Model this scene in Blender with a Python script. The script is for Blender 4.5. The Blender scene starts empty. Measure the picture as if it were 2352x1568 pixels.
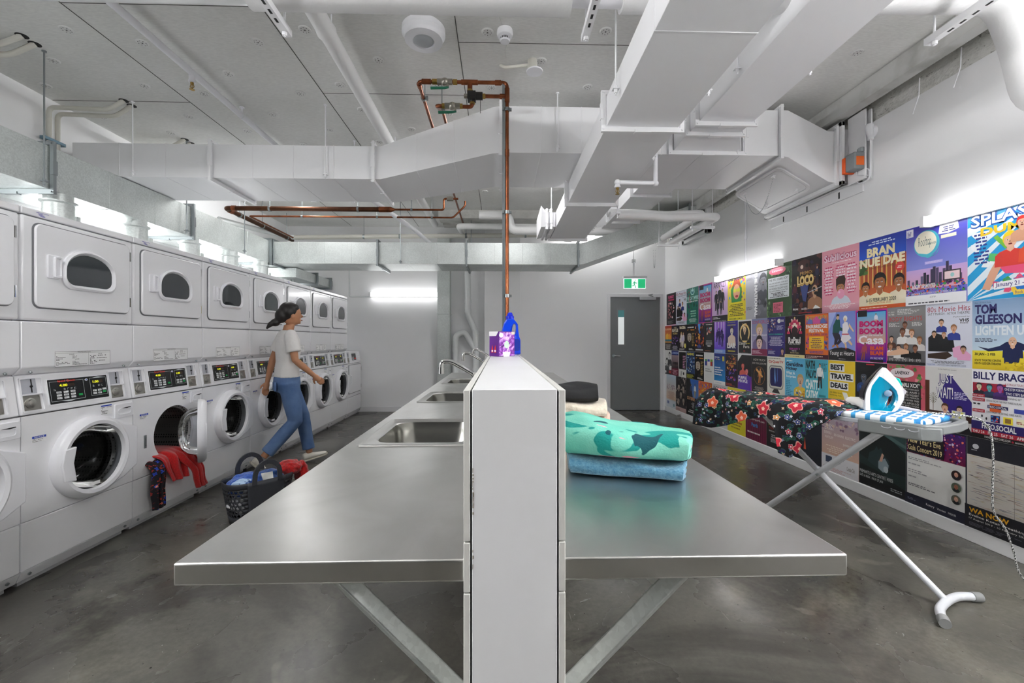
import bpy, math, random
from mathutils import Vector, Matrix
sc = bpy.context.scene
COL = sc.collection
PI = math.pi
# ---------------------------------------------------------------- camera
cd = bpy.data.cameras.new('camera'); cam = bpy.data.objects.new('camera', cd); COL.objects.link(cam)
cd.sensor_width = 36.0; cd.lens = 36.0 * 1000 / 2352; cd.shift_y = -4 / 2352; cd.clip_start = 0.02
cam.location = (0, 0, 1.28); cam.rotation_euler = (PI / 2, 0, -math.atan(0.028))
sc.camera = cam
# ---------------------------------------------------------------- world, exposure
w = bpy.data.worlds.new('world'); sc.world = w; w.use_nodes = True
w.node_tree.nodes['Background'].inputs[0].default_value = (0.8, 0.85, 0.9, 1)
w.node_tree.nodes['Background'].inputs[1].default_value = 0.3
sc.view_settings.view_transform = 'Standard'; sc.view_settings.look = 'None'
sc.view_settings.gamma = 1; sc.view_settings.use_curve_mapping = False
sc.view_settings.exposure = 2.5
sc.cycles.diffuse_bounces = 8; sc.cycles.max_bounces = 12; sc.cycles.sample_clamp_indirect = 6
LAMP = 3.6          # emission strength of the batten diffusers
FILL_REAR = 27.0     # added fill battens, out of view behind and above the camera
# ---------------------------------------------------------------- colour + material helpers
def lin(c):
    if isinstance(c, str):
        c = c.lstrip('#'); c = tuple(int(c[i:i+2], 16) / 255 for i in (0, 2, 4))
    return tuple((x / 12.92 if x <= .04045 else ((x + .055) / 1.055) ** 2.4) for x in c)
def mat(name, col='#cccccc', rough=.5, metal=0., emit=0., coat=0., spec=None, bump=None, aniso=0., var=None, trans=0., alpha=None):
    m = bpy.data.materials.new(name); m.use_nodes = True; nt = m.node_tree; b = nt.nodes['Principled BSDF']
    L = lin(col)
    b.inputs['Base Color'].default_value = (*L, 1); b.inputs['Roughness'].default_value = rough
    b.inputs['Metallic'].default_value = metal; b.inputs['Coat Weight'].default_value = coat
    b.inputs['Transmission Weight'].default_value = trans
    if spec is not None: b.inputs['Specular IOR Level'].default_value = spec
    if aniso: b.inputs['Anisotropic'].default_value = aniso
    if emit: b.inputs['Emission Color'].default_value = (*L, 1); b.inputs['Emission Strength'].default_value = emit
    if bump or var:
        tc = nt.nodes.new('ShaderNodeTexCoord')
    if bump:  # (scale, strength, distance)
        n = nt.nodes.new('ShaderNodeTexNoise'); n.inputs['Scale'].default_value = bump[0]; n.inputs['Detail'].default_value = 4
        bp = nt.nodes.new('ShaderNodeBump'); bp.inputs['Strength'].default_value = bump[1]; bp.inputs['Distance'].default_value = bump[2]
        nt.links.new(tc.outputs['Object'], n.inputs['Vector']); nt.links.new(n.outputs['Fac'], bp.inputs['Height'])
        nt.links.new(bp.outputs['Normal'], b.inputs['Normal'])
    if var:  # (scale, colour2, lo, hi)
        n = nt.nodes.new('ShaderNodeTexNoise'); n.inputs['Scale'].default_value = var[0]; n.inputs['Detail'].default_value = 5
        nt.links.new(tc.outputs['Object'], n.inputs['Vector'])
        r = nt.nodes.new('ShaderNodeValToRGB'); r.color_ramp.elements[0].position = var[2]; r.color_ramp.elements[1].position = var[3]
        r.color_ramp.elements[0].color = (*L, 1); r.color_ramp.elements[1].color = (*lin(var[1]), 1)
        nt.links.new(n.outputs['Fac'], r.inputs['Fac']); nt.links.new(r.outputs['Color'], b.inputs['Base Color'])
    return m
def nodes(m): return m.node_tree.nodes, m.node_tree.links, m.node_tree.nodes['Principled BSDF']
def ramp(N, stops):
    r = N.new('ShaderNodeValToRGB'); e = r.color_ramp.elements
    while len(e) < len(stops): e.new(0.5)
    for i, (p, c) in enumerate(stops):
        e[i].position = p; e[i].color = (*(lin(c) if isinstance(c, str) else (c, c, c)), 1)
    return r
def mixc(N, L, f, a, b, mode='MIX'):
    x = N.new('ShaderNodeMix'); x.data_type = 'RGBA'; x.blend_type = mode
    for s, v in ((x.inputs[0], f), (x.inputs[6], a), (x.inputs[7], b)):
        if hasattr(v, 'node'): L.new(v, s)
        elif isinstance(v, (int, float)): s.default_value = v if s == x.inputs[0] else (v, v, v, 1)
        else: s.default_value = (*lin(v), 1)
    return x.outputs[2]
def coord(N, L, scale=(1, 1, 1), world=False, rot=(0, 0, 0)):
    t = N.new('ShaderNodeNewGeometry') if world else N.new('ShaderNodeTexCoord')
    mp = N.new('ShaderNodeMapping'); mp.inputs['Scale'].default_value = scale; mp.inputs['Rotation'].default_value = rot
    L.new(t.outputs['Position' if world else 'Object'], mp.inputs['Vector']); return mp.outputs['Vector']
def noise(N, L, vec, scale, detail=5, dist=0., rough=.5):
    n = N.new('ShaderNodeTexNoise'); n.inputs['Scale'].default_value = scale; n.inputs['Detail'].default_value = detail
    n.inputs['Distortion'].default_value = dist; n.inputs['Roughness'].default_value = rough; L.new(vec, n.inputs['Vector']); return n.outputs['Fac']
# ---------------------------------------------------------------- materials
WALL = mat('wall_paint', '#f2f2f3', .55, bump=(60, .05, .002))
def m_ceiling():
    m = mat('ceiling_insulation', '#9a9a96', .9); N, L, b = nodes(m); v = coord(N, L, (1, 1, 1), True)
    r = ramp(N, [(.3, '#e0e0dd'), (.7, '#e9e9e7')]); L.new(noise(N, L, v, 2.2, 6), r.inputs[0])
    f = ramp(N, [(.35, .9), (.65, 1.)]); L.new(noise(N, L, coord(N, L, (30, 140, 30), True), 1, 3), f.inputs[0])
    c = mixc(N, L, 1., r.outputs[0], f.outputs[0], 'MULTIPLY'); L.new(c, b.inputs['Base Color'])
    return m
CEIL = m_ceiling()
def m_floor():
    m = mat('polished_concrete', '#5e5c57', .3); N, L, b = nodes(m); v = coord(N, L, (1, 1, 1), True)
    base = ramp(N, [(.25, '#454440'), (.5, '#5f5d56'), (.75, '#7d796e')]); L.new(noise(N, L, v, 1.1, 9, .6, .62), base.inputs[0])
    st = ramp(N, [(.44, 0.), (.50, 1.)]); L.new(noise(N, L, v, .55, 6, 1.4, .6), st.inputs[0])
    c = mixc(N, L, st.outputs[0], base.outputs[0], mixc(N, L, .6, base.outputs[0], '#2f2b29'))
    rd = ramp(N, [(.62, 0.), (.72, 1.)]); L.new(noise(N, L, v, 1.6, 5, .8), rd.inputs[0])
    c = mixc(N, L, rd.outputs[0], c, mixc(N, L, .4, c, '#45403a'))
    lt = ramp(N, [(.66, 0.), (.69, .7)]); L.new(noise(N, L, v, 2.3, 3, 1.2), lt.inputs[0])
    c = mixc(N, L, lt.outputs[0], c, mixc(N, L, .4, c, '#8f8b80'))
    gr = ramp(N, [(.3, .78), (.7, 1.12)]); L.new(noise(N, L, v, 38, 6, 0, .7), gr.inputs[0])
    c = mixc(N, L, 1., c, gr.outputs[0], 'MULTIPLY')
    sp = N.new('ShaderNodeTexVoronoi'); sp.inputs['Scale'].default_value = 9; L.new(v, sp.inputs['Vector'])
    spr = ramp(N, [(.03, 1.), (.045, 0.)]); L.new(sp.outputs['Distance'], spr.inputs[0])
    c = mixc(N, L, spr.outputs[0], c, '#262422')
    sp2 = N.new('ShaderNodeTexVoronoi'); sp2.inputs['Scale'].default_value = 34; L.new(v, sp2.inputs['Vector']); q2 = N.new('ShaderNodeSeparateColor'); L.new(sp2.outputs['Color'], q2.inputs[0])
    for lo, hx, k in ((.05, '#c9c6bc', 0), (.09, '#2c2a27', 1)):
        rk_ = ramp(N, [(lo, 1.), (lo + .02, 0.)]); L.new(sp2.outputs['Distance'], rk_.inputs[0]); g_ = ramp(N, [(.78, 0.), (.8, .8)]); L.new(q2.outputs[k], g_.inputs[0])
        ml = N.new('ShaderNodeMath'); ml.operation = 'MULTIPLY'; L.new(rk_.outputs[0], ml.inputs[0]); L.new(g_.outputs[0], ml.inputs[1]); c = mixc(N, L, ml.outputs[0], c, hx)
    sr = ramp(N, [(.70, 0.), (.73, .5)]); L.new(noise(N, L, coord(N, L, (34, 1.6, 1), True, (0, 0, .7)), 1, 4), sr.inputs[0]); c = mixc(N, L, sr.outputs[0], c, '#96938a')
    L.new(c, b.inputs['Base Color'])
    rr = ramp(N, [(.3, .17), (.7, .38)]); L.new(noise(N, L, v, 1.7, 7, .5), rr.inputs[0]); L.new(rr.outputs[0], b.inputs['Roughness'])
    bp = N.new('ShaderNodeBump'); bp.inputs['Strength'].default_value = .12; bp.inputs['Distance'].default_value = .003
    L.new(noise(N, L, v, 25, 5), bp.inputs['Height']); L.new(bp.outputs[0], b.inputs['Normal'])
    return m
FLOOR = m_floor()
def m_galv(name, c1, c2, c3, rough=.42):
    m = mat(name, c2, rough, .6); N, L, b = nodes(m)
    v = coord(N, L, (1, 1, 1), True); vo = N.new('ShaderNodeTexVoronoi'); vo.inputs['Scale'].default_value = 110; L.new(v, vo.inputs['Vector'])
    sp = N.new('ShaderNodeSeparateColor'); L.new(vo.outputs['Color'], sp.inputs[0])
    r = ramp(N, [(0, c1), (.5, c2), (1, c3)]); L.new(sp.outputs[0], r.inputs[0])
    r2 = ramp(N, [(.3, .88), (.7, 1.08)]); L.new(noise(N, L, v, 3, 4), r2.inputs[0])
    L.new(mixc(N, L, 1., r.outputs[0], r2.outputs[0], 'MULTIPLY'), b.inputs['Base Color']); return m
GALV = m_galv('galvanised_steel', '#c6cbc9', '#ced3d1', '#d6dbd9')
GSTEEL = mat('zinc_fittings', '#9aa0a2', .35, .9)
def m_stainless():
    m = mat('brushed_stainless', '#c2c1be', .25, 1., aniso=.35); N, L, b = nodes(m)
    a = ramp(N, [(.3, .29), (.7, .37)]); L.new(noise(N, L, coord(N, L, (3, 1, 3), True), 2.5, 6, .8), a.inputs[0]); L.new(a.outputs[0], b.inputs['Roughness'])
    cr = ramp(N, [(.3, '#d0cfcc'), (.7, '#dcdbd9')]); L.new(noise(N, L, coord(N, L, (1, 1, 1), True), 3.5, 7, 1.8), cr.inputs[0]); L.new(cr.outputs[0], b.inputs['Base Color'])
    bp = N.new('ShaderNodeBump'); bp.inputs['Strength'].default_value = .05; bp.inputs['Distance'].default_value = .001
    L.new(noise(N, L, coord(N, L, (2, 90, 2), True), 3, 3), bp.inputs['Height']); L.new(bp.outputs[0], b.inputs['Normal'])
    return m
STEEL = m_stainless()
SINKM = mat('sink_stainless', '#a8a7a3', .24, 1., bump=(300, .04, .0006))
CHROME = mat('chrome', '#d8d8d8', .08, 1.)
COPPER = mat('copper', '#9a5a3a', .28, .9, var=(14, '#70402a', .35, .7))
COPDARK = mat('aged_copper', '#5c3a26', .4, .8, var=(9, '#46291a', .3, .7))
BRASS = mat('brass', '#b09150', .28, .9)
NICKEL = mat('nickel_valve', '#a9a49a', .3, .85)
WHITE = mat('white_painted_metal', '#ededef', .42)
DUCTW = mat('white_duct_paint', '#ececee', .38, bump=(5, .05, .01))
LAG = mat('white_pipe_lagging', '#e6e6e6', .6, bump=(45, .35, .004))
PVC = mat('white_pvc', '#e2e5e5', .3)
PIPEG = mat('off_white_conduit', '#d3d1c8', .4)
ENAM = mat('white_enamel', '#ededf0', .2, coat=.3)
ENAM2 = mat('white_plastic', '#eaeaee', .32)
SHADOW = mat('black_gap', '#1a1a1c', .6)
BLACK = mat('black_plastic', '#1d1e20', .3)
DARK = mat('dark_drum', '#2c2c2d', .35, .5)
RUBBER = mat('rubber_grey', '#8d8e8e', .6)
GREYP = mat('grey_plastic', '#aeb0b8', .35)
CARDW = mat('partition_white', '#d9d9db', .42, bump=(90, .04, .001), var=(3, '#d3d3d3', .4, .8))
PANELE = mat('partition_edge', '#c9c8c3', .5)
CONC = mat('raw_concrete', '#d4d3cf', .85, bump=(14, .7, .02), var=(7, '#bdbcb8', .35, .75))
def m_rough():
    m = mat('rough_concrete', '#b8b7b2', .9); N, L, b = nodes(m); v = coord(N, L, (1, 1, 1), True)
    r = ramp(N, [(.36, '#6a6863'), (.42, '#d4d3ce'), (.6, '#e4e3df')]); L.new(noise(N, L, coord(N, L, (3, 3, 8), True), 3.2, 10, 2.2, .75), r.inputs[0])
    L.new(r.outputs[0], b.inputs['Base Color']); bp = N.new('ShaderNodeBump'); bp.inputs['Strength'].default_value = .8; bp.inputs['Distance'].default_value = .02
    L.new(noise(N, L, v, 16, 8), bp.inputs['Height']); L.new(bp.outputs[0], b.inputs['Normal']); return m
ROUGHC = m_rough()
LAMPM = mat('lit_diffuser', '#ffffff', .4, emit=LAMP); LAMPS = mat('lit_diffuser_soft', '#ffffff', .4, emit=1.4); FILLB = mat('fill_diffuser_unseen', '#ffffff', .4, emit=FILL_REAR)
def m_glass(name, tint, gl=.35):
    m = bpy.data.materials.new(name); m.use_nodes = True; nt = m.node_tree; nt.nodes.clear(); N, L = nt.nodes, nt.links
    o = N.new('ShaderNodeOutputMaterial'); mx = N.new('ShaderNodeMixShader'); t = N.new('ShaderNodeBsdfTransparent'); g = N.new('ShaderNodeBsdfGlossy')
    t.inputs[0].default_value = (*lin(tint), 1); g.inputs['Roughness'].default_value = .03; g.inputs[0].default_value = (1, 1, 1, 1)
    fr = N.new('ShaderNodeLayerWeight'); fr.inputs['Blend'].default_value = gl; L.new(fr.outputs['Fresnel'], mx.inputs[0])
    L.new(t.outputs[0], mx.inputs[1]); L.new(g.outputs[0], mx.inputs[2]); L.new(mx.outputs[0], o.inputs[0]); return m
GLASSD = m_glass('dark_door_glass', '#a4a6a8', .2)
GLASSC = m_glass('clear_bowl_plastic', '#eef0f2', .3)
TEALG = m_glass('teal_translucent', '#4cc8dc', .25)
# ---------------------------------------------------------------- mesh builder
class MB:
    def __init__(s, M=None): s.v = []; s.f = []; s.mi = []; s.M = M; s.pr = []
    def add(s, vs, fs, m=0):
        n = len(s.v); s.pr.append((n, len(vs), len(s.f), len(fs)))
        s.v += [(s.M @ Vector(p)) if s.M is not None else Vector(p) for p in vs]
        for f in fs: s.f.append([n + i for i in f]); s.mi.append(m)
        return s
    def box(s, x0, x1, y0, y1, z0, z1, m=0):
        x0, x1 = min(x0, x1), max(x0, x1); y0, y1 = min(y0, y1), max(y0, y1); z0, z1 = min(z0, z1), max(z0, z1)
        v = [(x, y, z) for z in (z0, z1) for y in (y0, y1) for x in (x0, x1)]
        return s.add(v, [(0, 2, 3, 1), (4, 5, 7, 6), (0, 1, 5, 4), (2, 6, 7, 3), (0, 4, 6, 2), (1, 3, 7, 5)], m)
    def loft(s, rings, m=0, cap=True, closed=False, wrap=True):
        k = len(rings[0]); vs = [p for r in rings for p in r]; fs = []
        R = len(rings)
        for i in range(R if closed else R - 1):
            a = i * k; b = ((i + 1) % R) * k
            for j in range(k if wrap else k - 1):
                j2 = (j + 1) % k; fs.append((a + j, a + j2, b + j2, b + j))
        if cap and not closed:
            fs.append(tuple(range(k))[::-1]); fs.append(tuple((R - 1) * k + j for j in range(k)))
        return s.add(vs, fs, m)
    def tube(s, pts, r, n=12, m=0, cap=True, closed=False):
        pts = [Vector(p) for p in pts]; rr = r if isinstance(r, (list, tuple)) else [r] * len(pts)
        K = len(pts); T = []
        for i in range(K):
            if closed: d = pts[(i + 1) % K] - pts[i - 1]
            else: d = pts[min(i + 1, K - 1)] - pts[max(i - 1, 0)]
            T.append(d.normalized() if d.length > 1e-9 else Vector((0, 0, 1)))
        up = Vector((0, 0, 1)) if abs(T[0].z) < .9 else Vector((1, 0, 0))
        nrm = (up - T[0] * up.dot(T[0])).normalized(); rings = []
        for i in range(K):
            nrm = (nrm - T[i] * nrm.dot(T[i])); nrm = nrm.normalized() if nrm.length > 1e-9 else T[i].orthogonal().normalized()
            bn = T[i].cross(nrm)
            rings.append([pts[i] + (nrm * math.cos(2 * PI * j / n) + bn * math.sin(2 * PI * j / n)) * rr[i] for j in range(n)])
        return s.loft(rings, m, cap, closed)
    def cyl(s, p0, p1, r0, r1=None, n=24, m=0): return s.tube([p0, p1], [r0, r0 if r1 is None else r1], n, m)
    def lathe(s, prof, c=(0, 0, 0), ax=(0, 0, 1), n=32, m=0, cap=True, a0=0, a1=2 * PI):
        q = Vector((0, 0, 1)).rotation_difference(Vector(ax)).to_matrix(); c = Vector(c)
        rings = [[c + q @ Vector((r * math.cos(a0 + (a1 - a0) * j / n), r * math.sin(a0 + (a1 - a0) * j / n), h)) for j in range(n)] for r, h in prof]
        return s.loft(rings, m, cap)
    def ell(s, c, rx, ry, rz, n=20, k=12, m=0, R=None):
        c = Vector(c); rings = []
        for i in range(1, k):
            a = PI * i / k; rings.append([c + (R @ Vector((rx * math.sin(a) * math.cos(2 * PI * j / n), ry * math.sin(a) * math.sin(2 * PI * j / n), -rz * math.cos(a))) if R else Vector((rx * math.sin(a) * math.cos(2 * PI * j / n), ry * math.sin(a) * math.sin(2 * PI * j / n), -rz * math.cos(a)))) for j in range(n)])
        return s.loft(rings, m)
    def prism(s, pts, z0, z1, m=0, fr=None):
        """pts 2-D outline; fr maps (a,b,h)->xyz"""
        fr = fr or (lambda a, b, h: (a, b, h))
        return s.loft([[fr(a, b, z0) for a, b in pts], [fr(a, b, z1) for a, b in pts]], m)
    def ring(s, outer, inner, z0, z1, m=0, fr=None):
        fr = fr or (lambda a, b, h: (a, b, h))
        return s.loft([[fr(a, b, z0) for a, b in outer], [fr(a, b, z1) for a, b in outer], [fr(a, b, z1) for a, b in inner], [fr(a, b, z0) for a, b in inner]], m, closed=True)
    def grid(s, fn, nu, nv, m=0):
        vs = [fn(i / nu, j / nv) for j in range(nv + 1) for i in range(nu + 1)]
        return s.add(vs, [(j * (nu + 1) + i, j * (nu + 1) + i + 1, (j + 1) * (nu + 1) + i + 1, (j + 1) * (nu + 1) + i) for j in range(nv) for i in range(nu)], m)
    def build(s, name, mats, parent=None, W=False, bevel=0., seg=2, sub=0, smooth=35, solid=0., split=None):
        if split is not None:      # every cluster of touching shapes becomes a part of its own
            bb = []
            for v0, nv, f0, nf in s.pr:
                P_ = s.v[v0:v0 + nv]; bb.append([min(p[i] for p in P_) - split for i in range(3)] + [max(p[i] for p in P_) + split for i in range(3)])
            grp = list(range(len(bb)))
            for i in range(len(bb)):
                for j in range(i):
                    if all(bb[i][k] <= bb[j][k + 3] and bb[j][k] <= bb[i][k + 3] for k in range(3)):
                        a, b_ = grp[i], grp[j]; grp = [b_ if g == a else g for g in grp]
            for g in sorted(set(grp)):
                m_ = MB()
                for q, (v0, nv, f0, nf) in enumerate(s.pr):
                    if grp[q] == g:
                        d = len(m_.v) - v0; m_.v += s.v[v0:v0 + nv]; m_.f += [[x + d for x in f] for f in s.f[f0:f0 + nf]]; m_.mi += s.mi[f0:f0 + nf]
                m_.build(name, mats, parent, W, bevel, seg, sub, smooth, solid)
            return None
        if not isinstance(mats, (list, tuple)): mats = [mats]
        off = Vector((0, 0, 0))
        if W and parent is not None:
            r = parent
            while r.parent: r = r.parent
            off = r.location
        me = bpy.data.meshes.new(name)
        me.from_pydata([tuple(v - off) for v in s.v], [], s.f)
        for mt in mats: me.materials.append(mt)
        me.polygons.foreach_set('material_index', s.mi)
        me.validate(); 
        import bmesh as _b
        bm = _b.new(); bm.from_mesh(me); _b.ops.recalc_face_normals(bm, faces=bm.faces); bm.to_mesh(me); bm.free()
        if smooth:
            me.polygons.foreach_set('use_smooth', [True] * len(me.polygons)); me.set_sharp_from_angle(angle=math.radians(smooth))
        o = bpy.data.objects.new(name, me); COL.objects.link(o)
        if parent is not None: o.parent = parent
        if solid: md = o.modifiers.new('solid', 'SOLIDIFY'); md.thickness = solid; md.offset = 0
        if bevel: md = o.modifiers.new('bevel', 'BEVEL'); md.width = bevel; md.segments = seg; md.limit_method = 'ANGLE'; md.angle_limit = .7
        if sub: md = o.modifiers.new('sub', 'SUBSURF'); md.levels = sub; md.render_levels = sub
        return o
def fillet(pts, rad, seg=6):
    pts = [Vector(p) for p in pts]; out = [pts[0]]
    for i in range(1, len(pts) - 1):
        a, b, c = pts[i - 1], pts[i], pts[i + 1]; d1 = (a - b); d2 = (c - b)
        r = min(rad, d1.length * .49, d2.length * .49); p = b + d1.normalized() * r; q = b + d2.normalized() * r
        for k in range(seg + 1):
            t = k / seg; out.append(p * (1 - t) ** 2 + b * 2 * t * (1 - t) + q * t * t)
    out.append(pts[-1]); return out
def rrect(x0, x1, y0, y1, r, n=5):
    out = []
    for cx, cy, a in ((x1 - r, y1 - r, 0), (x0 + r, y1 - r, PI / 2), (x0 + r, y0 + r, PI), (x1 - r, y0 + r, 1.5 * PI)):
        for k in range(n + 1): t = a + PI / 2 * k / n; out.append((cx + r * math.cos(t), cy + r * math.sin(t)))
    return out
def circ(cx, cy, r, n=40, ry=None): return [(cx + r * math.cos(2 * PI * j / n), cy + (ry or r) * math.sin(2 * PI * j / n)) for j in range(n)]
def tag(o, label=None, cat=None, group=None, kind=None):
    if label: o['label'] = label
    if cat: o['category'] = cat
    if group: o['group'] = group
    if kind: o['kind'] = kind
    return o
def thing(name, label, cat, loc=(0, 0, 0), rz=0, group=None):
    o = bpy.data.objects.new(name, None); o.empty_display_size = .1; COL.objects.link(o); o.location = loc; o.rotation_euler = (0, 0, rz)
    return tag(o, label, cat, group)
def dup(root, loc=None, rz=None, label=None, skip=()):
    def cp(o, p):
        c = o.copy(); COL.objects.link(c); c.parent = p
        for ch in list(o.children):
            if ch.name.split('.')[0] not in skip: cp(ch, c)
        return c
    r = cp(root, None)
    if loc is not None: r.location = loc
    if rz is not None: r.rotation_euler = (0, 0, rz)
    if label: r['label'] = label
    return r
# text -> flat triangles/ngons, cached
_tc = {}
def glyphs(t, bold=0.):
    k = (t, bold)
    if k not in _tc:
        cu = bpy.data.curves.new('tmp', 'FONT'); cu.body = t; cu.size = 1; cu.offset = bold; cu.resolution_u = 2
        ob = bpy.data.objects.new('tmp', cu); COL.objects.link(ob)
        dg = bpy.context.evaluated_depsgraph_get(); dg.update()
        me = bpy.data.meshes.new_from_object(ob.evaluated_get(dg))
        vs = [(v.co.x, v.co.y) for v in me.vertices]; fs = [list(p.vertices) for p in me.polygons]
        bpy.data.objects.remove(ob); bpy.data.curves.remove(cu); bpy.data.meshes.remove(me)
        x0 = min(v[0] for v in vs); x1 = max(v[0] for v in vs); y0 = min(v[1] for v in vs); y1 = max(v[1] for v in vs)
        _tc[k] = ([((x - x0) / (x1 - x0), (y - y0) / (y1 - y0)) for x, y in vs], fs)
    return _tc[k]
def text(mb, t, x, y, w, h, fr, z=0., m=0, bold=.0):
    vs, fs = glyphs(t, bold); mb.add([fr(x + a * w, y + b * h, z) for a, b in vs], fs, m)
# ================================================================ SETTING
H = 3.29; XL, XR, YB, YF = -3.76, 3.0, 7.82, -3.6
def struct(name, mb, m, **k): return tag(mb.build(name, m, **k), kind='structure')
struct('floor', MB().box(XL - .1, XR + .2, YF - .1, YB + .1, -.1, 0), FLOOR)
struct('ceiling', MB().box(XL - .1, 2.83, YF - .1, YB + .1, H, H + .1), CEIL)
struct('trim_1', MB().box(2.83, 3.12, YF - .1, YB + .1, H + .0, H + .1), CONC)
def seamf():
    b = MB()
    for x in (-2.62, -1.44, -.28, .93, 2.12): b.box(x - .003, x + .003, YF, YB - .05, H - .002, H + .01)
    for x0, x1, y in ((-2.62, -1.44, 2.67), (-1.44, -.28, 3.59), (-3.75, -2.62, 3.76), (-1.44, -.28, 4.62), (-2.62, -1.44, 5.1), (-.28, .93, 2.95), (-.28, .93, 5.3), (-3.75, -2.62, 5.9)): b.box(x0, x1, y - .002, y + .002, H - .002, H + .01)
    return b
struct('trim_2', seamf(), mat('ceiling_seam', '#5d5d59', .9))
struct('wall_left', MB().box(XL - .1, XL, YF, YB, 0, H), WALL)
struct('wall_front', MB().box(XL, XR, YF - .1, YF, 0, H), mat('charcoal_wall', '#1e1e20', .7))
# back wall with a door opening
DX0, DX1, DZ = 1.985, 2.915, 2.062
struct('wall_back', MB().box(XL, DX0, YB, YB + .1, 0, H).box(DX1, XR + .2, YB, YB + .1, 0, H).box(DX0, DX1, YB, YB + .1, DZ, H), WALL)
struct('wall_right', MB().box(XR, XR + .1, YF, YB, 0, 3.03), WALL)
struct('wall_right_upper', MB().box(XR + .03, XR + .1, YF, YB, 3.03, H), ROUGHC)
struct('trim_3', MB().box(2.83, 2.93, YF, YB, 3.145, H), mat('downstand_paint', '#c9c9c7', .7, bump=(12, .3, .01), var=(4, '#aeaeaa', .45, .62)))
struct('trim_4', MB().box(-.95, 2.83, 6.75, 7.05, 3.16, H).box(-.95, 2.83, 7.3, 7.5, 3.2, H), CONC)
struct('trim_5', MB().box(-.262, .353, 7.5, YB, 0, H), WALL, bevel=.004)
# baseboards
struct('baseboard_right', MB().box(XR - .014, XR, YF, YB - .014, 0, .088), mat('skirting_paint', '#eeeeef', .35), bevel=.003)
struct('baseboard_back', MB().box(-3.74, -.262, YB - .014, YB, 0, .088).box(.353, 1.94, YB - .014, YB, 0, .088), mat('skirting_paint', '#e6e6e8', .4), bevel=.003)
# door
DOORG = mat('grey_door_paint', '#7d8082', .38)
door = tag(MB().box(DX0 + .012, DX1 - .012, YB + .01, YB + .05, .008, DZ - .008).build('door_1', DOORG, bevel=.002), kind='structure')
fr = lambda a, b, h: (a, YB + .01 - h, b)
f = MB(); f.ring(rrect(2.115, 2.275, 1.165, 1.845, .004, 1), rrect(2.14, 2.25, 1.195, 1.815, .004, 1), 0, .01, fr=fr)
for z in (1.18, 1.34, 1.5, 1.67, 1.83):
    for x in (2.127, 2.262): f.cyl((x, YB, z), (x, YB - .003, z), .004, n=8)
f.build('vision_frame', mat('grey_vision_frame', '#85888a', .4, .3), door)
MB().box(2.14, 2.25, YB + .004, YB + .008, 1.69, 1.815).build('frosted_pane', mat('teal_film', '#5fa9ae', .4), door)
MB().box(2.14, 2.25, YB + .004, YB + .008, 1.195, 1.69).build('frosted_pane', mat('milky_glass', '#dfe5e4', .3, emit=.09), door)
hh = MB(); hh.cyl((2.055, YB + .01, .99), (2.055, YB - .002, .99), .026, n=24); hh.tube(fillet([(2.055, YB, .99), (2.055, YB - .05, .99), (2.165, YB - .05, .985)], .02), .009)
hh.build('door_handle', CHROME, door)
for z in (.28, 1.03, 1.77): MB().cyl((2.918, YB - .004, z - .05), (2.918, YB - .004, z + .05), .007, n=12).build('hinge', GSTEEL, door)
cl = MB(); cl.box(2.52, 2.82, YB - .045, YB + .01, 1.995, 2.055); cl.build('door_closer', mat('closer_silver', '#b9bbbd', .35, .6), door, bevel=.006)
MB().tube([(2.77, YB - .03, 2.06), (2.66, YB - .09, 2.085), (2.76, YB - .02, 2.105)], .007, 8).build('closer_arm', GSTEEL, door)
struct('trim_6', MB().box(DX0 - .045, DX0 + .01, YB - .02, YB + .08, 0, DZ + .045).box(DX1 - .01, DX1 + .045, YB - .02, YB + .08, 0, DZ + .045).box(DX0 + .01, DX1 - .01, YB - .02, YB + .08, DZ - .01, DZ + .045), mat('door_frame_paint', '#e2e2e4', .4), bevel=.003)
struct('trim_7', MB().box(XL, XR, YB + .1, YB + .12, 0, H), WALL)
# ================================================================ LIGHTS
def batten(label, p, L, axis, nrm, gr, lm=None):
    """p = centre of the back face on the wall, axis 'x' or 'y' long direction, nrm +-1 direction it faces"""
    t = thing('batten_light', label, 'light', p, 0, gr)
    b = MB(); d = MB(); h = L / 2
    def bx(B, a0, a1, n0, n1, z0, z1, **k):
        if axis == 'y': B.box(nrm * n0, nrm * n1, a0, a1, z0, z1)
        else: B.box(a0, a1, nrm * n0, nrm * n1, z0, z1)
    bx(b, -h - .005, h + .005, 0, .028, -.036, .036); bx(b, -h - .03, -h + .0, 0, .082, -.038, .038); bx(b, h, h + .03, 0, .082, -.038, .038)
    b.build('housing', WHITE, t, bevel=.003)
    prof = [(.03, -.034), (.066, -.034), (.078, -.022), (.08, 0), (.078, .022), (.066, .034), (.03, .034)]
    if axis == 'y': d.loft([[(nrm * n, a, z) for n, z in prof] for a in (-h + .001, h - .001)])
    else: d.loft([[(a, nrm * n, z) for n, z in prof] for a in (-h + .001, h - .001)])
    d.build('diffuser', lm or LAMPM, t); return t
def ceiling_fill_batten(label, x, y, z, gr, lm):
    t = batten(label, (x, y, z), 1.3, 'y', -1, gr, lm); t.rotation_euler = (0, -PI / 2, 0); return t
FILLM2 = mat('fill_diffuser_ceiling', '#ffffff', .4, emit=7)  # diffuser of the added fill battens above the crossing duct
GB = 'fluorescent batten lights around the walls'
L2 = batten('lit white batten on the right wall overlapping the posters, farther of two', (XR, 5.2, 2.1), 1.3, 'y', -1, GB, LAMPS)
batten('lit white batten at the right edge of the photo above the posters', (XR, 2.27, 2.095), 1.3, 'y', -1, GB, LAMPS)
batten('lit white batten low on the far back wall beside the galvanised riser', (-1.69, YB, 2.08), 1.18, 'x', -1, GB, LAMPS)
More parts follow.
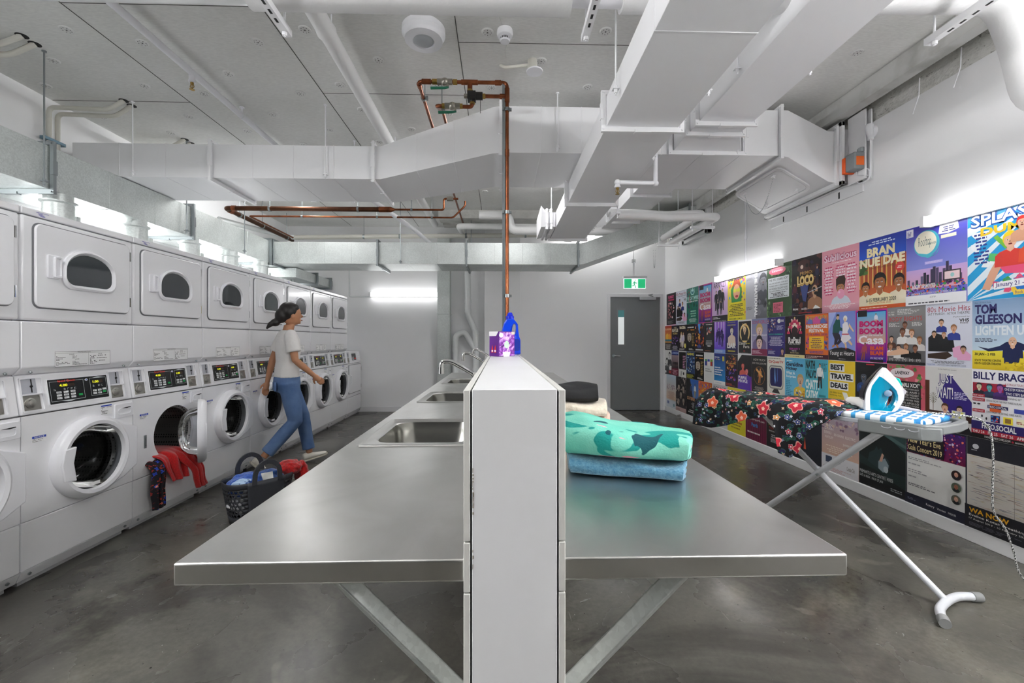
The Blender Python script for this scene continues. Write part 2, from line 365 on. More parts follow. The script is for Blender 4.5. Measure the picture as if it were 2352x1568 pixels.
for y, l in ((2.4, 'nearest the camera'), (4.2, 'halfway along the row'), (5.9, 'at the far end of the row')):
    batten('lit batten on the left wall behind the machines, ' + l, (XL, y, 2.13), 1.3, 'y', 1, GB)
batten('added fill batten, unseen, on the right wall behind the camera', (XR, -.2, 2.2), 1.3, 'y', -1, GB, FILLB)  # this and the next: unseen fill lamps added to brighten the room
batten('added fill batten, unseen, on the left wall behind the camera', (XL, -.3, 2.05), 1.3, 'y', 1, GB, FILLB)
for x, y, l in ((-1.9, .2, 'above the machine aisle near the camera'), (2.35, .3, 'above the poster aisle near the camera')):
    ceiling_fill_batten('added unseen ceiling fill batten ' + l, x, y, H - .001, GB, FILLB)  # fill lamps added above the frame to light machines, benches and floor
for x, y, l in ((-2.6, 5.5, 'left'), (.1, 4.85, 'centre')):
    ceiling_fill_batten('added ceiling fill batten hidden behind the crossing white duct, ' + l, x, y, H - .001, GB, FILLM2)  # fill lamps added out of sight to lift the far half
batten('added fill batten hidden behind the rear ceiling beam, washing the back wall', (1.75, 7.5, 3.245), 1.3, 'x', 1, GB, LAMPM)  # unseen lamp added only to brighten the back wall
# exit sign over the door, hung from a rod
ex = thing('exit_sign', 'lit green and white running man exit sign hanging in front of the grey door', 'sign', (2.205, 7.1, 2.12))
Y0 = 7.1
MB().box(2.02, 2.41, Y0 - .05, Y0 + .05, 2.285, 2.325).build('housing', WHITE, ex, W=True, bevel=.006)
MB().cyl((2.2, Y0, 2.32), (2.2, Y0, 2.56), .013, n=12).cyl((2.2, Y0, 2.55), (2.2, Y0 + .0, 2.6), .035, .03, n=20).cyl((2.2, Y0, 2.6), (2.2, Y0, H), .006, n=8).build('hanging_rod', WHITE, ex, W=True)
MB().box(2.035, 2.395, Y0 - .012, Y0 + .012, 2.12, 2.285).build('lit_panel', mat('sign_white', '#f2fbff', .3, emit=.15), ex, W=True)
fr = lambda a, b, h: (a, Y0 - .0135 - h, b)
g = MB(); g.box(2.041, 2.162, Y0 - .014, Y0 - .0125, 2.126, 2.277).box(2.268, 2.389, Y0 - .014, Y0 - .0125, 2.126, 2.277)
def poly(mb, pts, fr, z=0, m=0): mb.add([fr(a, b, z) for a, b in pts], [tuple(range(len(pts)))], m)
man = MB(); sx, sz = .10, .14; ox, oz = 2.165, 2.129
P = lambda l: [(ox + a * sx, oz + b * sz) for a, b in l]
for l in ([(.42, .80), (.56, .72), (.50, .38), (.36, .42)], [(.38, .42), (.50, .38), (.30, .22), (.02, .20), (.0, .28), (.24, .30)], [(.42, .42), (.52, .38), (.62, .20), (.72, -.0), (.60, .0), (.52, .16)], [(.40, .78), (.24, .62), (.12, .48), (.18, .44), (.32, .56), (.44, .68)], [(.52, .78), (.68, .60), (.86, .64), (.86, .56), (.66, .52), (.50, .66)]): poly(man, P(l), fr, .0006)
poly(man, [(ox + .55 * sx + .008 * math.cos(a / 12 * 2 * PI), oz + .92 * sz + .008 * math.sin(a / 12 * 2 * PI)) for a in range(12)], fr, .0006)
g.build('green_field', mat('sign_green', '#10b070', .3, emit=.14), ex, W=True); man.build('running_man_symbol', mat('sign_green_man', '#0fa86c', .3, emit=.12), ex, W=True)
# surface conduit on back wall
tag(MB().tube(fillet([(-2.67, YB - .012, 2.6), (-2.67, YB - .012, 2.045), (-2.3, YB - .012, 2.045)], .04), .012, 10).build('conduit', PVC), 'thin white conduit turning a corner on the back wall above the batten', 'conduit')
# door stop by skirting
tag(MB().cyl((XR - .014, 7.1, .03), (XR - .07, 7.1, .03), .02, .012, 16).build('door_stop', CHROME), 'small round metal door stop fixed low on the right skirting', 'door stop')
# ================================================================ DUCTS
def expand(q, d):
    o = []
    for i in range(4):
        a = (q[i] - q[i - 1]).normalized() + (q[i] - q[(i + 1) % 4]).normalized(); o.append(q[i] + a * d)
    return o
def Q(ax, t, a0, a1, z0, z1):
    """section quad: ax 'x' -> plane x=t spanning y a0..a1 ; ax 'y' -> plane y=t spanning x a0..a1"""
    if ax == 'x': return [Vector((t, a0, z0)), Vector((t, a1, z0)), Vector((t, a1, z1)), Vector((t, a0, z1))]
    return [Vector((a0, t, z0)), Vector((a1, t, z0)), Vector((a1, t, z1)), Vector((a0, t, z1))]
def ringb(mb, q, n, d0, d1, w, m=0):
    a, b = expand(q, d0), expand(q, d1)
    mb.loft([[p - n * w for p in b], [p + n * w for p in b], [p + n * w for p in a], [p - n * w for p in a]], m, closed=True)
def duct(name, label, secs, m, flm, loc, flanges=(), rib=.31, cat='duct', group=None, rods=(), rodm=None):
    t = thing(name, label, cat, loc, 0, group); b = MB(); b.loft(secs)
    for i in range(len(secs) - 1):
        A, B = secs[i], secs[i + 1]; L = (sum(((B[k] - A[k]).length for k in range(4)))) / 4; n = max(1, int(L / rib))
        d = ((B[0] + B[1] + B[2] + B[3]) - (A[0] + A[1] + A[2] + A[3])).normalized()
        for k in range(1, n): q = [A[j].lerp(B[j], k / n) for j in range(4)]; ringb(b, q, d, -.001, .0025, .004)
    b.build('duct_body', m, t, W=True, bevel=.003, seg=1)
    for i, dn in flanges:
        q, n = (secs[i], Vector(dn)) if isinstance(i, int) else (i, Vector(dn)); f = MB()
        ringb(f, q, n, -.002, .028, .004); ringb(f, q, n, .008, .034, .011)
        for k in range(4):
            A, B = expand(q, .02)[k], expand(q, .02)[(k + 1) % 4]
            c = A; f.cyl(c - n * .02, c + n * .02, .006, n=8)
            mid = A.lerp(B, .5); u = (B - A).normalized() * .05; o = expand(q, .038); v = (o[k].lerp(o[(k + 1) % 4], .5) - mid)
            f.loft([[mid - u - n * .016, mid + u - n * .016, mid + u + v - n * .016, mid - u + v - n * .016], [mid - u + n * .016, mid + u + n * .016, mid + u + v + n * .016, mid - u + v + n * .016]])
        f.build('flange', flm, t, W=True, smooth=30)
    for x, y, z in rods:
        MB().cyl((x, y, z - .03), (x, y, H), .005, n=8).box(x - .018, x + .018, y - .012, y + .02, z, z + .006).cyl((x, y, z - .02), (x, y, z + .02), .01, n=6).cyl((x, y, H - .008), (x, y, H), .014, n=12).build('hanger_rod', rodm or flm, t, W=True)
    return t
A = duct('ventilation_duct', 'large white duct crossing the room left to right under the ceiling with a sloped step', [
    Q('x', -3.62, 3.79, 4.42, 2.665, 2.95), Q('x', -2.46, 3.79, 4.42, 2.665, 2.95), Q('x', -1.087, 3.79, 4.42, 2.665, 2.95), Q('x', -1.03, 3.79, 4.42, 2.665, 2.95),
    Q('x', -.06, 3.58, 4.37, 2.81, 3.19), Q('x', .007, 3.56, 4.37, 2.81, 3.19), Q('x', 2.33, 3.56, 4.37, 2.81, 3.19), Q('x', 2.40, 3.56, 4.37, 2.80, 3.19), Q('x', 2.80, 3.64, 4.58, 2.63, 3.06), Q('x', 2.86, 3.64, 4.58, 2.62, 3.06)],
    DUCTW, WHITE, (-.3, 3.9, 2.665), [(1, (1, 0, 0)), (2, (1, 0, 0)), (5, (1, 0, 0)), (6, (1, 0, 0)), (9, (1, 0, 0))],
    rods=[(-1.49, 3.765, 2.69), (-1.47, 4.44, 2.69), (.47, 3.535, 2.84), (1.96, 3.535, 2.84), (-3.1, 3.765, 2.69)])
# access hatch under the sloped end
h0, h1 = Vector((2.40, 0, 2.80)), Vector((2.80, 0, 2.63)); hd = (h1 - h0).normalized(); hn = Vector((hd.z, 0, -hd.x)); hn = hn if hn.z < 0 else -hn
def hfr(a, b, h): p = h0 + hd * a + hn * h; return (p.x, b + 3.64 + a * .19, p.z)
MB().ring(rrect(.02, .42, .07, .80, .07), rrect(.045, .395, .095, .775, .06), 0, .012, fr=hfr).prism(rrect(.05, .39, .10, .77, .055), .0, .010, fr=hfr).build('access_hatch', DUCTW, A, W=True, bevel=.002)
kn = MB()
for a, b in ((.08, .2), (.08, .66), (.35, .2), (.35, .66)): kn.cyl(hfr(a, b, .008), hfr(a, b, .035), .014, .01, 12); kn.cyl(hfr(a, b, .03), hfr(a, b, .04), .018, n=12)
kn.build('hatch_knob', WHITE, A, W=True, split=.002)
ch = MB(); pa, pb = Vector(hfr(.08, .2, .03)), Vector(hfr(.08, .66, .03))
for i in range(60):
    t = i / 59; p = pa.lerp(pb, t); p.z -= .26 * 4 * t * (1 - t); ch.ell(p, .004, .004, .004, 6, 4)
ch.build('safety_chain', GSTEEL, A, W=True)
# fire damper collar on the right wall
dm = thing('fire_damper', 'white fire damper collar on the right wall at the end of the white duct', 'damper', (2.93, 4.1, 2.55))
MB().box(2.875, 2.90, 3.58, 4.66, 2.585, 2.62).box(2.875, 2.90, 3.58, 4.66, 3.08, 3.12).box(2.875, 2.90, 3.58, 3.62, 2.585, 3.12).box(2.875, 2.90, 4.62, 4.66, 2.585, 3.12).build('collar_flange', WHITE, dm, W=True, bevel=.003)
MB().box(2.90, 2.998, 3.64, 4.60, 2.62, 3.08).build('damper_sleeve', WHITE, dm, W=True, bevel=.003)
MB().box(2.985, 2.999, 3.50, 4.72, 2.50, 2.60).box(2.95, 2.999, 3.50, 4.72, 2.594, 2.60).box(2.985, 2.999, 3.42, 3.56, 2.58, 3.14).box(2.94, 2.95, 3.42, 3.60, 2.58, 3.14).build('wall_angle', WHITE, dm, W=True, bevel=.002)
sl = MB()
for y in (3.75, 4.15, 4.5): sl.box(2.9835, 2.985, y - .008, y + .008, 2.52, 2.575)
sl.build('slot', SHADOW, dm, W=True, smooth=0, split=.002)
ac = thing('damper_actuator', 'orange and grey damper motor mounted on the white damper collar', 'actuator', (2.93, 3.50, 2.66))
MB().box(2.86, 2.95, 3.43, 3.53, 2.66, 2.80).build('casing', mat('actuator_grey', '#85898c', .45), ac, W=True, bevel=.01)
MB().box(2.857, 2.953, 3.53, 3.565, 2.655, 2.79).build('orange_side', mat('actuator_orange', '#e4570e', .4), ac, W=True, bevel=.008)
MB().box(2.872, 2.935, 3.428, 3.431, 2.69, 2.76).build('orange_label', mat('actuator_label', '#ea6a1c', .5), ac, W=True, smooth=0)
MB().cyl((2.93, 3.45, 2.80), (2.93, 3.45, 2.835), .022, n=16).box(2.91, 2.95, 3.44, 3.47, 2.81, 2.83).build('clamp', GSTEEL, ac, W=True)
jb = thing('junction_box', 'white round cable outlet on the right wall above the coiled white cable', 'outlet', (2.98, 3.40, 2.93))
MB().cyl((2.999, 3.42, 2.95), (2.955, 3.42, 2.95), .052, .045, 28).build('cover', ENAM2, jb, W=True, bevel=.004)
MB().tube([(2.955, 3.40, 2.985), (2.94, 3.385, 2.95), (2.945, 3.38, 2.90)], [.03, .028, .02], 16).cyl((2.945, 3.38, 2.90), (2.945, 3.38, 2.87), .02, n=16).build('cable_gland', ENAM2, jb, W=True)
pts = [(2.945, 3.38, 2.88), (2.95, 3.385, 2.75), (2.955, 3.39, 2.62)]
for i in range(40): a = i / 39 * 4.1 * PI; pts.append((2.955 - .004 * i / 39, 3.46 - .07 * math.cos(a) + .0 , 2.61 - .055 * math.sin(a)))
pts += [(2.93, 3.50, 2.63), (2.93, 3.50, 2.665)]
tag(MB().tube(fillet(pts, .02, 2), .0045, 8).build('power_cable', ENAM2), 'thin white cable coiled below the orange damper motor', 'cable')
duct('ventilation_duct', 'wide white duct running overhead from the camera to beyond the crossing duct', [Q('y', y, .66, 1.11, 2.60, 2.785) for y in (-1.5, 2.68, 4.18, 5.66)],
    DUCTW, WHITE, (.88, 2, 2.6), [(1, (0, 1, 0)), (2, (0, 1, 0)), (3, (0, 1, 0))], rib=.75, rods=[(.63, 2.35, 2.64), (1.14, 2.35, 2.64), (.63, 5.3, 2.64), (1.14, 5.3, 2.64), (1.14, 3.2, 2.64)])
duct('duct_branch', 'short white branch box with stacked flanges at the far left end of the overhead duct', [Q('x', .655, 5.1, 5.62, 2.605, 2.78), Q('x', .55, 5.1, 5.62, 2.605, 2.78), Q('x', .48, 5.05, 5.68, 2.59, 2.84)],
    DUCTW, WHITE, (.55, 5.4, 2.6), [(1, (1, 0, 0)), (Q('x', .60, 5.1, 5.62, 2.605, 2.78), (1, 0, 0))], rib=.4)
duct('ventilation_duct', 'white overhead duct beside the wide one, flaring into the crossing duct', [Q('y', -1.5, 1.467, 1.865, 2.885, 3.13), Q('y', 3.16, 1.467, 1.865, 2.885, 3.13), Q('y', 3.32, 1.467, 1.865, 2.885, 3.13), Q('y', 3.36, 1.45, 1.88, 2.875, 3.14), Q('y', 3.553, 1.43, 2.0, 2.833, 3.17)],
    DUCTW, WHITE, (1.66, 1.5, 2.885), [(1, (0, 1, 0)), (2, (0, 1, 0)), (Q('y', 3.545, 1.42, 2.01, 2.835, 3.16), (0, 1, 0))], rib=1.2, rods=[(1.44, 2.6, 2.92), (1.89, 2.6, 2.92)])
duct('ventilation_duct', 'white duct continuing beyond the crossing duct towards the back wall', [Q('y', y, 1.467, 1.865, 2.885, 3.13) for y in (4.375, 4.76, 5.85, 6.7)],
    DUCTW, WHITE, (1.66, 5.5, 2.885), [(1, (0, 1, 0)), (2, (0, 1, 0))], rib=1.2)
g1 = duct('exhaust_duct', 'galvanised exhaust duct running above the stacked machines along the left wall', [Q('y', y, -3.73, -3.2, 2.35, 2.655) for y in (-1.5, 3.19, 4.61, 6.13, 6.17)],
    GALV, GSTEEL, (-3.45, 3, 2.35), [(1, (0, 1, 0)), (2, (0, 1, 0)), (3, (0, 1, 0))], rib=.47, rods=[(-3.17, 3.12, 2.38), (-3.17, 5.5, 2.38), (-3.17, 4.5, 2.38)])
for k in range(0, 7):
    y = 2.64 + .683 * k
    if k == 6: y = 6.72
    f = MB(); f.lathe([(.088, 1.5), (.088, 2.28), (.105, 2.29), (.105, 2.30), (.083, 2.302), (.083, 2.35)], (-3.272, y, 0), n=32); f.box(-3.175, -3.16, y + .02, y + .05, 2.16, 2.2)
    f.build('flue', GALV, g1, W=True)
g2 = duct('exhaust_duct', 'galvanised duct crossing the back of the room behind the copper riser', [Q('x', x, 6.19, 6.82, 2.35, 2.655) for x in (-3.73, -3.2, -1.72, -.47, 1.12)],
    GALV, GSTEEL, (-1, 6.5, 2.35), [(2, (1, 0, 0)), (3, (1, 0, 0)), (4, (1, 0, 0)), (Q('x', -3.17, 6.19, 6.82, 2.35, 2.655), (1, 0, 0))], rib=.36, rods=[(-1.4, 6.17, 2.38), (-.45, 6.86, 2.38)])
duct('exhaust_duct', 'galvanised duct sloping up from the crossing duct to the right wall', [Q('x', 1.125, 6.19, 6.82, 2.35, 2.655), Q('x', 1.2, 6.19, 6.82, 2.36, 2.665), Q('x', 2.72, 6.19, 6.82, 2.90, 3.205), Q('x', 2.90, 6.19, 6.82, 2.90, 3.205)],
    GALV, GSTEEL, (2, 6.5, 2.5), [(2, (1, 0, 0)), (3, (1, 0, 0))], rib=.33)
_sd = [o for o in bpy.data.objects if o.get('label', '').startswith('galvanised duct sloping')][0]
(MB().box(2.93, 2.998, 6.08, 6.93, 2.80, 2.86).box(2.93, 2.998, 6.08, 6.93, 3.22, 3.27).box(2.93, 2.998, 6.08, 6.15, 2.8, 3.27).box(2.93, 2.998, 6.86, 6.93, 2.8, 3.27).build('wall_frame', WHITE, _sd, W=True, bevel=.004))
g4 = duct('exhaust_duct', 'small galvanised duct box past the crossing duct above the last machines', [Q('y', y, -3.62, -3.0, 2.2, 2.34) for y in (6.5, 7.2, 7.78)], GALV, GSTEEL, (-3.3, 7.2, 2.2), [(1, (0, 1, 0)), (2, (0, 1, 0))], rib=.4)
MB().lathe([(.088, 1.2), (.088, 2.13), (.105, 2.14), (.105, 2.15), (.083, 2.152), (.083, 2.2)], (-3.272, 7.42, 0), n=32).build('flue', GALV, g4, W=True)
tag(MB().box(-1.08, -.87, 7.56, 7.8, 0.0, 3.12).box(-1.09, -.86, 7.55, 7.81, 1.72, 1.735).box(-.875, -.862, 7.545, 7.56, 0, 3.1).build('riser_duct', GALV, bevel=.003), 'vertical galvanised riser duct on the back wall left of the white column', 'duct')
# ================================================================ CEILING THINGS
CD = [(-2.804, 2.899), (-2.415, 3.012), (-3.211, 3.222), (-3.588, 3.544), (-2.811, 3.522), (-2.414, 3.62), (-3.583, 4.028), (-2.793, 3.998), (-3.194, 4.323), (-2.045, 3.343), (-1.63, 2.985), (-1.262, 2.856), (-1.626, 3.598), (-1.258, 3.467), (-2.025, 3.939), (-1.204, 3.835), (-1.622, 4.209), (-2.428, 4.257), (-2.014, 4.535), (-.869, 3.152), (-.08, 2.846), (.298, 3.129), (.689, 2.817), (.699, 3.441), (-.066, 3.469), (-.456, 3.88), (-.843, 4.178), (-.483, 3.445), (-1.219, 4.453), (2.5, 2.977), (-1.8, 5.3), (-1.4, 5.6), (-.6, 5.4), (-2.4, 5.7), (-.2, 5.9), (-2.0, 6.1), (.3, 5.2), (2.2, 5.3)]
base = None
for i, (x, y) in enumerate(CD):
    if base is None:
        b = MB(); b.lathe([(.0395, 0), (.0395, -.003), (.034, -.007), (.012, -.007), (.010, -.003)], (0, 0, 0), n=28); b.mi = [0] * len(b.f)
        for k in range(8): a = k * PI / 4; b.lathe([(.003, -.0068), (.003, -.0074)], (.024 * math.cos(a), .024 * math.sin(a), 0), n=8, m=1)
        b.lathe([(.004, -.006), (.004, -.0076)], (0, 0, 0), n=10, m=1)
        base = b.build('fixing_disc', [mat('disc_white', '#dcdcda', .5), mat('disc_hole', '#3a3a3a', .6)]); o = base
        tag(base, 'small white perforated fixing disc holding the grey ceiling insulation', 'fixing disc', 'perforated fixing discs across the ceiling')
    else: o = base.copy(); COL.objects.link(o)
    o.location = (x, y, H)
dt = thing('ceiling_sensor', 'large round white sensor with grey lens on the ceiling', 'sensor', (-.49, 2.82, H))
MB().lathe([(.125, 0), (.137, -.012), (.138, -.045), (.128, -.06), (.12, -.072), (.12, -.086), (.07, -.092), (.066, -.086)], n=56).build('housing', ENAM2, dt)
MB().lathe([(.066, -.084), (.055, -.094), (.03, -.099), (.005, -.1)], n=40).build('lens', mat('sensor_lens', '#adb1b5', .4), dt)
sd = thing('smoke_detector', 'small round white smoke detector with dark vents on the ceiling', 'smoke detector', (.033, 2.82, H))
MB().lathe([(.04, 0), (.05, -.008), (.053, -.03), (.048, -.048), (.034, -.056)], n=40).build('base', ENAM2, sd)
b = MB(); b.lathe([(.029, -.055), (.029, -.072)], n=30); b.build('vent_core', SHADOW, sd)
b = MB()
for k in range(16): a = 2 * PI * k / 16; b.cyl((.032 * math.cos(a), .032 * math.sin(a), -.054), (.030 * math.cos(a), .030 * math.sin(a), -.074), .0022, n=6)
b.lathe([(.034, -.073), (.03, -.082), (.012, -.085), (.002, -.085)], n=30); b.build('vent_cage', ENAM2, sd)
sp = thing('ceiling_device', 'round white alarm disc on an off-white conduit beside the copper riser', 'alarm', (.235, 3.13, H))
MB().cyl((0, 0, 0), (0, 0, -.07), .035, n=28).build('back_box', PIPEG, sp)
MB().lathe([(.0, -.088), (.02, -.09), (.058, -.084), (.06, -.076), (.045, -.07)], (.015, 0, 0), n=40).build('cover', ENAM2, sp)
MB().tube(fillet([(-.03, 0, -.035), (-.14, .02, -.035), (-.2, .04, -.03), (-.23, .06, 0)], .03), .011, 12).build('conduit', PIPEG, sp)
b = MB(); b.tube([(.02, 2.8, H - .001), (-.01, 2.68, H - .001), (.0, 2.6, H - .001)], .0015, 6); b.tube([(.033, 2.86, H - .001), (.05, 2.95, H - .001), (.035, 3.02, H - .001), (.045, 3.1, H - .001)], .0015, 6)
tag(b.build('ceiling_wire', mat('wire_grey', '#c9c9c5', .6)), 'thin wire stuck to the ceiling around the smoke detector', 'wire')
# ================================================================ PIPES AT THE CEILING
bp = thing('insulated_pipe', 'thick white lagged pipe across the top edge of the photo', 'pipe', (0, 2.2, 3.04))
MB().tube([(-3.7, 2.2, 3.05), (-1.25, 2.2, 3.045)], .085, 32).build('smooth_pipe', PVC, bp, W=True)
MB().tube(fillet([(-1.25, 2.2, 3.035), (.36, 2.2, 3.035)], .04), .1, 32).build('lagging', LAG, bp, W=True)
MB().tube(fillet([(.62, 2.2, 3.04), (2.62, 2.2, 3.08), (2.72, 2.2, 2.86), (2.88, 2.26, 2.55), (2.9, 1.9, 2.5)], .12), .085, 32).build('lagging', LAG, bp, W=True)
MB().cyl((.3, 2.2, 3.035), (.7, 2.2, 3.035), .06, n=24).build('pipe_joint', ENAM2, bp, W=True)
for x, y, tl in ((-1.13, 2.36, .10), (.46, 2.35, 0), (2.35, 2.33, -.05)):
    b = MB(); y1, y0 = y, 1.75
    b.box(x - .02, x + .02, y0, y1, 2.895, 2.90).box(x - .02, x - .017, y0, y1, 2.9, 2.93).box(x + .017, x + .02, y0, y1, 2.9, 2.93)
    s2 = [b.box(x - .006, x + .006, yy, yy + .03, 2.8942, 2.8952, 1) for yy in (y1 - .14, y1 - .2, y1 - .26, y1 - .32)]
    b.cyl((x, y1 - .04, 2.87), (x, y1 - .04, H), .006, n=8).cyl((x, y1 - .04, 2.875), (x, y1 - .04, 2.893), .014, n=6)
    b.build('strut_channel', [WHITE, SHADOW], bp, W=True)
sk = thing('sprinkler_pipe', 'slim white sprinkler pipe running back along the left half of the ceiling', 'pipe', (-2.22, 3.5, 3.2))
MB().cyl((-2.23, -1.5, 3.215), (-2.23, 6.1, 3.215), .024, n=20).build('pipe', ENAM2, sk, W=True)
def sprinkler(x, y, z, par, drop=.04):
    b = MB(); b.cyl((x, y, z), (x, y, z - drop), .02, n=16).cyl((x, y, z - drop), (x, y, z - drop - .012), .024, n=16); b.build('drop_fitting', ENAM2, par, W=True); z -= drop + .012
    b = MB(); b.cyl((x, y, z), (x, y, z - .014), .012, n=6).tube([(x - .008, y, z - .012), (x - .014, y, z - .03), (x, y, z - .046)], .003, 6).tube([(x + .008, y, z - .012), (x + .014, y, z - .03), (x, y, z - .046)], .003, 6).cyl((x, y, z - .012), (x, y, z - .044), .003, n=6)
    b.lathe([(.004, -.046), (.017, -.049), (.017, -.051), (.004, -.051)], (x, y, z), n=16); b.build('sprinkler_head', BRASS, par, W=True)
sprinkler(-2.23, 3.22, 3.195, sk); sprinkler(-2.23, 5.7, 3.195, sk)
b = MB(); b.lathe([(.028, -.012), (.028, .012)], (-2.23, 3.83, 3.215), (0, 1, 0)).cyl((-2.23, 3.83, 3.23), (-2.23, 3.83, H), .006, n=8).cyl((-2.23, 3.83, H - .006), (-2.23, 3.83, H), .02, n=16); b.build('pipe_clamp', ENAM2, sk, W=True)
lg = thing('insulated_pipe', 'ribbed white lagged pipe running back along the ceiling left of centre', 'pipe', (-1.08, 4, 3.19))
MB().tube([(-1.08, 1.9, 3.2), (-1.08, 2.7, 3.2), (-1.078, 2.74, 3.196), (-1.08, 2.78, 3.2), (-1.08, 7.3, 3.2)], [.056, .056, .062, .052, .052], 24).build('lagging', LAG, lg, W=True)
b = MB()
for y in (2.72, 4.35): b.lathe([(.058, -.01), (.058, .01)], (-1.08, y, 3.2), (0, 1, 0)); b.cyl((-1.04, y, 3.24), (-1.04, y, H), .004, n=8)
b.build('pipe_clamp', ENAM2, lg, W=True)
# copper with valves
R = .0135
cu = thing('copper_pipework', 'copper pipework with valves and a tall vertical riser standing on the white partition', 'copper pipe', (.053, 3.18, 1.198))
Yc = 3.18; ZT = 3.155
def elbow(b, p, r=.018): b.ell(p, r, r, r, 14, 8)
def sleeve(b, p, q, r=.0185): b.cyl(p, q, r, n=16)
MB().tube(fillet([(.053, Yc, 1.205), (.053, Yc, ZT), (-.592, Yc, ZT), (-.592, 7.0, ZT)], .035), R, 14).build('hot_pipe', COPPER, cu, W=True)
b = MB(); sleeve(b, (.053, Yc, ZT - .14), (.053, Yc, ZT - .04)); sleeve(b, (.01, Yc, ZT), (-.035, Yc, ZT)); sleeve(b, (-.16, Yc, ZT), (-.28, Yc, ZT)); sleeve(b, (-.50, Yc, ZT), (-.565, Yc, ZT)); sleeve(b, (-.592, Yc + .03, ZT), (-.592, Yc + .07, ZT)); sleeve(b, (.053, Yc, 2.62), (.053, Yc, 2.67), .0165); sleeve(b, (.0, Yc, 3.055), (.035, Yc, 3.055))
sleeve(b, (-.218, Yc, 3.15), (-.218, Yc, 3.10)); b.build('coupling', COPPER, cu, W=True, split=.002)
MB().tube(fillet([(-.218, Yc, ZT), (-.218, Yc, 3.06)], .01), R, 14).tube([(-.11, Yc, 3.055), (.04, Yc, 3.055)], R, 14).tube(fillet([(-.2, Yc, 3.03), (-.2, Yc, 2.975), (-.46, Yc, 2.98), (-.46, 3.55, 3.13), (-.46, 4.4, 3.135)], .03), R, 14).build('branch_pipe', COPPER, cu, W=True)
b = MB(); b.cyl((-.218, Yc, 3.1), (-.218, Yc, 3.08), .021, n=6).cyl((-.125, Yc, 3.055), (-.105, Yc, 3.055), .02, n=6).cyl((-.2, Yc, 3.01), (-.2, Yc, 2.995), .02, n=6).cyl((-.49, Yc, ZT), (-.455, Yc, ZT), .021, n=6).cyl((-.31, Yc, ZT), (-.34, Yc, ZT), .021, n=6).cyl((-.42, Yc, 2.98), (-.39, Yc, 2.98), .02, n=6).cyl((-.27, Yc, 2.98), (-.29, Yc, 2.98), .02, n=6); b.build('brass_nut', BRASS, cu, W=True, split=.002)
def valve(x, z, hx):
    b = MB(); b.cyl((x - .055, Yc, z), (x + .055, Yc, z), .022, n=8).ell((x, Yc, z), .032, .028, .028, 16, 10).cyl((x, Yc, z), (x, Yc - .01, z - .045), .01, n=10); v = b.build('valve_body', NICKEL, cu, W=True)
    MB().tube([(x, Yc - .01, z - .045), (x - .02 * hx, Yc - .015, z - .05), (x - .12 * hx, Yc - .02, z - .06)], [.006, .008, .009], 8).build('valve_lever', mat('lever_green', '#1f6b52', .4), v)
    v.children[0].data.transform(Matrix.Translation(-cu.location)) if False else None
    return v
def valve2(x, z, s):
    v = MB(); v.cyl((x - .055, Yc, z), (x + .055, Yc, z), .022, n=8).ell((x, Yc, z), .032, .028, .028, 16, 10).cyl((x + .02, Yc, z), (x + .02, Yc - .01, z - .045), .01, n=10); v = v.build('valve_body', NICKEL, cu, W=True)
    MB().tube([(x + .03, Yc - .012, z - .045), (x, Yc - .015, z - .052), (x - .10 * s, Yc - .02, z - .058)], [.007, .009, .010], 8).build('valve_lever', mat('lever_green', '#1f6b52', .4), v, W=True)
valve2(-.40, ZT, 1); valve2(-.345, 2.98, 1)
b = MB(); b.box(-.235, -.175, Yc - .03, Yc + .03, 3.02, 3.08).cyl((-.18, Yc, 3.055), (-.125, Yc, 3.055), .027, n=20).cyl((-.2, Yc, 3.02), (-.2, Yc, 2.99), .022, .012, 12).tube([(-.14, Yc - .02, 3.03), (-.14, Yc - .02, 2.92)], .002, 6); b.build('mixing_valve', mat('valve_black', '#1f1d1d', .4), cu, W=True, bevel=.006)
MB().cyl((-.26, Yc, 3.055), (-.235, Yc, 3.055), .018, n=6).build('valve_cap', NICKEL, cu, W=True)
b = MB(); b.box(.022, .038, Yc - .005, Yc + .03, 1.2, ZT).box(.018, .024, Yc - .008, Yc + .03, 1.2, ZT + .02); b.build('strut_channel', GSTEEL, cu, W=True)
b = MB()
for z in (1.6, 2.21, 2.96): b.lathe([(.02, -.012), (.02, .012)], (.053, Yc, z), (0, 0, 1), 20); b.box(.018, .03, Yc - .02, Yc + .02, z - .012, z + .012); b.box(.07, .086, Yc - .012, Yc + .012, z - .008, z + .008)
for x, z in ((-.592, ZT), (-.46, 3.075)): b.lathe([(.021, -.01), (.021, .01)], (x, Yc + .22, z), (0, 1, 0), 20); b.box(x + .02, x + .035, Yc + .212, Yc + .228, z - .015, z + .015); b.cyl((x + .01, Yc + .22, z + .015), (x + .01, Yc + .22, H), .004, n=8)
b.build('pipe_clamp', GSTEEL, cu, W=True, split=.002)
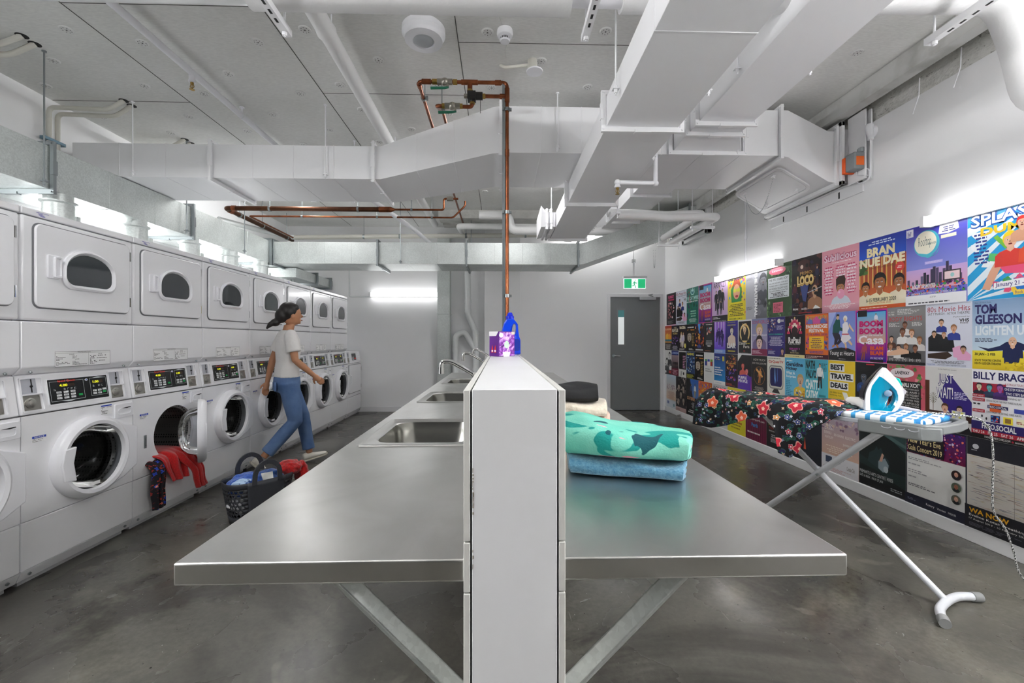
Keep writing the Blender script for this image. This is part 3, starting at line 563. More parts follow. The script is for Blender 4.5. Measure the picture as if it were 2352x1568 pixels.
# rear copper main
rc = thing('copper_pipework', 'thick copper main with a thinner pipe beside it hanging behind the white crossing duct', 'copper pipe', (-2, 5.5, 2.9))
yb = 5.46; z = 2.90
MB().tube(fillet([(-3.38, 7.2, z), (-3.38, yb, z), (-1.36, yb, z)], .05), .029, 18).build('thick_main', COPDARK, rc, W=True)
b = MB(); sleeve(b, (-1.5, yb, z), (-1.36, yb, z), .034); b.tube([(-1.36, yb, z), (-1.31, yb, z)], [.034, .016], 18); sleeve(b, (-3.3, yb, z), (-3.25, yb, z), .034); sleeve(b, (-3.38, yb + .08, z), (-3.38, yb + .14, z), .034); b.build('coupling', COPPER, rc, W=True, split=.002)
MB().tube(fillet([(-1.32, yb, z), (-.70, yb, z), (-.70, yb, z + .14), (-.52, yb, z + .14)], .03), .0125, 12).tube(fillet([(-3.28, 7.0, z), (-3.28, 5.8, z), (-.62, 5.8, z), (-.46, 5.8, 3.06), (-.46, 5.8, 3.12)], .03), .012, 12).build('thin_pipe', COPPER, rc, W=True)
b = MB()
for x, y, r in ((-2.84, yb, .035), (-1.76, yb, .035), (-2.6, 5.8, .018), (-1.62, 5.8, .018), (-1.1, yb, .018), (-.9, 5.8, .018)): b.lathe([(r, -.012), (r, .012)], (x, y, z), (1, 0, 0), 20); b.cyl((x, y, z + r), (x, y, H), .0045, n=8)
for y in (5.75, 6.3, 7.0): b.lathe([(.035, -.012), (.035, .012)], (-3.38, y, z), (0, 1, 0), 20); b.cyl((-3.38, y, z + .03), (-3.38, y, H), .0045, n=8)
b.build('pipe_clamp', GSTEEL, rc, W=True, split=.002)
MB().cyl((-.66, yb, z + .14), (-.58, yb, z + .14), .03, n=8).ell((-.62, yb, z + .14), .04, .03, .03).build('valve_body', NICKEL, rc, W=True)
wp = thing('waste_pipe', 'grey white plastic pipe hung level near the back wall above the crossing galvanised duct', 'pipe', (-1.5, 7.1, 2.98))
MB().tube([(-3.55, 5.6, 2.80), (-3.45, 6.2, 2.84), (-3.4, 7.08, 2.93), (-3.3, 7.12, 2.93)], .035, 16).build('slope_pipe', PVC, wp, W=True)
MB().tube(fillet([(-3.4, 7.12, 2.93), (1.0, 7.12, 3.0)], .1), .036, 18).build('main_pipe', PIPEG, wp, W=True)
b = MB()
for x in (-2.2, -1.62, -.55, .42): zz = 2.93 + (x + 3.4) * .016; b.lathe([(.041, -.015), (.041, .015)], (x, 7.12, zz), (1, 0, 0), 20); b.cyl((x, 7.12, zz + .03), (x, 7.12, H), .004, n=8)
b.build('pipe_clamp', GSTEEL, wp, W=True, split=.002)
tag(MB().tube(fillet([(-.3, 6.3, 3.08), (.13, 6.3, 3.08), (.17, 6.3, 2.86), (1.9, 6.3, 2.86)], .09), .06, 24).build('insulated_pipe', LAG), 'white lagged pipe with a double bend right of the copper riser near the back', 'pipe')
tag(MB().tube(fillet([(-.62, 7.2, 3.05), (-.62, 6.62, 3.0), (1.5, 6.62, 3.0)], .07), .045, 20).build('insulated_pipe', LAG), 'white lagged pipe turning behind the copper riser under the rear beam', 'pipe')
tag(MB().tube(fillet([(-1.75, 5.2, 3.1), (-1.2, 6.1, 2.82), (-1.0, 6.7, 2.7)], .1), .03, 16).build('sprinkler_pipe', ENAM2), 'short white sprinkler pipe slanting down behind the copper main', 'pipe')
pv = thing('drain_pipe', 'white plastic drain stack with a looped branch on the back wall left of the column', 'drain pipe', (-.5, 7.6, 0))
MB().tube(fillet([(-.56, 7.62, 3.1), (-.56, 7.62, 1.72), (-.42, 7.62, 1.4), (-.42, 7.62, 0)], .08), .055, 24).build('stack', PVC, pv, W=True)
MB().tube(fillet([(-.77, 7.6, 0), (-.77, 7.6, 1.35), (-.62, 7.6, 1.42), (-.42, 7.62, 1.08)], .13, 8), .052, 24).build('branch', PVC, pv, W=True)
b = MB()
for x, z in ((-.56, 1.95), (-.56, 1.78), (-.42, 1.4), (-.42, .75)): b.lathe([(.063, -.03), (.063, .03)], (x, 7.62, z), (0, 0, 1), 24)
b.lathe([(.06, -.03), (.06, .03)], (-.77, 7.6, 1.1), (0, 0, 1), 24); b.build('socket_collar', PVC, pv, W=True, split=.002)
# white pipes on the right in front of the sloped galvanised duct
for off, zz, lb in ((0, 2.60, 'outer'), (-.11, 2.66, 'inner')):
    t = thing('insulated_pipe', 'white lagged pipe turning a corner below the right ducts, ' + lb + ' of the pair', 'pipe', (2.3, 4.6, zz))
    MB().tube(fillet([(1.17, 4.6 - off, zz + .0), (1.5, 4.6 - off, zz), (1.8, 4.6 - off, zz - .02), (2.33 + off, 4.6 - off, zz), (2.33 + off, 5.85, zz)], .05), .042, 20).build('lagging', LAG, t, W=True)
us = thing('pipe_support', 'slotted white strut bracket with rods carrying the pair of white pipes', 'bracket', (2.2, 4.75, 2.55))
for x0, x1, y in ((2.15, 2.42, 4.85), (2.12, 2.42, 5.8)): b = MB(); b.box(x0, x1, y - .02, y + .02, 2.535, 2.558); b.cyl((x0 + .02, y, 2.5), (x0 + .02, y, H), .005, n=8).cyl((x1 - .02, y, 2.5), (x1 - .02, y, H), .005, n=8); b.build('strut_channel', WHITE, us, W=True)
b = MB(); b.box(1.16, 1.2, 4.3, 4.78, 2.535, 2.557); b.cyl((1.18, 4.34, 2.5), (1.18, 4.34, 2.81), .006, n=8); b.build('strut_channel', WHITE, us, W=True)
s2 = thing('sprinkler_pipe', 'white sprinkler drop pipe with brown head in front of the crossing duct', 'pipe', (1.2, 3.4, 2.5))
MB().tube(fillet([(1.235, 3.42, H), (1.235, 3.42, 2.52), (.92, 3.38, 2.51), (.92, 3.38, 2.48)], .03), .017, 14).build('pipe', ENAM2, s2, W=True)
b = MB(); elb = [(1.235, 3.42, 2.52), (.92, 3.38, 2.51)]
for p in elb: b.ell(p, .024, .024, .024)
b.build('elbow', ENAM2, s2, W=True); sprinkler(.92, 3.38, 2.49, s2, .01)
# conduits on left wall turning into ceiling holes
for j, (y, y2) in enumerate(((2.9, 2.97), (3.7, 3.75), (4.4, 4.46))):
    t = thing('conduit_pair', 'pair of off-white conduits bending from the left wall into ceiling holes, ' + ['nearest', 'middle', 'farthest'][j] + ' pair', 'conduit', (-3.7, y, 2.4), 0, 'conduit pairs on the left wall')
    for k in (0, 1):
        yy = y + k * .07; MB().tube(fillet([(-3.72, yy, 2.66), (-3.72, yy, 3.2 - .02 * k), (-3.27, yy + .03, 3.2 - .02 * k), (-3.16, y2 + k * .08, H + .0)], .05), .0175, 12).build('conduit', PIPEG, t, W=True)
        MB().lathe([(.034, 0), (.034, -.0015)], (-3.16, y2 + k * .08, H), n=20).build('ceiling_hole', SHADOW, t, W=True)
    MB().box(-3.745, -3.7, y - .05, y + .12, 2.92, 2.945).build('saddle_clamp', mat('blue_zinc', '#6d8795', .5, .6), t, W=True)
tag(MB().tube([(XR - .02, 5.2, 2.14), (XR - .02, 5.2, 3.05)], .011, 10).cyl((XR - .02, 5.2, 2.5), (XR - .02, 5.2, 2.53), .018, n=12).cyl((XR - .02, 5.2, 2.92), (XR - .02, 5.2, 2.95), .018, n=12).build('conduit', ENAM2), 'white vertical conduit on the right wall above the farther batten', 'conduit')
b = MB()
for i in range(50):
    t = i / 49; b.ell((2.135 + .03 * t, 6.0, 2.62 - .34 * math.sin(PI * t) ** .45), .0035, .0035, .0035, 6, 4)
tag(b.build('hanging_chain', GSTEEL), 'thin loop of chain hanging below the sloped galvanised duct near the exit sign', 'chain')
for x, y, z, l in ((2.95, 2.98, 3.12, 'the nearer to the duct'), (2.97, 2.72, 3.16, 'the farther from the duct')):
    tag(MB().tube([(x, y, z), (x + .005, y + .01, z - .12), (x - .02, y + .03, z - .24)], .003, 6).build('loose_wire', ENAM2), 'loose white wire hanging above the right wall, ' + l, 'wire')
# ================================================================ STACKED WASHER DRYERS  (local: x out of the face, y along the row, z up)
MW = .683
lab_mat = mat('label_print', '#e9e9e9', .5); ink = mat('label_ink', '#2a2a2c', .6); blueink = mat('sticker_blue', '#1a3fb0', .5)
redink = mat('logo_red', '#e0301e', .5); LEDY = mat('led_yellow', '#d8dc1c', .4, emit=.22); KEYW = mat('key_white', '#e2e4e4', .4); KEYG = mat('key_green', '#12a050', .4)
PANELB = mat('display_black', '#17181b', .25); LINEW = mat('panel_line', '#c9cfd0', .5); LEDOFF = mat('led_dark', '#35241c', .4); PURP = mat('sticker_purple', '#6f6cb0', .5)
def bodybox(name, y0, y1, z0, z1, t, m=ENAM, d=.7, x1=0., bev=.006): return MB().box(-d, x1, y0, y1, z0, z1).build(name, m, t, bevel=bev, seg=3)
tilt = (Vector((0, 0, .885)), Vector((-.03, 0, 1.092)))
tv = (tilt[1] - tilt[0]).normalized(); tn = Vector((tv.z, 0, -tv.x))
def tf(a, b, h): p = tilt[0] + tv * (b - .885) + tn * h; return (p.x, a, p.z)
ff = lambda a, b, h: (h, a, b)
def lines(mb, x0, x1, y0, y1, n, fr, z, m=0, seed=1, fill=.45):
    r = random.Random(seed); dy = (y1 - y0) / n
    for i in range(n):
        x = x0
        while x < x1 - .002:
            wd = min(r.uniform(.02, .07) * (x1 - x0) + .002, x1 - x)
            if r.random() < .85: yb = y0 + dy * i + dy * .25; mb.add([fr(x, yb, z), fr(x + wd, yb, z), fr(x + wd, yb + dy * fill, z), fr(x, yb + dy * fill, z)], [(0, 1, 2, 3)], m)
            x += wd + .02 * (x1 - x0)
            if r.random() < .12: break
def q4(mb, x0, x1, y0, y1, fr, z, m=0): mb.add([fr(x0, y0, z), fr(x1, y0, z), fr(x1, y1, z), fr(x0, y1, z)], [(0, 1, 2, 3)], m)
def outline(mb, x0, x1, y0, y1, w, fr, z, m=0):
    q4(mb, x0, x1, y0, y0 + w, fr, z, m); q4(mb, x0, x1, y1 - w, y1, fr, z, m); q4(mb, x0, x0 + w, y0 + w, y1 - w, fr, z, m); q4(mb, x1 - w, x1, y0 + w, y1 - w, fr, z, m)
def washer_door(t, closed=True):
    """door parts about the porthole centre (y .375, z .585)"""
    cy, cz = .375, .585
    root = MB()
    prof = [(.0, .238), (.018, .240), (.042, .232), (.056, .212), (.052, .192), (.03, .186), (.006, .186)]   # x, radius
    n = 64; rings = []
    for x, r in prof: rings.append([(x, cy + r * math.cos(2 * PI * j / n), cz + r * math.sin(2 * PI * j / n)) for j in range(n)])
    root.loft(rings, closed=True, cap=False)
    o = root.build('washer_door', ENAM2, t, smooth=40)
    # hinge cover wedge to the right edge
    a = MB(); pts = [(cy + .236 * math.cos(u), cz + .236 * math.sin(u)) for u in [math.radians(v) for v in range(-64, 65, 8)]]
    outl = [(.682, .70), (cy + .24 * math.cos(1.25), cz + .24 * math.sin(1.25))]
    o1 = [(cy + .17 * math.cos(math.radians(v)), cz + .236 * math.sin(math.radians(v))) for v in (0,)]
    shape = [(.681, .452), (.681, .705), (.58, .742), (.47, .80)] + [(cy + .215 * math.cos(math.radians(v)), cz + .215 * math.sin(math.radians(v))) for v in range(64, -66, -10)] + [(.47, .37), (.58, .40)]
    a.prism(shape, .002, .034, fr=ff); a.build('hinge_cover', ENAM2, o, bevel=.008, seg=2, smooth=50)
    b = MB(); hp = [(cy - .205, cz - .095), (cy - .135, cz - .105), (cy - .152, cz), (cy - .135, cz + .09), (cy - .205, cz + .085), (cy - .222, cz)]
    b.prism(hp, .03, .058, fr=ff); b.build('door_handle', ENAM2, o, bevel=.006)
    g = MB(); n = 48
    prof = [(.186, .03), (.184, .012), (.172, -.05), (.14, -.095), (.09, -.115), (.03, -.122), (.004, -.123)]
    g.loft([[(x, cy + r * math.cos(2 * PI * j / n), cz + r * math.sin(2 * PI * j / n)) for j in range(n)] for r, x in prof], cap=False)
    g.build('door_glass', GLASSD if closed else GLASSC, o, smooth=80)
    if closed:
        s = MB(); q4(s, cy - .03, cy + .035, cz - .172, cz - .152, ff, .0305); s.build('glass_sticker', lab_mat, o, smooth=0)
    return o
def make_machine(label, single=False):
    t = thing('stacked_washer_dryer' if not single else 'tumble_dryer', label, 'washing machine' if not single else 'dryer', (0, 0, 0), 0, None if single else 'stacked washer dryers along the left wall')
    g = .0025
    # cabinet with joint gaps
    c = MB(); c.box(-.7, -.5, .004, MW - .004, .06, 1.09).box(-.5, -.045, .004, .03, .06, 1.09).box(-.5, -.045, MW - .03, MW - .004, .06, 1.09).box(-.5, -.045, .03, MW - .03, .06, .33).box(-.65, -.05, .03, MW - .03, 0, .06)
    if not single: c.box(-.7, -.045, .004, MW - .004, 1.09, 1.965)
    c.build('cabinet', mat_cab, t)
    if not single:
        bodybox('top_lid', g, MW - g, 1.932, 1.97, t)
        up = MB(); up.box(-.69, 0, g, MW - g, 1.381, 1.929); up.build('dryer_front', ENAM, t, bevel=.014, seg=3)
        lo = MB(); lo.prism([(0, 1.376), (-.69, 1.376), (-.69, 1.098), (-.035, 1.098), (0, 1.135)], g, MW - g, fr=lambda a, b, h: (a, h, b)); lo.build('lower_panel', ENAM, t, bevel=.005, seg=2)
        d = MB(); d.prism(rrect(.058, .642, 1.452, 1.896, .035, 8), .002, .016, fr=ff); d = d.build('dryer_door', ENAM, t, bevel=.005, seg=2)
        MB().ring(rrect(.052, .648, 1.446, 1.902, .04, 8), rrect(.060, .640, 1.454, 1.894, .034, 8), .0005, .003, fr=ff).build('door_gap', GAPM, t)
        def dee(s):
            o = []
            x0, x1, z0, z1 = .19 + s, .527 - s, 1.565 + s, 1.80 - s; r = .06 - s * .5; hh = z1 - z0
            for c0, c1, a in ((x1 - r, z0 + r, 1.5), (None, None, 0), (None, None, .5), (x0 + r, z0 + r, 1.0)):
                if c0 is not None:
                    for k in range(7): u = (a + .5 * k / 6) * PI; o.append((c0 + r * math.cos(u), c1 + r * math.sin(u)))
                else:
                    rx = (x1 - x0) * (.55 if a == 0 else .45); rz = hh * .55; cx = x0 + (x1 - x0) * .45
                    for k in range(9): u = (a + .5 * k / 8) * PI; o.append((cx + rx * math.cos(u), z1 - rz + rz * math.sin(u)))
            return o
        rg = MB(); A_, B_, C_ = dee(0), dee(.012), dee(.026)
        rg.loft([[ff(a, b, .014) for a, b in A_], [ff(a, b, .026) for a, b in A_], [ff(a, b, .034) for a, b in B_], [ff(a, b, .022) for a, b in C_], [ff(a, b, .014) for a, b in C_]], closed=True)
        wf = rg.build('window_frame', ENAM2, d, smooth=50)
        MB().prism(dee(.024), .014, .021, fr=ff).build('window_glass', mat_win, wf)
        hd = MB(); hd.prism(rrect(.112, .178, 1.612, 1.74, .008, 3), .014, .024, fr=ff); hd.ring(rrect(.140, .18, 1.618, 1.734, .006, 3), rrect(.150, .173, 1.632, 1.722, .004, 3), .02, .034, fr=ff); hd.build('door_handle', ENAM2, d, bevel=.003)
        for z in (1.525, 1.825): MB().cyl((.012, .646, z - .03), (.012, .646, z + .03), .005, n=10).build('hinge', CHROME, d)
        lb = MB(); q4(lb, .17, .51, 1.128, 1.214, ff, .0012, 0); outline(lb, .17, .51, 1.128, 1.214, .0016, ff, .0016, 1); q4(lb, .17, .51, 1.2035, 1.2045, ff, .0016, 1); q4(lb, .3675, .3685, 1.128, 1.204, ff, .0016, 1)
        text(lb, 'OPERATING INSTRUCTIONS', .30, 1.206, .08, .006, ff, .0016, 1); text(lb, 'WASHER', .25, 1.193, .03, .006, ff, .0016, 1); text(lb, 'DRYER', .43, 1.193, .026, .006, ff, .0016, 1)
        lines(lb, .178, .258, 1.135, 1.19, 8, ff, .0016, 1, 3); lines(lb, .27, .36, 1.135, 1.19, 9, ff, .0016, 1, 4); lines(lb, .376, .50, 1.135, 1.19, 7, ff, .0016, 1, 5)
        lb.build('instruction_label', [lab_mat, ink], t, smooth=0)
        st = MB(); q4(st, .075, .14, 1.955, 1.957, ff, .001)
        for i, (a, b) in enumerate(((.0, .065), (.006, .059), (.012, .053), (.02, .045))): lines(st, .075 + a, .075 + b, 1.952 - i * .0055, 1.957 - i * .0055, 1, ff, .0012, 0, i + 7, .8)
        st.build('dealer_sticker', PURP, t, smooth=0)
        sc_ = MB()
        for y in (.055, .62): sc_.cyl((-.012, y, 1.113), (-.004, y, 1.106), .006, n=10)
        sc_.build('screw', GSTEEL, t, split=.001)
    # washer control panel (sloped)
    cp = MB(); cp.prism([(0, .888), (-.69, .888), (-.69, 1.094), (-.03, 1.094)], g, MW - g, fr=lambda a, b, h: (a, h, b)); cp = cp.build('control_panel', ENAM, t, bevel=.008, seg=3)
    if not single:
        MB().ring(rrect(.145, .515, .918, 1.066, .008, 3), rrect(.15, .51, .924, 1.060, .004, 3), 0, .004, fr=tf).build('display_bezel', ENAM2, cp)
        dp = MB(); dp.prism(rrect(.15, .51, .924, 1.060, .004, 2), 0, .0025, fr=tf); z = .0032
        outline(dp, .160, .355, .937, 1.048, .0016, tf, z, 1); outline(dp, .395, .502, .943, 1.050, .0016, tf, z, 1)
        text(dp, 'Speed Queen', .205, 1.040, .10, .015, tf, z + .0006, 2, .02)
        q4(dp, .21, .30, 1.016, 1.032, tf, z, 3); q4(dp, .41, .48, 1.018, 1.036, tf, z, 3)
        text(dp, '4.00', .213, 1.017, .045, .014, tf, z + .0006, 4, .02); text(dp, '1.00', .413, 1.019, .038, .014, tf, z + .0006, 4, .02)
        for r_ in range(3):
            for c_ in range(3):
                x, y = .192 + c_ * .040, .948 + r_ * .016; q4(dp, x, x + .028, y, y + .011, tf, z, 5); lines(dp, x + .003, x + .025, y + .002, y + .009, 2, tf, z + .0006, 7, r_ * 3 + c_)
        q4(dp, .318, .342, .955, .967, tf, z, 6); q4(dp, .472, .494, .955, .967, tf, z, 6)
        for x, y in ((.408, .951), (.440, .951), (.408, .968), (.440, .968), (.472, .972)): q4(dp, x, x + .024, y, y + .011, tf, z, 5); lines(dp, x + .003, x + .021, y + .002, y + .009, 2, tf, z + .0006, 7, int(x * 999))
        for x in (.18, .235, .255, .275, .295, .41, .445, .465): lines(dp, x, x + .012, .996, 1.008, 3, tf, z, 1, int(x * 777))
        poly(dp, [(.215, .937), (.30, .937), (.265, .930), (.25, .930)], tf, z, 1); poly(dp, [(.41, 1.050), (.49, 1.050), (.455, 1.056), (.445, 1.056)], tf, z, 1)
        poly(dp, [(.375 + .009 * math.cos(k / 8 * PI), 1.043 + .007 * math.sin(k / 8 * PI)) for k in range(16)], tf, z, 5)
        poly(dp, [(.36, 1.043), (.372, 1.047), (.372, 1.040)], tf, z, 5)
        poly(dp, [(.3755 + .004 * math.cos(k / 8 * PI), 1.043 + .003 * math.sin(k / 8 * PI)) for k in range(16)], tf, z + .0006, 8)
        dp.build('display_panel', [PANELB, LINEW, redink, LEDOFF, LEDY, KEYW, KEYG, ink, blueink], cp, smooth=0)
    for cy in ((.068, .575) if not single else (.068, .575)):
        cb = MB(); x0, x1 = cy - .05, cy + .05
        cb.ring(rrect(x0 - .006, x1 + .006, .902, 1.082, .005, 3), rrect(x0, x1, .908, 1.076, .003, 3), -.001, .005, fr=tf); cb.prism(rrect(x0, x1, .990, .996, .002, 2), 0, .012, fr=tf)
        cb = cb.build('coin_box', ENAM2, cp)
        a = MB(); a.prism(rrect(x0 + .002, x1 - .024, .997, 1.075, .002, 2), 0, .002, fr=tf); a.build('coin_plate', GREYP, cb)
        a = MB(); a.prism(rrect(cy + .0, cy + .006, 1.04, 1.073, .001, 2), .002, .003, fr=tf); a.prism(rrect(cy - .002, cy + .004, 1.002, 1.030, .001, 2), .002, .003, fr=tf); a.lathe([(.006, .002), (.005, .009)], tf(cy - .001, 1.035, 0), tuple(tn), 12); a.build('coin_slot', SHADOW, cb)
        a = MB(); a.prism(rrect(x0 + .002, x1 - .014, .910, .988, .002, 2), 0, .003, fr=tf); c0 = Vector(tf(cy - .016, .948, .003)); a.lathe([(.028, 0), (.027, .004), (.019, .006), (.017, .014), (.006, .016)], c0, tuple(tn), 24)
        for yy in (.916, .982): a.lathe([(.0045, 0), (.003, .003)], Vector(tf(x1 - .020, yy, .003)), tuple(tn), 10)
        a.build('coin_lock', mat_lock, cb)
        if single: break
    # washer front with porthole
    if not single:
        wfm = MB(); n = 64; hole = [(.375 + .2 * math.cos(2 * PI * j / n), .585 + .2 * math.sin(2 * PI * j / n)) for j in range(n)]
        x0, x1, z0, z1 = g, MW - g, .338, .883; rect = []
        for j in range(n):
            u = 2 * PI * j / n; c_, s_ = math.cos(u), math.sin(u); k = min(((x1 - .375) if c_ > 0 else (.375 - x0)) / max(abs(c_), 1e-6), ((z1 - .585) if s_ > 0 else (.585 - z0)) / max(abs(s_), 1e-6))
            rect.append((.375 + c_ * k, .585 + s_ * k))
        # snap nearest ray to every corner
        for cx_, cz_ in ((x0, z0), (x0, z1), (x1, z0), (x1, z1)):
            j = min(range(n), key=lambda j: (rect[j][0] - cx_) ** 2 + (rect[j][1] - cz_) ** 2); rect[j] = (cx_, cz_)
        wfm.loft([[ff(a, b, 0) for a, b in rect], [ff(a, b, 0) for a, b in hole], [ff(a, b, -.02) for a, b in hole]], cap=False)
        wfm.loft([[ff(a, b, -.02) for a, b in rect], [ff(a, b, 0) for a, b in rect]], cap=False)
        wfm.build('washer_front', ENAM, t, smooth=30)
        dr = MB(); dr.loft([[ff(.375 + r * math.cos(2 * PI * j / 48), .585 + r * math.sin(2 * PI * j / 48), x) for j in range(48)] for r, x in ((.2, -.018), (.185, -.03), (.19, -.06), (.235, -.08), (.235, -.42), (.02, -.43))], cap=False)
        dr.build('drum', mat_drum, t, smooth=40)
        dw = MB(); dw.prism(rrect(.536, .676, .778, .868, .01, 4), .0, .010, fr=ff); dw = dw.build('detergent_drawer', ENAM2, t, bevel=.003)
        a = MB(); a.ring(rrect(.556, .654, .796, .838, .016, 5), rrect(.560, .650, .799, .834, .013, 5), .010, .0135, fr=ff); a.prism([(.585, .838), (.648, .842), (.650, .838), (.62, .834)], .010, .0145, 1, fr=ff); a.build('drawer_grip', [ENAM2, SHADOW], dw)
        s = MB(); q4(s, .448, .522, .816, .874, ff, .0012, 0); q4(s, .448, .522, .866, .874, ff, .0018, 1); lines(s, .45, .52, .818, .864, 6, ff, .0018, 2, 9); s.build('warning_sticker', [lab_mat, blueink, ink], t, smooth=0)
        s = MB(); q4(s, .053, .124, .738, .770, ff, .0012, 0); q4(s, .053, .124, .758, .770, ff, .0018, 1); text(s, 'NOTICE', .064, .760, .05, .008, ff, .0024, 0, .01); lines(s, .055, .122, .739, .757, 4, ff, .0018, 2, 11); s.build('notice_sticker', [lab_mat, blueink, ink], t, smooth=0)
    bodybox('base_panel', g, MW - g, .085, .334, t)
    k = MB(); k.prism([(0, .085), (-.6, .085), (-.6, .03), (-.025, .03)], g, MW - g, fr=lambda a, b, h: (a, h, b)); k.cyl((-.01, .05, .058), (-.004, .05, .056), .008, n=12, m=1).cyl((-.01, .63, .058), (-.004, .63, .056), .008, n=12, m=1); k.build('kick_panel', [ENAM, GSTEEL], t)
    return t
GAPM = mat('door_gap_grey', '#77787c', .6)
mat_cab = mat('cabinet_inner', '#c4c4c8', .5); mat_win = mat('dryer_window', '#3a3e42', .06, .0, coat=.6); mat_lock = mat('coin_lock_nickel', '#b0aea8', .28, .9)
def m_drum():
    m = mat('perforated_drum', '#6c6a68', .32, .55); N, L, b = nodes(m)
    v = N.new('ShaderNodeTexVoronoi'); v.inputs['Scale'].default_value = 52; v.inputs['Randomness'].default_value = 0; L.new(coord(N, L), v.inputs['Vector'])
    r = ramp(N, [(.28, '#201f1f'), (.36, '#8a8886')]); L.new(v.outputs['Distance'], r.inputs[0]); L.new(r.outputs[0], b.inputs['Base Color']); return m
mat_drum = m_drum()
FX = -2.454; Y0M = 2.30
proto = make_machine('stacked white washer dryer, the nearest one shown whole, left of the open door')
pd = washer_door(proto)
proto.location = (FX, Y0M, 0)
ML = {-1: 'stacked white washer dryer cut off by the left edge of the photo', 1: 'stacked white washer dryer with its round washer door standing open', 2: 'stacked white washer dryer just right of the open door, behind the laundry basket', 3: 'stacked white washer dryer directly left of the walking person',
      4: 'stacked white washer dryer partly hidden behind the walking person', 5: 'stacked white washer dryer just right of the walking person, third from the end', 6: 'stacked white washer dryer last in the row beside the single dryer'}
for k, l in ML.items():
    if k == 1: r = dup(proto, (FX, Y0M + MW * k, 0), label=l, skip=('washer_door',)); open_m = r
    else: r = dup(proto, (FX, Y0M + MW * k, 0), label=l)
# open door of the second machine: swings about the far vertical edge of the porthole
od = washer_door(open_m, False); hing = Matrix.Translation((.02, .645, 0)) @ Matrix.Rotation(math.radians(33), 4, 'Z') @ Matrix.Translation((-.02, -.645, 0))
def tr(o):
    o.data.transform(hing)
    for c_ in o.children: tr(c_)
for c_ in list(od.children):
    if c_.name.startswith('hinge_cover'): bpy.data.objects.remove(c_)
tr(od)
MB().box(-.0, .006, .088, .108, .53, .62).cyl((.006, .098, .55), (.012, .098, .55), .004, n=8).cyl((.006, .098, .60), (.012, .098, .60), .004, n=8).build('door_latch', GSTEEL, open_m, bevel=.002)
sg = make_machine('single white front loading dryer standing at the far end of the row', True); sg.location = (FX, Y0M + 7 * MW + .004, 0)
t = sg
cpn = [c for c in sg.children if c.name.startswith('control_panel')][0]
MB().prism(rrect(.25, .45, .935, 1.05, .004, 2), 0, .0025, fr=tf).build('display_panel', PANELB, cpn)
b = MB(); q4(b, .36, .44, .955, .975, tf, .003, 0); [q4(b, .26 + i * .03, .28 + i * .03, .945 + j * .02, .957 + j * .02, tf, .003, 1) for i in range(3) for j in range(3)]; b.build('display_print', [redink, KEYW], cpn, smooth=0)
b = MB()
for z in [.93 + i * .018 for i in range(8)]: b.prism(rrect(.52, .66, z, z + .008, .002, 2), 0, .004, fr=tf)
b.build('vent_grille', ENAM2, cpn)
bodybox('front_panel', .0025, MW - .0025, .338, .883, t)
d = MB().prism(rrect(.06, .64, .40, .86, .012, 3), .002, .014, fr=ff).build('dryer_door', ENAM, t, bevel=.004)
MB().ring(rrect(.05, .65, .39, .87, .014, 3), rrect(.058, .642, .398, .862, .012, 3), .0004, .002, fr=ff).build('door_gap', GAPM, t)
MB().ring(rrect(.10, .15, .55, .70, .01, 3), rrect(.108, .142, .56, .69, .006, 3), .014, .02, fr=ff).build('door_handle', ENAM2, d)
for z in (.48, .78): MB().cyl((.012, .646, z - .03), (.012, .646, z + .03), .006, n=10).build('hinge', CHROME, d)
# ================================================================ PARTITION AND BENCHES
pt = thing('partition', 'white waist-high partition between the two steel benches', 'partition', (.025, .72, 0))
MB().box(-.046, .095, .72, 5.05, 0, 1.198).build('core_wall', CARDW, pt, W=True, bevel=.0015)
for x0, x1 in ((-.060, -.049), (.098, .109)):
    MB().box(x0, x1, .72, 5.05, .947, 1.197).box(x0, x1, .72, 5.05, .8625, .9445).box(x0, x1, .72, 5.05, 0, .8605).build('side_panel', PANELE, pt, W=True, bevel=.0012)
MB().box(-.0485, -.0465, .722, 5.04, 0, 1.194).box(.0955, .0975, .722, 5.04, 0, 1.194).build('joint_gap', SHADOW, pt, W=True)
b = MB(); r = random.Random(5)
for z in [1.06 - i * .006 + r.uniform(-.003, .003) for i in range(12)] + [.93 - r.random() * .05 for _ in range(6)]:
    s = r.uniform(.0006, .0026); b.box(-.0452 , -.0452 + s, .7192, .7202, z, z + r.uniform(.002, .008))
b.build('chipped_edge', mat('chip_brown', '#8b8474', .8), pt, W=True)
def plate(xs, ys, holes, z0, z1):
    mb = MB(); V = {}; vs = []; fs = []
    def v(i, j, k):
        if (i, j, k) not in V: V[(i, j, k)] = len(vs); vs.append((xs[i], ys[j], (z0, z1)[k]))
        return V[(i, j, k)]
    solid = lambda i, j: 0 <= i < len(xs) - 1 and 0 <= j < len(ys) - 1 and (i, j) not in holes
    for i in range(len(xs) - 1):
        for j in range(len(ys) - 1):
            if not solid(i, j): continue
            fs.append((v(i, j, 1), v(i + 1, j, 1), v(i + 1, j + 1, 1), v(i, j + 1, 1))); fs.append((v(i, j, 0), v(i, j + 1, 0), v(i + 1, j + 1, 0), v(i + 1, j, 0)))
            for di, dj, a, b_ in ((-1, 0, (i, j), (i, j + 1)), (1, 0, (i + 1, j), (i + 1, j + 1)), (0, -1, (i, j), (i + 1, j)), (0, 1, (i, j + 1), (i + 1, j + 1))):
                if not solid(i + di, j + dj): fs.append((v(*a, 0), v(*b_, 0), v(*b_, 1), v(*a, 1)))
    return mb.add(vs, fs)
SY = [(1.566, 2.09), (2.64, 3.18), (3.745, 4.285)]
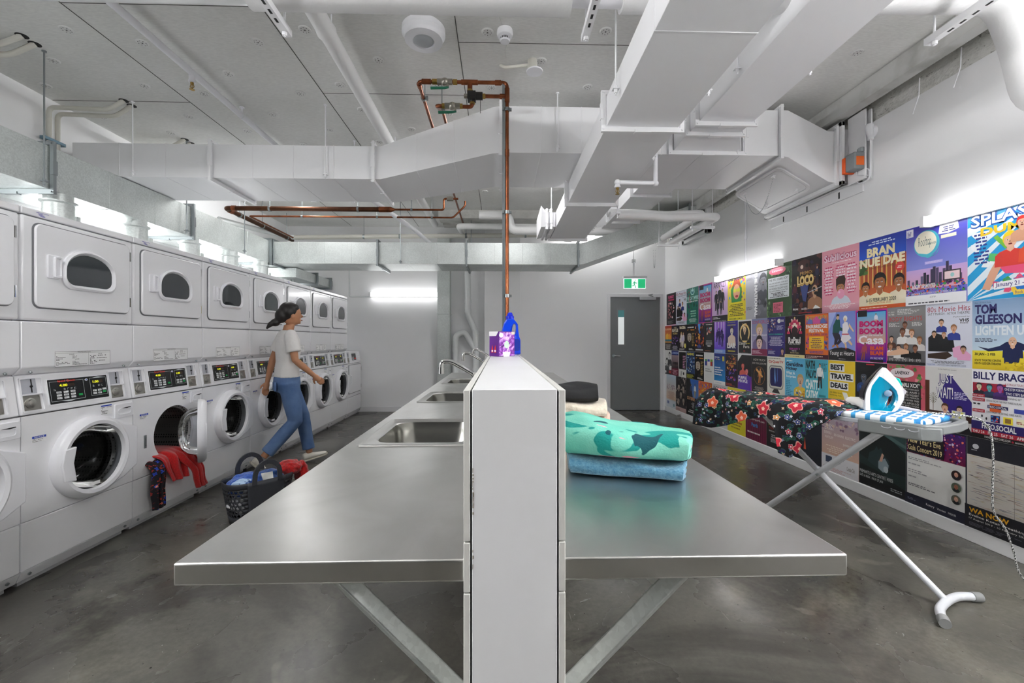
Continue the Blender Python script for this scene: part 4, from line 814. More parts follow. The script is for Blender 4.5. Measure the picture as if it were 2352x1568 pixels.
def bench(label, x0, x1, sinks):
    t = thing('steel_bench', label, 'bench', ((x0 + x1) / 2, .755, 0))
    if sinks:
        ys = [.755] + [y + d for y0, y1 in SY for y, d in ((y0, .012), (y1, -.012))] + [5.05]; xs = [x0, -.50, -.10, x1]; holes = {(1, 1), (1, 3), (1, 5)}
    else: ys = [.755, 5.05]; xs = [x0, x1]; holes = set()
    plate(xs, ys, holes, .861, .90).build('bench_top', STEEL, t, W=True, bevel=.0035, seg=3)
    sgn = -1 if x0 < 0 else 1; xi = -.06 if sgn < 0 else .109
    for y in (.80, 2.3, 3.5, 4.9):
        a = Vector((xi + sgn * .018, y + .03, .613)); b_ = Vector((xi + sgn * .25, y + .03, .845)); d = (b_ - a).normalized(); n = Vector((-d.z, 0, d.x)) * .021
        m = MB(); e = Vector((0, .021, 0)); m.loft([[a - n, a - e, a + n, a + e], [b_ - n, b_ - e, b_ + n, b_ + e]]); m.box(xi + sgn * .23, xi + sgn * .31, y + .01, y + .05, .852, .8605)
        m.build('brace', GALV, t, W=True, bevel=.003)
    return t
bench('brushed steel bench with three sinks left of the white partition', -.555, -.0605, True)
bench('brushed steel bench carrying the folded towels right of the white partition', .1095, .617, False)
for i, (y0, y1) in enumerate(SY):
    nm = ('nearest the camera', 'in the middle', 'farthest away')[i]
    t = thing('sink', 'inset stainless steel sink in the left bench, ' + nm, 'sink', (-.29, (y0 + y1) / 2, .9), 0, 'sinks in the left bench')
    O = rrect(-.512, -.075, y0, y1, .012, 3); n = 7
    def rr(ix, iy, r): return rrect(-.512 + ix, -.075 - ix, y0 + iy, y1 - iy, r, n)
    m = MB(); m.loft([[(a, b, z) for a, b in rr(d, e, r)] for d, e, r, z in ((0, 0, .012, .9005), (.003, .003, .013, .9045), (.012, .012, .013, .9045), (.016, .016, .013, .9025), (.038, .042, .075, .9025), (.046, .05, .08, .896))], cap=False)
    m.build('rim', STEEL, t, W=True, smooth=50)
    m = MB(); m.loft([[(a, b, z) for a, b in rr(d, e, r)] for d, e, r, z in ((.046, .05, .08, .896), (.052, .056, .08, .86), (.062, .066, .085, .73), (.085, .09, .08, .71), (.15, .2, .05, .705))], cap=False); m.add([(a, b, .705) for a, b in rr(.15, .2, .05)], [tuple(range(4 * (n + 1)))])
    m.build('bowl', SINKM, t, W=True, smooth=60)
    MB().lathe([(.04, 0), (.036, .003), (.028, .001), (.0, .001)], (-.29, (y0 + y1) / 2, .7055), n=24).build('drain', CHROME, t, W=True)
    yc = (1.83, 2.93, 4.03)[i]
    f = thing('tap', 'curved chrome swivel tap reaching over the sink ' + nm, 'tap', (-.06, yc, 1.08), 0, 'taps along the partition')
    MB().cyl((-.0605, yc, 1.06), (-.085, yc, 1.06), .024, .02, 24).cyl((-.085, yc, 1.06), (-.105, yc, 1.06), .014, n=20).cyl((-.098, yc, 1.045), (-.098, yc, 1.095), .016, n=20).build('wall_mount', CHROME, f, W=True)
    MB().tube(fillet([(-.098, yc, 1.07), (-.098, yc, 1.13), (-.205, yc, 1.19), (-.245, yc, 1.19), (-.245, yc, 1.15)], .03, 8), .010, 16).cyl((-.245, yc, 1.165), (-.245, yc, 1.138), .0125, n=16).build('spout', CHROME, f, W=True)
    MB().cyl((-.098, yc, 1.045), (-.098, yc, 1.03), .018, .014, 16).tube([(-.098, yc, 1.035), (-.098, yc - .035, 1.032)], .004, 8).build('handle', CHROME, f, W=True)
# ---------------------------------------------------------------- box and bottle on the partition
bx = thing('detergent_box', 'small purple cardboard washing powder box on the white partition', 'box', (-.006, 2.105, 1.1985), math.radians(33))
FB = lambda a, b, h: (a, -h, b); FL = lambda a, b, h: (-h, .085 - a, b)
m = MB(); m.box(0, .095, 0, .085, 0, .122); m.build('carton', mat('box_purple', '#5b1283', .4), bx, bevel=.001)
def m_swirl():
    m = mat('box_swirl', '#a030c0', .4); N, L, b = nodes(m); v = coord(N, L)
    r = ramp(N, [(.3, '#2a0a48'), (.45, '#8c22b0'), (.58, '#d9a6e8'), (.7, '#f4ecf8')]); L.new(noise(N, L, v, 28, 5, 2.), r.inputs[0]); L.new(r.outputs[0], b.inputs['Base Color']); return m
m = MB(); q4(m, .004, .091, .004, .118, FB, .0012); m.build('front_print', m_swirl(), bx, smooth=0)
m = MB(); poly(m, [FBp for FBp in [(.028, .0), (.062, .0), (.068, .022), (.022, .022)]], FB, .002, 0); poly(m, [(.014 + .012 * math.cos(k * PI / 8), .104 + .012 * math.sin(k * PI / 8)) for k in range(16)], FB, .002, 0); q4(m, .074, .093, .108, .120, FB, .002, 1)
poly(m, [(.046 + .014 * math.cos(k * PI / 8), .058 + .018 * math.sin(k * PI / 8)) for k in range(16)], FB, .002, 2)
q4(m, .0, .085, .1, .122, FL, .0012, 0); poly(m, [(.085, .1), (.066, .1), (.085, .122)][::-1], FL, .0018, 3)
for x in (.022, .048): poly(m, [(x, .018), (x + .018, .018), (x + .015, .042), (x + .01, .056), (x + .004, .042)], FL, .002, 4); q4(m, x + .003, x + .016, .022, .031, FL, .0026, 0)
m.build('printed_marks', [mat('print_white', '#f0eef2', .4), mat('print_cream', '#ecdccb', .4), mat('print_mint', '#bfe6c4', .4), mat('print_purple', '#5b1283', .4), mat('print_red', '#e0322a', .4)], bx, smooth=0)
bt = thing('detergent_bottle', 'bright blue plastic detergent bottle behind the purple box', 'bottle', (.06, 2.43, 1.1985))
S = .000217; cr = lambda l: [((x - 900) * S + .0, (1285 - y) * S) for x, y in l]
outl = cr([(1155, 1270), (1152, 900), (1120, 840), (1095, 640), (1088, 520), (1070, 490), (985, 385), (970, 372), (800, 372), (720, 500), (670, 680), (645, 900), (640, 1270), (655, 1285), (1140, 1285)])
hole = cr([(1018, 760), (1030, 620), (1028, 545), (1010, 515), (985, 512), (960, 540), (940, 620), (930, 690), (960, 740), (990, 775)])
m = MB(); a2 = outl + [outl[0]]
# fan ring between outline and hole by resampling both on angle
def resample(pl, n, c):
    out = []
    for k in range(n):
        a = 2 * PI * k / n; d = Vector((math.cos(a), math.sin(a))); best = None
        for i in range(len(pl)):
            p = Vector(pl[i]) - c; q = Vector(pl[(i + 1) % len(pl)]) - c; e = q - p; den = d.x * e.y - d.y * e.x
            if abs(den) < 1e-12: continue
            t_ = (p.x * e.y - p.y * e.x) / den; u = (p.x * d.y - p.y * d.x) / den
            if t_ > 0 and -1e-6 <= u <= 1 + 1e-6 and (best is None or t_ > best): best = t_
        out.append(tuple(c + d * best))
    return out
hc = Vector((sum(p[0] for p in hole) / len(hole), sum(p[1] for p in hole) / len(hole)))
Ro, Rh = resample(outl, 96, hc), resample(hole, 96, hc)
BF = lambda a, b, h: (a, h, b)
mid = [tuple(Vector(o).lerp(Vector(h_), .12)) for o, h_ in zip(Ro, Rh)]; mi2 = [tuple(Vector(o).lerp(Vector(h_), .85)) for o, h_ in zip(Ro, Rh)]
m.loft([[BF(a, b, -.018) for a, b in Ro], [BF(a, b, -.032) for a, b in mid], [BF(a, b, -.03) for a, b in mi2], [BF(a, b, -.012) for a, b in Rh], [BF(a, b, .012) for a, b in Rh], [BF(a, b, .03) for a, b in mi2], [BF(a, b, .032) for a, b in mid], [BF(a, b, .018) for a, b in Ro]], closed=True)
m.build('bottle_body', mat('bottle_blue', '#0a3fd0', .28), bt, smooth=50)
MB().lathe([(.022, .196), (.0225, .212), (.0185, .215), (.011, .232), (.009, .233)], (-.003, 0, 0), n=32).build('cap', mat('cap_blue', '#0822c0', .3), bt)
MB().prism(rrect(.012, .05, .02, .085, .012, 4), -.0335, -.033, fr=BF).build('bottle_label', mat('label_navy', '#1b2f8e', .35), bt)
# ---------------------------------------------------------------- folded textiles
def towel(name, label, cat, c, rz, w, d, h, m, seed, skew=0., grp=None, nl=3, parts=()):
    r = random.Random(seed); ph = [r.uniform(0, 6) for _ in range(6)]; t = MB(); nu, na = 44, 40
    rings = []
    for i in range(nu + 1):
        u = i / nu; x = (u - .5) * w; e = min(1, (min(u, 1 - u) * 14 + .25)) ** .5
        ring = []
        for j in range(na):
            a = 2 * PI * j / na; ca, sa = math.cos(a), math.sin(a); k = 3.2
            rr_ = (abs(ca) ** k + abs(sa) ** k) ** (-1 / k)
            y = ca * rr_ * d / 2 * (.96 + .04 * e); z = (sa * rr_ * .5 + .5) * h
            # the layered edge: grooves between the folds
            gro = .0
            for q in range(1, nl): gro = max(gro, math.exp(-((z - h * q / nl) / (h * .035)) ** 2))
            if abs(ca) * rr_ > .9: y *= 1 - .035 * gro * (1 if ca > 0 else (.3))
            z += (.006 * math.sin(5 * u + ph[0]) + .004 * math.sin(11 * u + ph[1] + 2 * ca) + skew * (u - .5)) * (z / h) * (1 if sa > -.5 else 0)
            y += .005 * math.sin(7 * u + ph[2] + 3 * z / h)
            xx = x * (1 + .012 * math.sin(4 * z / h + ph[3]) - (.03 * gro if min(u, 1 - u) < .02 else 0))
            ring.append((xx, y * e if min(u, 1 - u) < .04 else y, z * (e if False else 1)))
        rings.append(ring)
    t.loft(rings)
    o = thing(name, label, cat, c, rz, grp) if parts else None
    ob = t.build(name if not parts else 'fabric', m, o, smooth=60)
    if not parts: ob.location = c; ob.rotation_euler = (0, 0, rz); tag(ob, label, cat, grp); return ob
    return o
def m_terry(n, c1, c2, sc_=220):
    m = mat(n, c1, .95, bump=(sc_, .9, .004), var=(sc_ * .5, c2, .35, .65)); m.node_tree.nodes['Principled BSDF'].inputs['Sheen Weight'].default_value = .35; return m
def m_teal():
    m = mat('teal_print', '#7fd0bd', .95, bump=(200, .6, .003)); N, L, b = nodes(m); v = coord(N, L)
    base = ramp(N, [(.3, '#58b5a2'), (.7, '#80cdb9')]); L.new(noise(N, L, v, 9, 4), base.inputs[0])
    w1 = ramp(N, [(.60, 0.), (.615, 1.)]); L.new(noise(N, L, coord(N, L, (1, 1.3, 1.6), rot=(0, .5, .3)), 9, 1.5, .6), w1.inputs[0])
    c = mixc(N, L, w1.outputs[0], base.outputs[0], '#0c8c84')
    w2 = ramp(N, [(.66, 0.), (.67, 1.)]); L.new(noise(N, L, coord(N, L, (1.2, 1, 1.1), rot=(.4, 0, 1)), 12, 1.5, .5), w2.inputs[0]); c = mixc(N, L, w2.outputs[0], c, '#0a5058')
    w3 = ramp(N, [(.69, 0.), (.70, 1.)]); L.new(noise(N, L, coord(N, L, (.7, 3, 3), rot=(0, .8, 0)), 12, 1), w3.inputs[0]); c = mixc(N, L, w3.outputs[0], c, '#f095a8')
    L.new(c, b.inputs['Base Color']); return m
rz = math.atan2(-.09, .297)
towel('folded_towel', 'folded blue towel under the teal leaf-print towel', 'towel', (.366, 1.262, .9005), rz, .325, .21, .052, m_terry('towel_blue', '#3f7796', '#5f93ad'), 3)
towel('folded_towel', 'folded teal towel with dark leaf print on the blue towel', 'towel', (.368, 1.27, .950), rz, .355, .225, .085, m_teal(), 8, skew=-.03)
m_p = m_terry('knit_pink', '#d8b5a0', '#ead0c0', 300); m_b = m_terry('knit_beige', '#cfc3b0', '#ddd3c2', 90)
towel('folded_jumper', 'folded pink woven top lowest in the far pile on the right bench', 'clothing', (.30, 1.83, .9005), -.06, .31, .22, .068, m_p, 11, nl=2)
towel('folded_jumper', 'folded beige fluffy jumper between the pink and black garments', 'clothing', (.29, 1.83, .967), -.02, .30, .22, .062, m_b, 14, skew=.01, nl=2)
towel('folded_garment', 'folded black garment on top of the beige jumper', 'clothing', (.265, 1.83, 1.026), .03, .28, .21, .072, mat('cloth_black', '#141416', .85, bump=(60, .4, .004)), 17, skew=-.02, nl=1)
# ================================================================ LAUNDRY ON THE OPEN MACHINE
def m_floral(name, layers, base):
    """printed cloth on the UV map; layers: (cells per unit, petals, radius, waviness, stretch, colours, heart colour, share)"""
    m = mat(name, base, .85); N, L, b = nodes(m); uv = N.new('ShaderNodeTexCoord'); c = mixc(N, L, 0., base, base)
    def mt(op, a, b_=None):
        x = N.new('ShaderNodeMath'); x.operation = op
        for i, v in enumerate((a, b_)):
            if v is None: continue
            if hasattr(v, 'node'): L.new(v, x.inputs[i])
            else: x.inputs[i].default_value = v
        return x.outputs[0]
    for i, (sc_, pet, rad, wav, stx, cols, heart, share) in enumerate(layers):
        mp = N.new('ShaderNodeMapping'); mp.inputs['Rotation'].default_value = (0, 0, i * 1.1); mp.inputs['Location'].default_value = (i * 3.1, i * 1.7, 0); mp.inputs['Scale'].default_value = (sc_, sc_ * stx, 1); L.new(uv.outputs['UV'], mp.inputs['Vector'])
        vo = N.new('ShaderNodeTexVoronoi'); vo.voronoi_dimensions = '2D'; vo.inputs['Scale'].default_value = 1; vo.inputs['Randomness'].default_value = .75; L.new(mp.outputs[0], vo.inputs['Vector'])
        sb = N.new('ShaderNodeVectorMath'); sb.operation = 'SUBTRACT'; L.new(mp.outputs[0], sb.inputs[0]); L.new(vo.outputs['Position'], sb.inputs[1])
        sx = N.new('ShaderNodeSeparateXYZ'); L.new(sb.outputs[0], sx.inputs[0]); rc = N.new('ShaderNodeSeparateColor'); L.new(vo.outputs['Color'], rc.inputs[0])
        ang = mt('ADD', mt('MULTIPLY', mt('ARCTAN2', sx.outputs[1], sx.outputs[0]), pet), mt('MULTIPLY', rc.outputs[1], 6.28))
        rr_ = mt('DIVIDE', vo.outputs['Distance'], mt('ADD', mt('MULTIPLY', mt('COSINE', ang), wav), 1. - wav * .4))
        on = mt('MULTIPLY', mt('LESS_THAN', rr_, rad), mt('LESS_THAN', rc.outputs[0], share))
        cr = ramp(N, [(k / len(cols), q) for k, q in enumerate(cols)]); cr.color_ramp.interpolation = 'CONSTANT'; L.new(rc.outputs[2], cr.inputs[0])
        col = mixc(N, L, mt('MULTIPLY', mt('GREATER_THAN', rr_, rad * .84), .6), cr.outputs[0], heart)
        col = mixc(N, L, mt('LESS_THAN', rr_, rad * .28), col, heart)
        c = mixc(N, L, on, c, col)
    L.new(c, b.inputs['Base Color']); return m
def grid_uv(o, nu, nv, su, sv):
    me = o.data; uvl = me.uv_layers.new(name='UVMap'); idx = [0] * len(me.loops); me.loops.foreach_get('vertex_index', idx); buf = []
    for k in idx: i, j = k % (nu + 1), k // (nu + 1); buf += [i / nu * su, j / nv * sv]
    uvl.data.foreach_set('uv', buf)
FL1 = m_floral('floral_red_blue', [(36, 2, .30, .5, 1.5, ['#a8342a', '#982c24', '#14101a'], '#7a1c18', .7), (30, 4, .34, .3, 1, ['#1d3fb0', '#2450c8'], '#0e2470', .35), (34, 5, .26, .25, 1, ['#d8705c', '#c23a2a'], '#f0b8a0', .25)], '#120f16')
RED = m_terry('red_knit', '#c80a0a', '#a80606', 260); REDK = m_terry('red_chunky_knit', '#c80c0e', '#8e0606', 95)
cx, cy0, cz0 = FX, Y0M + MW, 0
def drape(name, label, cat, m, path, wfun, seed, n=46, nw=16, amp=.012, solid=.008):
    """path: list of 3-D points (centre line); wfun(t) half width; widths along y"""
    P = fillet(path, .05, 5); L_ = [0]
    for a, b_ in zip(P, P[1:]): L_.append(L_[-1] + (b_ - a).length)
    def at(t):
        s = t * L_[-1]
        for i in range(len(P) - 1):
            if s <= L_[i + 1]: return P[i].lerp(P[i + 1], (s - L_[i]) / max(L_[i + 1] - L_[i], 1e-9))
        return P[-1]
    r = random.Random(seed); ph = [r.uniform(0, 6.3) for _ in range(5)]; mb = MB()
    def fn(u, v):
        p = at(v); wd = wfun(v); y = (u - .5) * 2 * wd
        a = amp * min(1, v * 2 + .3)
        return (p.x + a * (math.sin(u * 15 + ph[0] + v * 2) + .6 * math.sin(u * 27 + ph[1] + v * 5)) + .012 * math.sin(u * PI), p.y + y + .006 * math.sin(v * 14 + ph[2]), p.z + .006 * math.sin(u * 11 + ph[3]) * (1 - v))
    mb.grid(fn, nw, n); o = mb.build(name, m, smooth=80, solid=solid, sub=1); grid_uv(o, nw, n, .13, .42); return tag(o, label, cat)
yy = cy0 + .30
drape('red_garment', 'red towelling garment spilling from the open washer over its front', 'clothing', RED, [(FX - .20, yy - .02, .47), (FX - .03, yy, .46), (FX + .035, yy + .02, .42), (FX + .055, yy + .05, .24)], lambda t: .15 + .02 * math.sin(t * 5) - .05 * t, 2, nw=34, amp=.013, solid=.014)
drape('red_garment', 'red sleeve hanging under the open glass door of the washer', 'clothing', RED, [(FX - .10, yy + .10, .45), (FX + .03, yy + .11, .43), (FX + .10, yy + .16, .30), (FX + .10, yy + .22, .13)], lambda t: .075 + .012 * math.sin(t * 6) - .015 * t, 5, nw=16, amp=.012, solid=.02)
drape('floral_garment', 'black garment with red and blue flowers hanging from the open washer', 'clothing', FL1, [(FX - .12, cy0 + .17, .42), (FX + .0, cy0 + .165, .425), (FX + .05, cy0 + .16, .38), (FX + .045, cy0 + .155, .0 + .09)], lambda t: .062 - .01 * t, 9, nw=18, amp=.01)
b = MB(); b.grid(lambda u, v: (FX - .30 + .12 * v, cy0 + .22 + .28 * u, .44 + .03 * math.sin(u * 6) * math.sin(v * 3) + .05 * math.sin(u * PI) * math.sin(v * PI)), 20, 12)
tag(b.build('dark_laundry', mat('cloth_navy', '#16181d', .9), smooth=80, solid=.01), 'dark cloth lying inside the drum of the open washer', 'clothing')
# ================================================================ LAUNDRY BASKET
bk = thing('laundry_basket', 'charcoal plastic laundry basket with round holes on the floor by the bench', 'basket', (-1.745, 3.20, 0), math.atan2(.77, .64))
BM = mat('basket_charcoal', '#3a3c42', .42)
hx, hy, hz = .225, .145, .30
def bsurf(u, v, o=0.):
    a = 2 * PI * u; ca, sa = math.cos(a), math.sin(a); k = 3.; rr_ = (abs(ca) ** k + abs(sa) ** k) ** (-1 / k); s = .78 + .22 * v
    return Vector((ca * rr_ * (hx + o) * s, sa * rr_ * (hy + o) * s, v * hz))
m = MB(); NU, NV = 40, 7
side = lambda u: abs(math.sin(2 * PI * u)) > .80
for j in range(NV):
    v0, v1 = .2 + .66 * j / NV, .2 + .66 * (j + 1) / NV; sh = .5 * (j % 2)
    for i in range(NU):
        u0, u1 = (i + sh) / NU, (i + 1 + sh) / NU; um, vm = (u0 + u1) / 2, (v0 + v1) / 2
        if side(um): m.add([bsurf(u0, v0), bsurf(u1, v0), bsurf(u1, v1), bsurf(u0, v1)], [(0, 1, 2, 3)]); continue
        out = [(u0, v0), (um, v0), (u1, v0), (u1, vm), (u1, v1), (um, v1), (u0, v1), (u0, vm)]
        inn = [(um + (u1 - u0) * .36 * math.cos(a), vm + (v1 - v0) * .38 * math.sin(a)) for a in [(-135 + 45 * k) * PI / 180 for k in range(8)]]
        m.add([bsurf(*p) for p in out] + [bsurf(*p) for p in inn], [(k, (k + 1) % 8, 8 + (k + 1) % 8, 8 + k) for k in range(8)])
for v0, v1 in ((0, .2), (.86, 1.0)):
    m.grid(lambda u, v: bsurf(u, v0 + (v1 - v0) * v), 88, 2)
m.add([bsurf(i / 60, 0) for i in range(60)], [tuple(range(60))])
m.build('body', BM, bk, solid=.003, smooth=50)
for sgn in (1, -1):
    m = MB(); us = [(.25 if sgn > 0 else .75) + (k / 12 - .5) * .17 for k in range(13)]
    m.grid(lambda u, v: bsurf(us[0] + (us[-1] - us[0]) * u, .02 + .98 * v, .006), 16, 8); m.build('side_panel', BM, bk, solid=.004, smooth=50)
    y = sgn * (hy + .006); pts = [(-.085, y * .985, .28), (-.08, y, .36), (-.06, y, .40), (-.02, y, .425), (.02, y, .425), (.06, y, .40), (.08, y, .36), (.085, y * .985, .28)]
    m = MB(); P_ = fillet(pts, .03, 4); rings = []
    for i, p in enumerate(P_):
        d = (P_[min(i + 1, len(P_) - 1)] - P_[max(i - 1, 0)]).normalized(); n_ = Vector((-d.z, 0, d.x)); rings.append([p - n_ * .015 + Vector((0, -.006, 0)), p + n_ * .015 + Vector((0, -.006, 0)), p + n_ * .015 + Vector((0, .006, 0)), p - n_ * .015 + Vector((0, .006, 0))])
    m.loft(rings); m.build('handle', BM, bk, bevel=.003)
def blob(name, label, cat, c, R3, m, seed, rz=0, amp=.14, freq=3.2, parent=None):
    r = random.Random(seed); K = [(Vector((r.uniform(-1, 1), r.uniform(-1, 1), r.uniform(-1, 1))).normalized() * freq * r.uniform(.8, 2.2), r.uniform(0, 6)) for _ in range(9)]
    b = MB(); n, k = 56, 36; rings = []
    for i in range(1, k):
        a = PI * i / k; ring = []
        for j in range(n):
            u = 2 * PI * j / n; d = Vector((math.sin(a) * math.cos(u), math.sin(a) * math.sin(u), -math.cos(a)))
            s = 1 + amp * sum(1 - abs(math.sin(d.dot(q) + p_)) * 2 for q, p_ in K) / 4.5
            ring.append((d.x * R3[0] * s, d.y * R3[1] * s, d.z * R3[2] * s))
        rings.append(ring)
    b.loft(rings); o = b.build(name, m, parent, smooth=70); o.location = c; o.rotation_euler = (0, 0, rz)
    return tag(o, label, cat)
ba = math.atan2(.77, .64)
def bl(x, y, z): return (-1.745 + x * math.cos(ba) - y * math.sin(ba), 3.20 + x * math.sin(ba) + y * math.cos(ba), z)
blob('blue_towel', 'bright blue towel heaped in the laundry basket', 'towel', bl(-.07, .02, .25), (.135, .115, .085), m_terry('blue_terry', '#2c55b4', '#4f78cf', 160), 4, ba)
blob('blue_towel', 'dark blue towel at the handle in the laundry basket', 'towel', bl(.06, -.03, .27), (.10, .09, .07), m_terry('navy_terry', '#203f7c', '#3560a8', 160), 6, ba)
blob('pale_cloth', 'pale blue patterned cloth in the near end of the laundry basket', 'cloth', bl(-.13, -.06, .275), (.07, .055, .045), mat('pale_blue_print', '#b9d4f0', .9, var=(26, '#3b5ea8', .55, .6)), 9, ba)
blob('white_laundry', 'white crumpled laundry seen through the basket holes', 'cloth', bl(-.05, .0, .13), (.15, .10, .08), mat('cloth_white', '#e9e9ec', .9, var=(40, '#2e2e33', .62, .66)), 12, ba)
rk = blob('red_knit', 'chunky red knit bulging over the far end of the laundry basket', 'clothing', bl(.22, .0, .31), (.085, .105, .06), REDK, 21, ba, .1)
blob('red_knit', 'red knit sleeve hanging outside the far end of the laundry basket', 'clothing', bl(.305, -.02, .23), (.045, .09, .12), REDK, 25, ba, .08)
ct = MB(); ct.add([bl(-.01, -.125, .255), bl(.05, -.13, .265), bl(.055, -.10, .335), bl(-.02, -.09, .335)], [(0, 1, 2, 3)])
tag(ct.build('paper_tag', mat('tag_white', '#f0efea', .6), smooth=0, solid=.001), 'white paper tag on the laundry in the basket handle opening', 'tag')
# ================================================================ PERSON walking away to the right (local +y is forward, +x her right)
ps = thing('person', 'person in white t-shirt and blue jeans walking past the machines, dark hair tied back', 'person', (-2.14, 4.44, 0), math.radians(-52))
SKIN = mat('skin', '#b98462', .5); SHIRT = mat('tshirt_white', '#e2e0de', .85, bump=(9, .5, .02)); JEANS = mat('denim_blue', '#6480aa', .85, var=(7, '#4c6a98', .35, .7), bump=(12, .5, .015)); HAIR = mat('hair_black', '#1b1716', .45)
def remesh(o, v=.007, it=6):
    m_ = o.modifiers.new('fuse', 'REMESH'); m_.mode = 'VOXEL'; m_.voxel_size = v; m_.use_smooth_shade = True
    s_ = o.modifiers.new('relax', 'SMOOTH'); s_.iterations = it; s_.factor = .5; return o
def stack(b, rings, n=24):   # (cx, cy, z, rx, ry)
    b.loft([[(cx + rx * math.cos(2 * PI * j / n), cy + ry * math.sin(2 * PI * j / n), z) for j in range(n)] for cx, cy, z, rx, ry in rings])
B = MB()
stack(B, [(0, 0, .80, .13, .09), (0, 0, .88, .155, .105), (0, .0, .98, .125, .09), (0, .005, 1.08, .118, .085), (0, .015, 1.20, .14, .10), (0, .01, 1.29, .155, .09), (0, .005, 1.345, .13, .065), (0, .01, 1.375, .055, .05), (0, .025, 1.43, .048, .05)])
B.ell((0, .04, 1.535), .073, .092, .108, 24, 16)                      # skull
B.ell((0, .075, 1.485), .05, .055, .055, 20, 12)                       # jaw
B.ell((0, .135, 1.52), .010, .018, .017, 10, 8); B.ell((0, .125, 1.478), .022, .012, .008, 10, 6); B.ell((0, .115, 1.452), .02, .015, .012, 10, 6)
for s_ in (1, -1): B.ell((s_ * .073, .035, 1.52), .008, .018, .028, 10, 8); B.ell((s_ * .028, .115, 1.55), .014, .012, .008, 10, 6)
LEG = {1: [(.085, .0, .86), (.095, .055, .47), (.085, -.225, .155)], -1: [(-.085, .01, .86), (-.095, .17, .48), (-.085, .235, .09)]}
for s_ in (1, -1):
    h_, k_, a_ = [Vector(p) for p in LEG[s_]]
    B.tube([h_, h_.lerp(k_, .5), k_, k_.lerp(a_, .3), k_.lerp(a_, .75), a_], [.082, .070, .052, .052, .036, .032], 18)
ARM = {1: [(.155, .0, 1.325), (.205, .03, 1.08), (.20, .20, .925)], -1: [(-.155, .0, 1.325), (-.20, -.09, 1.08), (-.19, -.14, .85)]}
for s_ in (1, -1):
    h_, k_, a_ = [Vector(p) for p in ARM[s_]]; B.tube([h_, h_.lerp(k_, .5), k_, k_.lerp(a_, .35), a_], [.047, .040, .033, .034, .022], 16); B.ell(h_, .05, .045, .045, 14, 10)
    d = (a_ - k_).normalized(); palm = a_ + d * .05; up = Vector((1, 0, 0)); sd_ = d.cross(up).normalized()
    B.tube([a_, a_ + d * .03, palm + d * .03], [.021, .028, .026], 12)
    for q, L2_ in ((-.026, .055), (-.009, .068), (.009, .064), (.025, .050)):
        p0 = palm + d * .02 + sd_ * q; p1 = p0 + d * L2_ * .55 - up * s_ * .006; p2 = p0 + d * L2_ - up * s_ * .022; B.tube([p0, p1, p2], [.0095, .009, .0075], 8)
    p0 = a_ + d * .02 + sd_ * (.022 * (1 if d.y > 0 else 1)); B.tube([p0, p0 + d * .03 + sd_ * .025 - up * s_ * .01, p0 + d * .055 + sd_ * .03 - up * s_ * .02], [.011, .010, .008], 8)
remesh(B.build('body', SKIN, ps), .006, 4)
b = MB()
for s_ in (1, -1): b.ell((s_ * .028, .127, 1.545), .009, .006, .006, 10, 6)
b.build('eyes', mat('eye_dark', '#2a1c18', .3), ps)
b = MB(); b.tube([(-.018, .136, 1.478), (0, .141, 1.478), (.018, .136, 1.478)], [.002, .005, .002], 8); b.build('lips', mat('lips', '#9a5a50', .5), ps)
b = MB(); b.ell((0, .015, 1.56), .084, .094, .104, 24, 16); b.ell((0, -.05, 1.52), .068, .06, .075, 20, 12); b.ell((0, -.105, 1.45), .035, .045, .04, 16, 10); b.tube([(0, -.1, 1.46), (0, -.15, 1.43), (0, -.185, 1.385)], [.03, .026, .008], 14); b.ell((0, .06, 1.60), .068, .055, .05, 18, 10)
remesh(b.build('hair', HAIR, ps), .008, 5)
b = MB(); stack(b, [(0, 0, .905, .165, .118), (0, 0, .96, .158, .112), (0, .005, 1.06, .145, .104), (0, .012, 1.18, .158, .115), (0, .01, 1.28, .17, .106), (0, .006, 1.34, .145, .08), (0, .008, 1.375, .085, .066)])
for s_ in (1, -1):
    h_, k_, a_ = [Vector(p) for p in ARM[s_]]; b.ell(h_, .062, .057, .057, 16, 10); b.tube([h_, h_.lerp(k_, .35), h_.lerp(k_, .68)], [.060, .064, .066], 18)
remesh(b.build('tshirt', SHIRT, ps), .009, 5)
b = MB(); stack(b, [(0, 0, .76, .15, .11), (0, 0, .84, .17, .122), (0, 0, .90, .163, .118), (0, 0, .95, .150, .108)])
for s_ in (1, -1):
    h_, k_, a_ = [Vector(p) for p in LEG[s_]]; e = a_ + (k_ - a_).normalized() * .045; b.tube([h_ + Vector((0, 0, .0)), h_.lerp(k_, .5), k_, k_.lerp(e, .35), k_.lerp(e, .8), e], [.098, .086, .070, .066, .060, .062], 20)
remesh(b.build('jeans', JEANS, ps), .009, 4)
MB().box(.02, .11, -.135, -.115, .78, .87).build('back_pocket', JEANS, ps, bevel=.008)
def shoe(a, pitch, yaw=0):
    M_s = Matrix.Translation(a) @ Matrix.Rotation(pitch, 4, 'X'); n = 20
    b = MB(M_s); prof = [(-.075, .030, .07), (-.06, .038, .075), (-.02, .036, .08), (.03, .040, .055), (.09, .045, .042), (.14, .040, .034), (.168, .022, .024)]
    b.loft([[(wd * math.cos(2 * PI * j / n) * (1 if abs(math.sin(2 * PI * j / n)) < .7 else .95), y, -.075 + hh * .5 + hh * .5 * math.sin(2 * PI * j / n)) for j in range(n)] for y, wd, hh in prof]); return b
